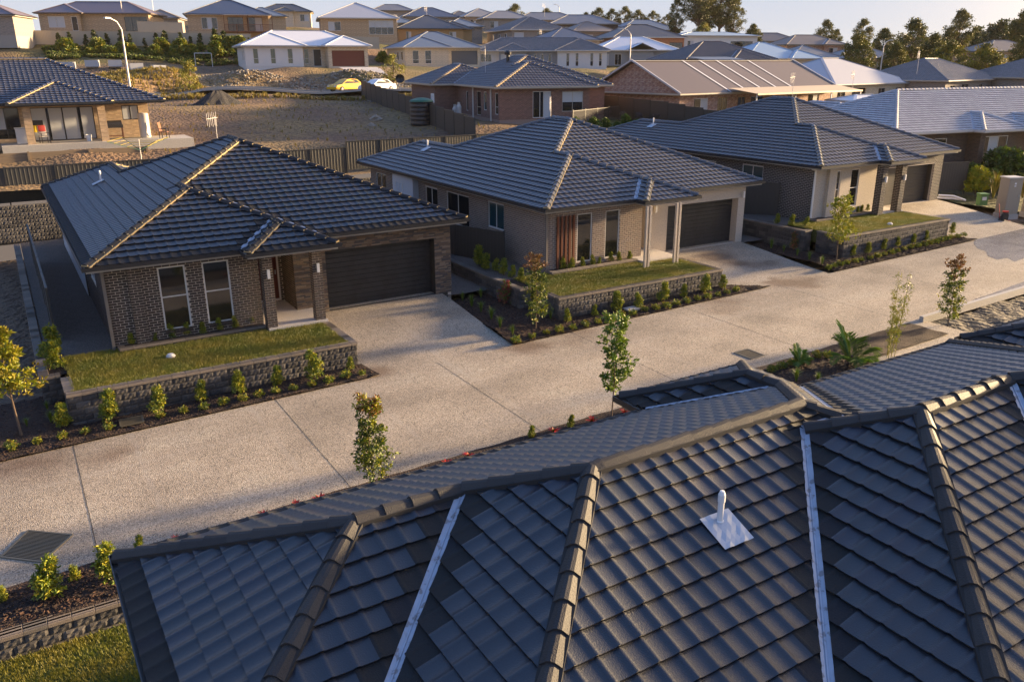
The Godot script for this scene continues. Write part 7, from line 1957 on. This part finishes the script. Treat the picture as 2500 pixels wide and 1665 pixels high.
func hill_things() -> void:
	# fences
	var fa := thing("steel_fence", "charcoal steel fence on a concrete plinth between the bare lot and brown brick house", "fence")
	steel_fence(fa, Vector3(35.6, 5.85, -89.5), Vector3(28.6, 4.0, -51.3), 1.8, "fence_dark", 0.2)
	var fb := thing("steel_fence", "brown steel fence between the brown and pinkish brick houses", "fence")
	steel_fence(fb, Vector3(48.3, 4.95, -66.5), Vector3(46.9, 4.6, -52.0), 1.8, "fence_brown"); steel_fence(fb, Vector3(46.9, 4.6, -52.0), Vector3(45.5, 4.2, -44.5), 1.8, "fence_dark")
	var fc := thing("steel_fence", "cream steel fence along the top of the planted slope", "fence")
	steel_fence(fc, Vector3(6.6, 13.6, -158), Vector3(7.2, 12.15, -143), 1.9, "fence_cream"); steel_fence(fc, Vector3(7.2, 12.15, -143), Vector3(36, 11.8, -134.5), 1.9, "fence_cream")
	var fd := thing("steel_fence", "cream steel fence between the mauve and navy roofed houses", "fence")
	steel_fence(fd, Vector3(21.5, 13.9, -143.5), Vector3(27.5, 13.7, -141.0), 1.7, "fence_cream")
	var fe := thing("steel_fence", "cream fence below the two-storey house with pale roof", "fence")
	steel_fence(fe, Vector3(44, 11.9, -136), Vector3(56, 11.6, -132), 1.8, "fence_cream")
	var ff := thing("steel_fence", "yellowish steel fence right of the ochre patio cover", "fence")
	steel_fence(ff, Vector3(77.5, 4.2, -57.0), Vector3(92, 4.0, -56.0), 1.9, "fence_yellow")
	var fg := thing("steel_fence", "dark steel fence in front of the dark-tiled houses at the right", "fence")
	steel_fence(fg, Vector3(96, 4.0, -60.0), Vector3(128, 4.0, -54.0), 1.8, "fence_brown")
	# black pool fence behind the middle roof
	var pf := thing("pool_fence", "black tubular pool fence on the lawn of the brown brick house", "fence", Vector3(38.6, 4.75, -53.6), 26)
	var rl := MB.new(); rl.cbox(Vector3(0, 1.12, -0.02), Vector3(8.4, 1.16, 0.02)); rl.cbox(Vector3(0, 0.08, -0.02), Vector3(8.4, 0.12, 0.02)); part(pf, "rail", rl.mesh(M["black_frame"]))
	for i in 5:
		var p := MB.new(); p.cbox(Vector3(i * 2.1 - 0.03, -0.2, -0.03), Vector3(i * 2.1 + 0.03, 1.25, 0.03)); part(pf, "post", p.mesh(M["black_frame"]))
	for i in 84:
		var p := MB.new(); p.cbox(Vector3(i * 0.1, 0.1, -0.01), Vector3(i * 0.1 + 0.018, 1.14, 0.01)); part(pf, "baluster", p.mesh(M["black_frame"]))
	var sb := shrub_meshes(141, 1.0, 1.2, 150, 0.12, 0.05, MG, 3)
	for k in 8: plant("shrub", "rounded green shrub behind the rear fence, %s from the left" % ORD[k], "shrub", Vector3(36.4 + k * 1.0, 4.35, -51.9 + k * 0.06), sb, 0.9 + 0.25 * sin(k * 2.3), "green shrubs behind the rear fence")
	var lv := shrub_meshes(142, 0.8, 1.2, 130, 0.1, 0.03, [Color(0.13, 0.10, 0.11), Color(0.10, 0.09, 0.06), Color(0.16, 0.11, 0.13)], 2)
	for k in 6: plant("shrub", "greyish lavender bush along the brown fence, %s from the left" % ORD[k], "shrub", Vector3(46.6 - k * 0.1, 4.7, -63.5 + k * 2.2), lv, 0.9, "lavender bushes along the brown fence")
	# left patio
	var ps := MB.new(); ps.cbox(Vector3(0.3, 3.6, -63.5), Vector3(11.6, 4.68, -60.3)); var po := struct("patio_slab", ps.mesh(M["concrete"]))
	var tw := thing("timber_wall", "weathered timber sleeper retaining wall below the tan house patio", "retaining wall", Vector3(0, 3.35, -59.4))
	for j in 5:
		for i in 6:
			var s := MB.new(); s.cbox(Vector3(-12 + i * 3.4, j * 0.2, -0.08), Vector3(-8.63 + i * 3.4, j * 0.2 + 0.19, 0)); part(tw, "sleeper", s.mesh(M["timber_grey"]))
	for i in 7:
		var s := MB.new(); s.cbox(Vector3(-12.05 + i * 3.4, -0.3, 0.0), Vector3(-11.93 + i * 3.4, 1.05, 0.1)); part(tw, "post", s.mesh(M["timber_grey"]))
	var wh := thing("water_heater", "tall grey cylindrical water heater by the tan brick wall", "water heater", Vector3(8.9, 4.68, -62.5))
	var wb := MB.new(); wb.lathe(Vector3.ZERO, [Vector2(0.34, 0), Vector2(0.34, 1.55), Vector2(0.3, 1.62), Vector2(0, 1.66)], 24); part(wh, "tank", wb.mesh(M["tank_grey"]))
	var wp := MB.new(); wp.tube([Vector3(0.1, 1.0, 0.34), Vector3(0.1, 0.3, 0.37), Vector3(0.3, 0.1, 0.3)], [0.02, 0.02, 0.02], 6); part(wh, "pipe", wp.mesh(M["steel"]))
	var bq := thing("barbecue", "black hooded barbecue trolley on the tan house patio", "barbecue", Vector3(6.95, 4.68, -62.2))
	var bb := MB.new(); bb.cbox(Vector3(-0.55, 0.75, -0.28), Vector3(0.55, 0.95, 0.28)); part(bq, "firebox", bb.mesh(M["black_frame"]))
	var bh := MB.new(); bh.tube([Vector3(-0.5, 0.98, 0), Vector3(0.5, 0.98, 0)], [0.24, 0.24], 14); part(bq, "hood", bh.mesh(M["black_frame"]))
	for x in [-0.5, 0.5]:
		for z in [-0.24, 0.24]:
			var l := MB.new(); l.cbox(Vector3(x - 0.025, 0, z - 0.025), Vector3(x + 0.025, 0.75, z + 0.025)); part(bq, "leg", l.mesh(M["timber_deck"]))
	var bsh := MB.new(); bsh.cbox(Vector3(-0.5, 0.2, -0.24), Vector3(0.5, 0.24, 0.24)); part(bq, "shelf", bsh.mesh(M["timber_deck"]))
	var bk := thing("bucket", "white plastic bucket before the tan house sliding doors", "bucket", Vector3(5.3, 4.68, -61.6))
	var bm := MB.new(); bm.lathe(Vector3.ZERO, [Vector2(0.14, 0), Vector2(0.18, 0.4), Vector2(0.19, 0.41)], 18); part(bk, "shell", bm.mesh(M["pvc"]))
	var bl := MB.new(); bl.tube([Vector3(-0.18, 0.4, 0), Vector3(-0.1, 0.5, 0), Vector3(0.1, 0.5, 0), Vector3(0.18, 0.4, 0)], [0.008, 0.008, 0.008, 0.008], 5); part(bk, "handle", bl.mesh(M["steel"]))
	chair("grey chair with red towel over its back on the tan house patio", Vector3(2.75, 4.68, -61.6), 15, true)
	chair("brown sling chair at the end of the tan house patio", Vector3(9.9, 4.68, -61.2), 60, false)
	var cb := thing("storage_cupboard", "white cupboard against the tan brick pillar", "cupboard", Vector3(1.5, 4.68, -62.3))
	var cm := MB.new(); cm.cbox(Vector3(-0.3, 0, -0.25), Vector3(0.3, 0.9, 0.25)); part(cb, "body", cm.mesh(M["wall_white"]))
	var ct := MB.new(); ct.cbox(Vector3(-0.34, 0.9, -0.28), Vector3(0.34, 0.98, 0.28)); part(cb, "top", ct.mesh(M["blind"]))
	var yc := thing("cloth", "yellow and black cloth hanging behind the grey chair", "cloth", Vector3(2.55, 5.3, -62.6))
	var ym := MB.new()
	for i in 6: ym.quad(Vector3(-0.3 + i * 0.1, 0, 0.03 * (i % 2)), Vector3(-0.2 + i * 0.1, 0, 0.03 * ((i + 1) % 2)), Vector3(-0.2 + i * 0.1, 0.45, 0.03 * ((i + 1) % 2)), Vector3(-0.3 + i * 0.1, 0.45, 0.03 * (i % 2)))
	part(yc, "yellow_panel", ym.mesh(M["yellow_cloth"]))
	var yk := MB.new(); yk.cbox(Vector3(-0.3, 0.45, -0.02), Vector3(0.3, 0.75, 0.06)); part(yc, "black_panel", yk.mesh(M["black_frame"]))
	# rotary clothes line
	var cl := thing("clothes_line", "rotary clothes line behind the rear fence, below the tan house", "clothes line", Vector3(7.6, 3.3, -56.5), 20)
	var cpole := MB.new(); cpole.tube([Vector3(0, -0.3, 0), Vector3(0, 1.75, 0)], [0.03, 0.03], 8); part(cl, "pole", cpole.mesh(M["pole"]))
	for k in 4:
		var d := Vector3(cos(k * PI / 2), 0, sin(k * PI / 2))
		var am := MB.new(); am.tube([Vector3(0, 1.1, 0), d * 2.0 + Vector3(0, 1.75, 0)], [0.018, 0.018], 6); part(cl, "arm", am.mesh(M["tank_green"]))
	for q in 4:
		for j in 4:
			var r := 0.8 + j * 0.4
			var a := Vector3(cos(q * PI / 2), 0, sin(q * PI / 2)) * r; var b2 := Vector3(cos((q + 1) * PI / 2), 0, sin((q + 1) * PI / 2)) * r
			var lm := MB.new(); lm.tube([a + Vector3(0, 1.1 + r * 0.325, 0), b2 + Vector3(0, 1.1 + r * 0.325, 0)], [0.008, 0.008], 4); part(cl, "line", lm.mesh(M["yellow_cloth"]))
	# gravel heap and rocks on the bare lot
	var gh := thing("gravel_heap", "large dark grey gravel heap on the bare lot", "gravel heap", Vector3(19.3, 5.7, -86.2), 30)
	var hm := MB.new(); var g := RandomNumberGenerator.new(); g.seed = 9
	var rings := []
	for j in 9:
		var r := []
		for i in 28:
			var a := TAU * i / 28.0; var k := j / 8.0
			var e := 1.0 + 0.06 * sin(i * 1.7) + g.randf_range(-0.02, 0.02)
			r.append(Vector3(cos(a) * (1.0 - k * 0.82) * 2.9 * e, 1.35 * k - 0.1 + (0.04 * sin(i * 2.1 + j)), sin(a) * (1.0 - k * 0.9) * 2.0 * e))
		rings.append(r)
	for j in 8:
		for i in 28: hm.quad(rings[j][(i + 1) % 28], rings[j][i], rings[j + 1][i], rings[j + 1][(i + 1) % 28])
	for i in 28: hm.tri(rings[8][(i + 1) % 28], rings[8][i], Vector3(0, 1.27, 0))
	part(gh, "heap", hm.mesh(M["gravel_heap"]))
	var rk := rock_mesh(3, "rock"); var rk2 := rock_mesh(5, "rock")
	for k in 3: plant("rock", "%s pale stone on the bare brown lot" % ["small", "flat", "rounded"][k], "rock", on_land([26.9, 14.9, 28.4][k], [-66.0, -64.5, -68.5][k]), [rk], [0.4, 0.3, 0.6][k], "stones on the bare lot", -1.0, ["stone"])
	# rubble on the bank under the white house
	var mm := MultiMesh.new(); mm.transform_format = MultiMesh.TRANSFORM_3D; mm.mesh = rk2; mm.instance_count = 1400
	for k in 1400:
		var x := g.randf_range(22, 46); var z := -101.0 - (x - 30) * -0.42 - g.randf_range(-1.0, 6.5)
		mm.set_instance_transform(k, Transform3D(Basis(rdir(g), g.randf() * TAU).scaled(Vector3.ONE * g.randf_range(0.05, 0.2) * (2.0 if k % 40 == 0 else 1.0)), on_land(x, z)))
	var mi := MultiMeshInstance3D.new(); mi.multimesh = mm; mi.name = "rubble"; add_child(mi); tag(mi, "loose rock rubble covering the bank below the white house", "rubble", "", "stuff")
	# dry grass on the mounds and along the road
	var dg := tuft_mesh(151, 26, 0.55, 0.35, [Color(0.34, 0.24, 0.06), Color(0.28, 0.20, 0.05), Color(0.22, 0.19, 0.04)], 0.035)
	var gm := MultiMesh.new(); gm.transform_format = MultiMesh.TRANSFORM_3D; gm.mesh = dg; gm.instance_count = 2600
	for k in 2600:
		var x: float; var z: float
		if k < 1200:
			x = g.randf_range(2, 22); z = g.randf_range(-112, -102) - (x - 12) * 0.15
		elif k < 2000:
			x = g.randf_range(0, 46); z = -103.2 - (x - 10) * -0.36 + g.randf_range(5.8, 8.0)
		else:
			x = g.randf_range(8, 34); z = g.randf_range(-90, -54)
		gm.set_instance_transform(k, Transform3D(Basis(Vector3.UP, g.randf() * TAU).scaled(Vector3.ONE * g.randf_range(0.5, 1.3) * (0.45 if k >= 2000 else 1.0)), on_land(x, z)))
	var gi := MultiMeshInstance3D.new(); gi.multimesh = gm; gi.name = "dry_grass"; add_child(gi); tag(gi, "dry golden grass over the mounds, verge and bare lot", "grass", "", "stuff")
	# wrapped pallets on the mound
	for k in 5:
		var x: float = [9.0, 11.6, 14.0, 16.2, 18.6][k]
		var T := thing("wrapped_pallet", "plastic-wrapped pallet of stone on the mound, %s from the left" % ORD[k], "pallet", on_land(x, -116.2 + k * 0.9), -20 + k * 7, "wrapped pallets on the mound")
		var b := MB.new(); b.box(Vector3(0, 0.5, 0), Vector3(1.5, 0.75, 1.1), Basis(Vector3(0, 0, 1), 0.05 * sin(k * 3.0))); part(T, "wrapped_load", b.mesh(M["plastic_wrap"]))
		var p := MB.new(); p.box(Vector3(0, 0.06, 0), Vector3(1.3, 0.14, 1.1)); part(T, "pallet_base", p.mesh(M["timber_grey"]))
	# street lamps, antennas, masts
	lamp_post("tall white street lamp behind the tan house roof", Vector3(12.9, 6.2, -96.6), 7.6, Vector3(-0.8, 0, 0.6))
	lamp_post("grey street lamp in front of the white gabled house", Vector3(79.9, 7.6, -97.2), 6.4, Vector3(-0.85, 0, -0.5))
	lamp_post("slim street lamp between the trees at the right", Vector3(122.0, 6.0, -86.0), 6.6, Vector3(0.8, 0, 0.2))
	lamp_post("small street lamp on the skyline, centre", Vector3(141.5, 19.0, -204.0), 5.8, Vector3(-0.8, 0, -0.3))
	antenna("tv antenna beside the bare lot above the left black roof", Vector3(13.0, 3.6, -59.6), 2.5, 40)
	antenna("tv antenna on the brown-tiled roof", Vector3(38.8, 9.0, -67.5), 1.6, 60)
	antenna("tv antenna above the middle roof beside the sliding door", Vector3(34.2, 4.0, -50.2), 2.9, 50)
	antenna("tv antenna above the charcoal tiled roof on the hill", Vector3(80.0, 18.2, -163.0), 1.9, 30)
	antenna("tv antenna left of the charcoal roof", Vector3(71.0, 16.5, -158.0), 1.6, 30)
	antenna("tv antenna below the long grey house", Vector3(93.0, 13.4, -140.0), 1.8, 30)
	antenna("tv antenna on the pinkish house patio cover", Vector3(65.4, 4.6, -55.2), 3.6, 20)
	antenna("tv antenna in front of the lilac-grey roof", Vector3(84.0, 4.8, -62.5), 3.4, 20)
	antenna("tv antenna on the lilac-grey roof ridge", Vector3(98.0, 8.6, -64.0), 1.8, 20)
	antenna("tv antenna on the wide grey skyline roof", Vector3(124.5, 20.6, -186.0), 2.6, 10)
	for k in 2:
		var T := thing("mast", "thin white radio mast on the skyline, %s of two at upper left" % ["left", "right"][k], "mast", [Vector3(20.5, 17.0, -150.0), Vector3(29.5, 17.5, -176.0)][k], 0, "radio masts")
		var b := MB.new(); b.tube([Vector3.ZERO, Vector3(0, 6.5, 0)], [0.05, 0.03], 6); part(T, "pole", b.mesh(M["pole"]))
	# dish, tank, gas bottle, meter box at the brown house
	var ds := thing("satellite_dish", "black satellite dish on the brown-tiled roof above the fence", "satellite dish", Vector3(30.4, 7.5, -67.6), -20)
	var dm := MB.new(); dm.tube([Vector3(0, -0.3, 0), Vector3(0, 0.55, 0)], [0.03, 0.03], 7); part(ds, "mast", dm.mesh(M["pole"]))
	var dd := MB.new()
	for j in 4:
		for i in 20:
			var a0 := TAU * i / 20; var a1 := TAU * (i + 1) / 20; var r0 := j * 0.1; var r1 := (j + 1) * 0.1
			var f := func(a: float, r: float) -> Vector3: return Vector3(cos(a) * r, 0.7 + sin(a) * r * 0.9, 0.1 + r * r * 0.9)
			dd.quad(f.call(a0, r0), f.call(a0, r1), f.call(a1, r1), f.call(a1, r0))
	part(ds, "dish", dd.mesh(M["black_frame"]))
	var wt := thing("water_tank", "dark water tank with green lid behind the charcoal fence", "water tank", Vector3(30.4, 4.6, -63.5))
	var w1 := MB.new(); var pr := []
	for i in 12: pr.append(Vector2(0.95 + 0.03 * (i % 2), i * 0.17))
	w1.lathe(Vector3.ZERO, pr, 24); part(wt, "body", w1.mesh(M["black_frame"]))
	var w2 := MB.new(); w2.lathe(Vector3.ZERO, [Vector2(1.0, 1.87), Vector2(0.9, 2.0), Vector2(0.4, 2.15), Vector2(0, 2.18)], 24); part(wt, "lid", w2.mesh(M["tank_green"]))
	for k in 2:
		var gb := thing("gas_bottle", "%s white gas bottle on the brown brick wall" % ["taller", "shorter"][k], "gas bottle", Vector3(33.55 - k * 0.05, 5.0, -62.9 - k * 0.6), 0, "gas bottles")
		var b := MB.new(); b.lathe(Vector3.ZERO, [Vector2(0.2, 0), Vector2(0.22, 0.1), Vector2(0.22, 1.0 - k * 0.2), Vector2(0.12, 1.2 - k * 0.2), Vector2(0.1, 1.3 - k * 0.2), Vector2(0, 1.3 - k * 0.2)], 16); part(gb, "cylinder", b.mesh(M["tank_grey"]))
		var c := MB.new(); c.lathe(Vector3.ZERO, [Vector2(0.13, 1.2 - k * 0.2), Vector2(0.13, 1.36 - k * 0.2)], 12); part(gb, "collar", c.mesh(M["steel"]))
	var mb := thing("meter_box", "white electricity meter box on the brown brick wall", "meter box", Vector3(33.0, 6.2, -66.5), -12)
	var m1 := MB.new(); m1.cbox(Vector3(-0.16, 0, -0.3), Vector3(0.0, 0.75, 0.3)); part(mb, "box", m1.mesh(M["wall_white"]))
	var m2 := MB.new(); m2.cbox(Vector3(-0.175, 0.05, -0.26), Vector3(-0.16, 0.7, 0.26)); part(mb, "door", m2.mesh(M["blind"]))
	# cars
	car("yellow sedan parked on the hillside road below the white house", Vector3(36.0, 6.3, -95.3), 200, "car_yellow")
	car("white sedan nosing out beside the charcoal fence end", Vector3(38.6, 6.3, -92.2), 200, "car_white")
	car("white van glimpsed behind the brown-tiled roof", Vector3(55.6, 6.5, -81.5), 20, "car_white", true)
	# white frame beside the white house
	var gl := thing("goal_frame", "white tubular goal frame left of the white house", "goal", Vector3(26.2, 9.0, -122.9), -20)
	for q in [[Vector3(-1.1, -0.3, 0), Vector3(-1.1, 1.8, 0)], [Vector3(1.1, -0.3, 0), Vector3(1.1, 1.8, 0)], [Vector3(-1.1, 1.8, 0), Vector3(1.1, 1.8, 0)]]:
		var b := MB.new(); b.tube(q, [0.045, 0.045], 7); part(gl, "tube", b.mesh(M["wall_white"]))
	var dr := MB.new(); dr.quad(Vector3(39.5, 8.95, -104.2), Vector3(45.0, 8.95, -103.2), Vector3(45.6, 8.95, -104.6), Vector3(40.0, 8.95, -105.8))
	var y0 := 6.5
	var dv := MB.new()
	for i in 6:
		var k0 := i / 6.0; var k1 := (i + 1) / 6.0
		var f := func(k: float, s: float) -> Vector3: return Vector3(lerpf(41.8, 41.0, k) + s * lerpf(2.4, 2.2, k), lerpf(8.95, 6.55, k * k * (3 - 2 * k)), lerpf(-106.0, -95.6, k) + s * 0.5)
		dv.quad(f.call(k1, -1), f.call(k1, 1), f.call(k0, 1), f.call(k0, -1))
	struct("house_driveway", dv.mesh(M["concrete_pale"]))
func chair(label: String, at: Vector3, turn: float, towel: bool) -> void:
	var T := thing("patio_chair", label, "chair", at, turn, "patio chairs")
	var m := "tank_grey" if towel else "timber_deck"
	var s := MB.new(); s.cbox(Vector3(-0.25, 0.4, -0.25), Vector3(0.25, 0.44, 0.25)); part(T, "seat", s.mesh(M[m]))
	var b := MB.new(); b.box(Vector3(0, 0.75, -0.27), Vector3(0.48, 0.6, 0.03), Basis(Vector3.RIGHT, -0.15)); part(T, "backrest", b.mesh(M[m]))
	for x in [-0.24, 0.24]:
		for z in [-0.24, 0.24]:
			var l := MB.new(); l.cbox(Vector3(x - 0.02, 0, z - 0.02), Vector3(x + 0.02, 0.62 if z > 0 else 0.45, z + 0.02)); part(T, "leg", l.mesh(M["black_frame"]))
		var a := MB.new(); a.cbox(Vector3(x - 0.025, 0.62, -0.26), Vector3(x + 0.025, 0.65, 0.26)); part(T, "armrest", a.mesh(M["black_frame"]))
	if towel:
		var t := MB.new(); t.box(Vector3(0, 0.9, -0.24), Vector3(0.4, 0.36, 0.05), Basis(Vector3.RIGHT, -0.15)); t.box(Vector3(0, 1.08, -0.3), Vector3(0.4, 0.03, 0.12)); part(T, "towel", t.mesh(M["red_cloth"]))

func hill_trees() -> void:
	var olive := [Color(0.075, 0.088, 0.026), Color(0.09, 0.10, 0.028), Color(0.11, 0.11, 0.03), Color(0.06, 0.07, 0.022)]
	var gold := [Color(0.11, 0.11, 0.015), Color(0.08, 0.095, 0.016), Color(0.14, 0.125, 0.018), Color(0.055, 0.07, 0.014)]
	var yel := [Color(0.21, 0.20, 0.016), Color(0.16, 0.17, 0.016), Color(0.25, 0.21, 0.018)]
	var dark := [Color(0.045, 0.06, 0.02), Color(0.055, 0.07, 0.022), Color(0.075, 0.085, 0.025)]
	# eucalypts on the skyline
	var e1 := big_tree(301, 16.0, 8.5, 4.0, 110, 70, 0.42, olive, 0.075)
	var e2 := big_tree(302, 14.5, 7.5, 3.0, 95, 70, 0.42, olive, 0.08)
	var pos := [[139.5, 15.0, -146.0, 1.0, e1], [143.5, 14.8, -147.5, 1.05, e2], [147.0, 14.6, -147.0, 1.0, e1], [150.5, 14.2, -146.0, 0.72, e2], [135.5, 15.0, -149.0, 0.62, e2]]
	for k in 5: plant("eucalypt", "tall airy eucalypt of the group on the skyline, %s from the left" % ["second", "third", "fourth", "fifth", "first"][k], "tree", Vector3(pos[k][0], pos[k][1] - 1.0, pos[k][2]), pos[k][4], pos[k][3], "eucalypts of the skyline group", -1.0, ["crown", "trunk"])
	var e3 := big_tree(303, 6.5, 7.0, 0.8, 70, 60, 0.36, olive + gold, 0.13)
	for k in 7:
		var x: float = [166.0, 169.5, 173.0, 176.5, 180.0, 184.0, 188.0][k]
		plant("eucalypt", "bushy tree behind the skyline roofs at centre, %s from the left" % ORD[k], "tree", Vector3(x, 19.4, -224.5 + (x - 166.0) * 0.62), e3, [0.75, 0.95, 0.9, 1.0, 0.85, 0.8, 0.65][k], "trees behind the skyline roofs", -1.0, ["crown", "trunk"])
	for k in 2: plant("eucalypt", "small %s treetop above the top centre roofs" % ["wider", "rounder"][k], "tree", [Vector3(147.5, 20.0, -237.0), Vector3(156.0, 20.0, -232.0)][k], e3, [1.05, 0.85][k], "treetops above the top centre roofs", -1.0, ["crown", "trunk"])
	# round and upright trees on the right
	var r1 := big_tree(311, 6.0, 4.8, 0.5, 95, 75, 0.3, gold, 0.15)
	var r2 := big_tree(312, 7.0, 4.8, 0.9, 80, 70, 0.32, olive + gold, 0.12)
	var r3 := big_tree(313, 6.0, 6.2, 0.3, 100, 75, 0.3, yel + gold, 0.15)
	var list := [["round golden-green tree between the lilac-grey and dark-tiled roofs", 109.6, 7.2, -81.5, 1.05, r1], ["upright dark tree on the skyline right of the awning house", 168.3, 12.2, -134.2, 0.95, r2], ["small thin tree right of the upright skyline tree", 197.0, 13.0, -153.5, 0.7, r2],
		["airy tree on the skyline behind the round golden tree", 176.0, 12.4, -130.0, 0.95, r2], ["round tree on the skyline left of the large backlit group", 160.8, 10.6, -113.5, 0.92, r1], ["tall backlit tree of the large group at the right", 145.9, 7.6, -97.0, 1.35, r2],
		["golden tree at the right of the large backlit group", 139.5, 7.4, -88.6, 1.12, r1], ["dark tree at the left of the large backlit group", 126.0, 6.8, -86.5, 0.95, r1], ["lower golden tree under the tall backlit tree", 134.0, 6.8, -91.5, 0.9, r1], ["tall pyramidal tree on the skyline at the right", 195.0, 11.5, -118.2, 1.35, r2],
		["broad golden-yellow tree above the dark-tiled roofs", 121.6, 5.9, -74.5, 1.1, r3], ["second broad golden tree beside the broad yellow one", 125.4, 5.8, -71.5, 1.05, r3], ["tall dark tree at the right picture edge", 196.0, 9.6, -104.0, 1.75, r1], ["second tall dark tree at the right picture edge", 203.0, 9.6, -101.0, 1.8, r2], ["dark tree below the tall trees at the right edge", 152.0, 8.0, -80.0, 0.95, r1],
		["bright yellow-green tree before the eucalypts", 129.4, 13.2, -134.0, 0.72, r3], ["round dark tree right of the white skillion house", 150.2, 12.6, -139.6, 0.85, r1], ["bushy dark tree low at the right edge", 146.0, 7.2, -76.5, 0.7, r1]]
	for q in list: plant("tree", q[0], "tree", Vector3(q[1], q[2] - 0.3, q[3]), q[5], q[4], "trees of the right hillside", -1.0, ["crown", "trunk"])
	# tall gums further along the street, right of the view, that break up the low sun over the left house
	var gm := big_tree(401, 22.5, 4.4, 17.2, 90, 80, 0.34, olive, 0.07)
	for k in 3: plant("eucalypt", "tall gum beyond the right end of the street, %s of three" % ["nearest", "middle", "farthest"][k], "tree", [Vector3(99.0, 1.5, -13.6), Vector3(102.0, 1.5, -15.4), Vector3(100.0, 1.5, -17.2)][k], gm, 1.0, "gums beyond the street end", -1.0, ["crown", "trunk"])
	# dense wood on the far right ridge
	var wd := MultiMesh.new(); wd.transform_format = MultiMesh.TRANSFORM_3D; wd.mesh = big_tree(321, 9.0, 7.0, 0.5, 40, 40, 0.7, dark, 0.16)[0]; wd.instance_count = 150
	var g := RandomNumberGenerator.new(); g.seed = 33
	for k in 150:
		var t := g.randf()
		wd.set_instance_transform(k, Transform3D(Basis(Vector3.UP, g.randf() * TAU).scaled(Vector3.ONE * g.randf_range(0.7, 1.2)), Vector3(lerpf(215, 330, t) + g.randf_range(-12, 12), lerpf(8.5, 15.0, t) - 1.0, lerpf(-128, -80, t) + g.randf_range(-20, 20))))
	var wi := MultiMeshInstance3D.new(); wi.multimesh = wd; wi.name = "far_wood"; add_child(wi); tag(wi, "dark wooded ridge behind the right-hand trees", "woods", "", "stuff")
	# small trees by the hillside road
	plant("tree", "bright yellow-green young tree beside the gravel heap", "tree", Vector3(19.9, 6.2, -101.2), big_tree(331, 3.6, 2.4, 0.4, 34, 50, 0.2, yel, 0.16), 1.0, "", -1.0, ["crown", "trunk"])
	plant("tree", "bright yellow-green tree before the slate-blue roofed house", "tree", Vector3(42.9, 7.2, -97.3), big_tree(332, 3.2, 2.7, 0.2, 34, 50, 0.2, yel, 0.17), 1.0, "", -1.0, ["crown", "trunk"])
	var bt := big_tree(341, 8.0, 6.0, 3.0, 26, 1, 0.1, dark, 0.1)
	plant("bare_tree", "bare leafless tree at the top left corner", "tree", Vector3(-3.0, 14.0, -142.0), [bt[1]], 1.1, "", -1.0, ["trunk"])
	# conifers along the cream fence and bushes on the slope
	var cn := []
	for k in 3: cn.append(young_tree(351 + k, 2.1, 0.1, 0.55, 0.12, 240, 0.16, 0.09, dark + DG, [], Vector3.ZERO, 0.03))
	for k in 17:
		var t := k / 16.0
		var x := lerpf(10.3, 35.2, t) + 0.3 * sin(k * 4.0); var z := lerpf(-141.0, -133.6, t)
		plant("conifer", "dark upright conifer along the cream fence, %s from the left" % ORD[k], "conifer", Vector3(x, land_y(x, z) - 0.1, z), cn[k % 3], [0.9, 1.0, 0.85, 1.15, 0.95, 1.2, 1.0, 0.75, 1.1, 1.25, 1.1, 0.85, 1.05, 1.4, 1.25, 0.9, 0.8][k], "conifers along the cream fence", -1.0, ["crown", "trunk"])
	var bs := []
	for k in 3: bs.append(shrub_meshes(361 + k, 1.0, 1.5, 130, 0.2, 0.1, yel + MG, 3))
	for k in 22:
		var t := k / 21.0
		var x := lerpf(10.0, 33.5, t) + 0.5 * sin(k * 5.3); var z := lerpf(-135.5, -129.5, t) + 2.2 * sin(k * 2.7)
		plant("bush", "yellow-green bush on the slope below the cream fence, %s from the left" % ORD[k], "bush", Vector3(x, land_y(x, z) - 0.1, z), bs[k % 3], 1.5 + 0.55 * sin(k * 1.9), "bushes on the planted slope")
	var gc := MultiMesh.new(); gc.transform_format = MultiMesh.TRANSFORM_3D; gc.mesh = shrub_meshes(371, 0.6, 1.3, 60, 0.16, 0.08, MG + DG + gold, 1)[0]; gc.instance_count = 420
	for k in 420:
		var x := g.randf_range(8, 36); var z := -137.0 + (x - 8) * 0.24 + g.randf_range(-3.0, 7.5)
		gc.set_instance_transform(k, Transform3D(Basis(Vector3.UP, g.randf() * TAU).scaled(Vector3.ONE * g.randf_range(0.6, 1.5)), on_land(x, z) - Vector3(0, 0.15, 0)))
	var gi := MultiMeshInstance3D.new(); gi.multimesh = gc; gi.name = "slope_shrubbery"; add_child(gi); tag(gi, "low green shrubbery carpeting the slope below the cream fence", "shrubbery", "", "stuff")
	var kb := [[57.5, -82.5, 1.5], [59.8, -81.0, 1.7], [61.6, -80.2, 1.4], [63.4, -79.4, 1.0], [75.5, -95.5, 0.9], [77.5, -95.2, 0.8], [81.5, -95.0, 0.9], [56.0, -131.0, 1.5], [86.0, -137.0, 1.3], [89.0, -138.0, 1.2], [84.0, -135.0, 1.1], [70.5, -141.0, 1.6]]
	for k in 12:
		plant("bush", ["yellow bush on the verge beside the pinkish house gable, left", "yellow bush on the verge beside the pinkish house gable, middle", "yellow bush on the verge beside the pinkish house gable, right", "small yellow bush by the gable barge", "low yellow bush left of the grey street lamp", "second low yellow bush left of the grey street lamp", "low yellow bush right of the grey street lamp", "green bush between the two-storey and charcoal roofed houses", "bush below the long grey house, middle", "bush below the long grey house, right", "bush below the long grey house, left", "bush below the screened balcony"][k], "bush", Vector3(kb[k][0], land_y(kb[k][0], kb[k][1]) - 0.1, kb[k][1]), bs[k % 3], kb[k][2], "bushes among the hillside houses")
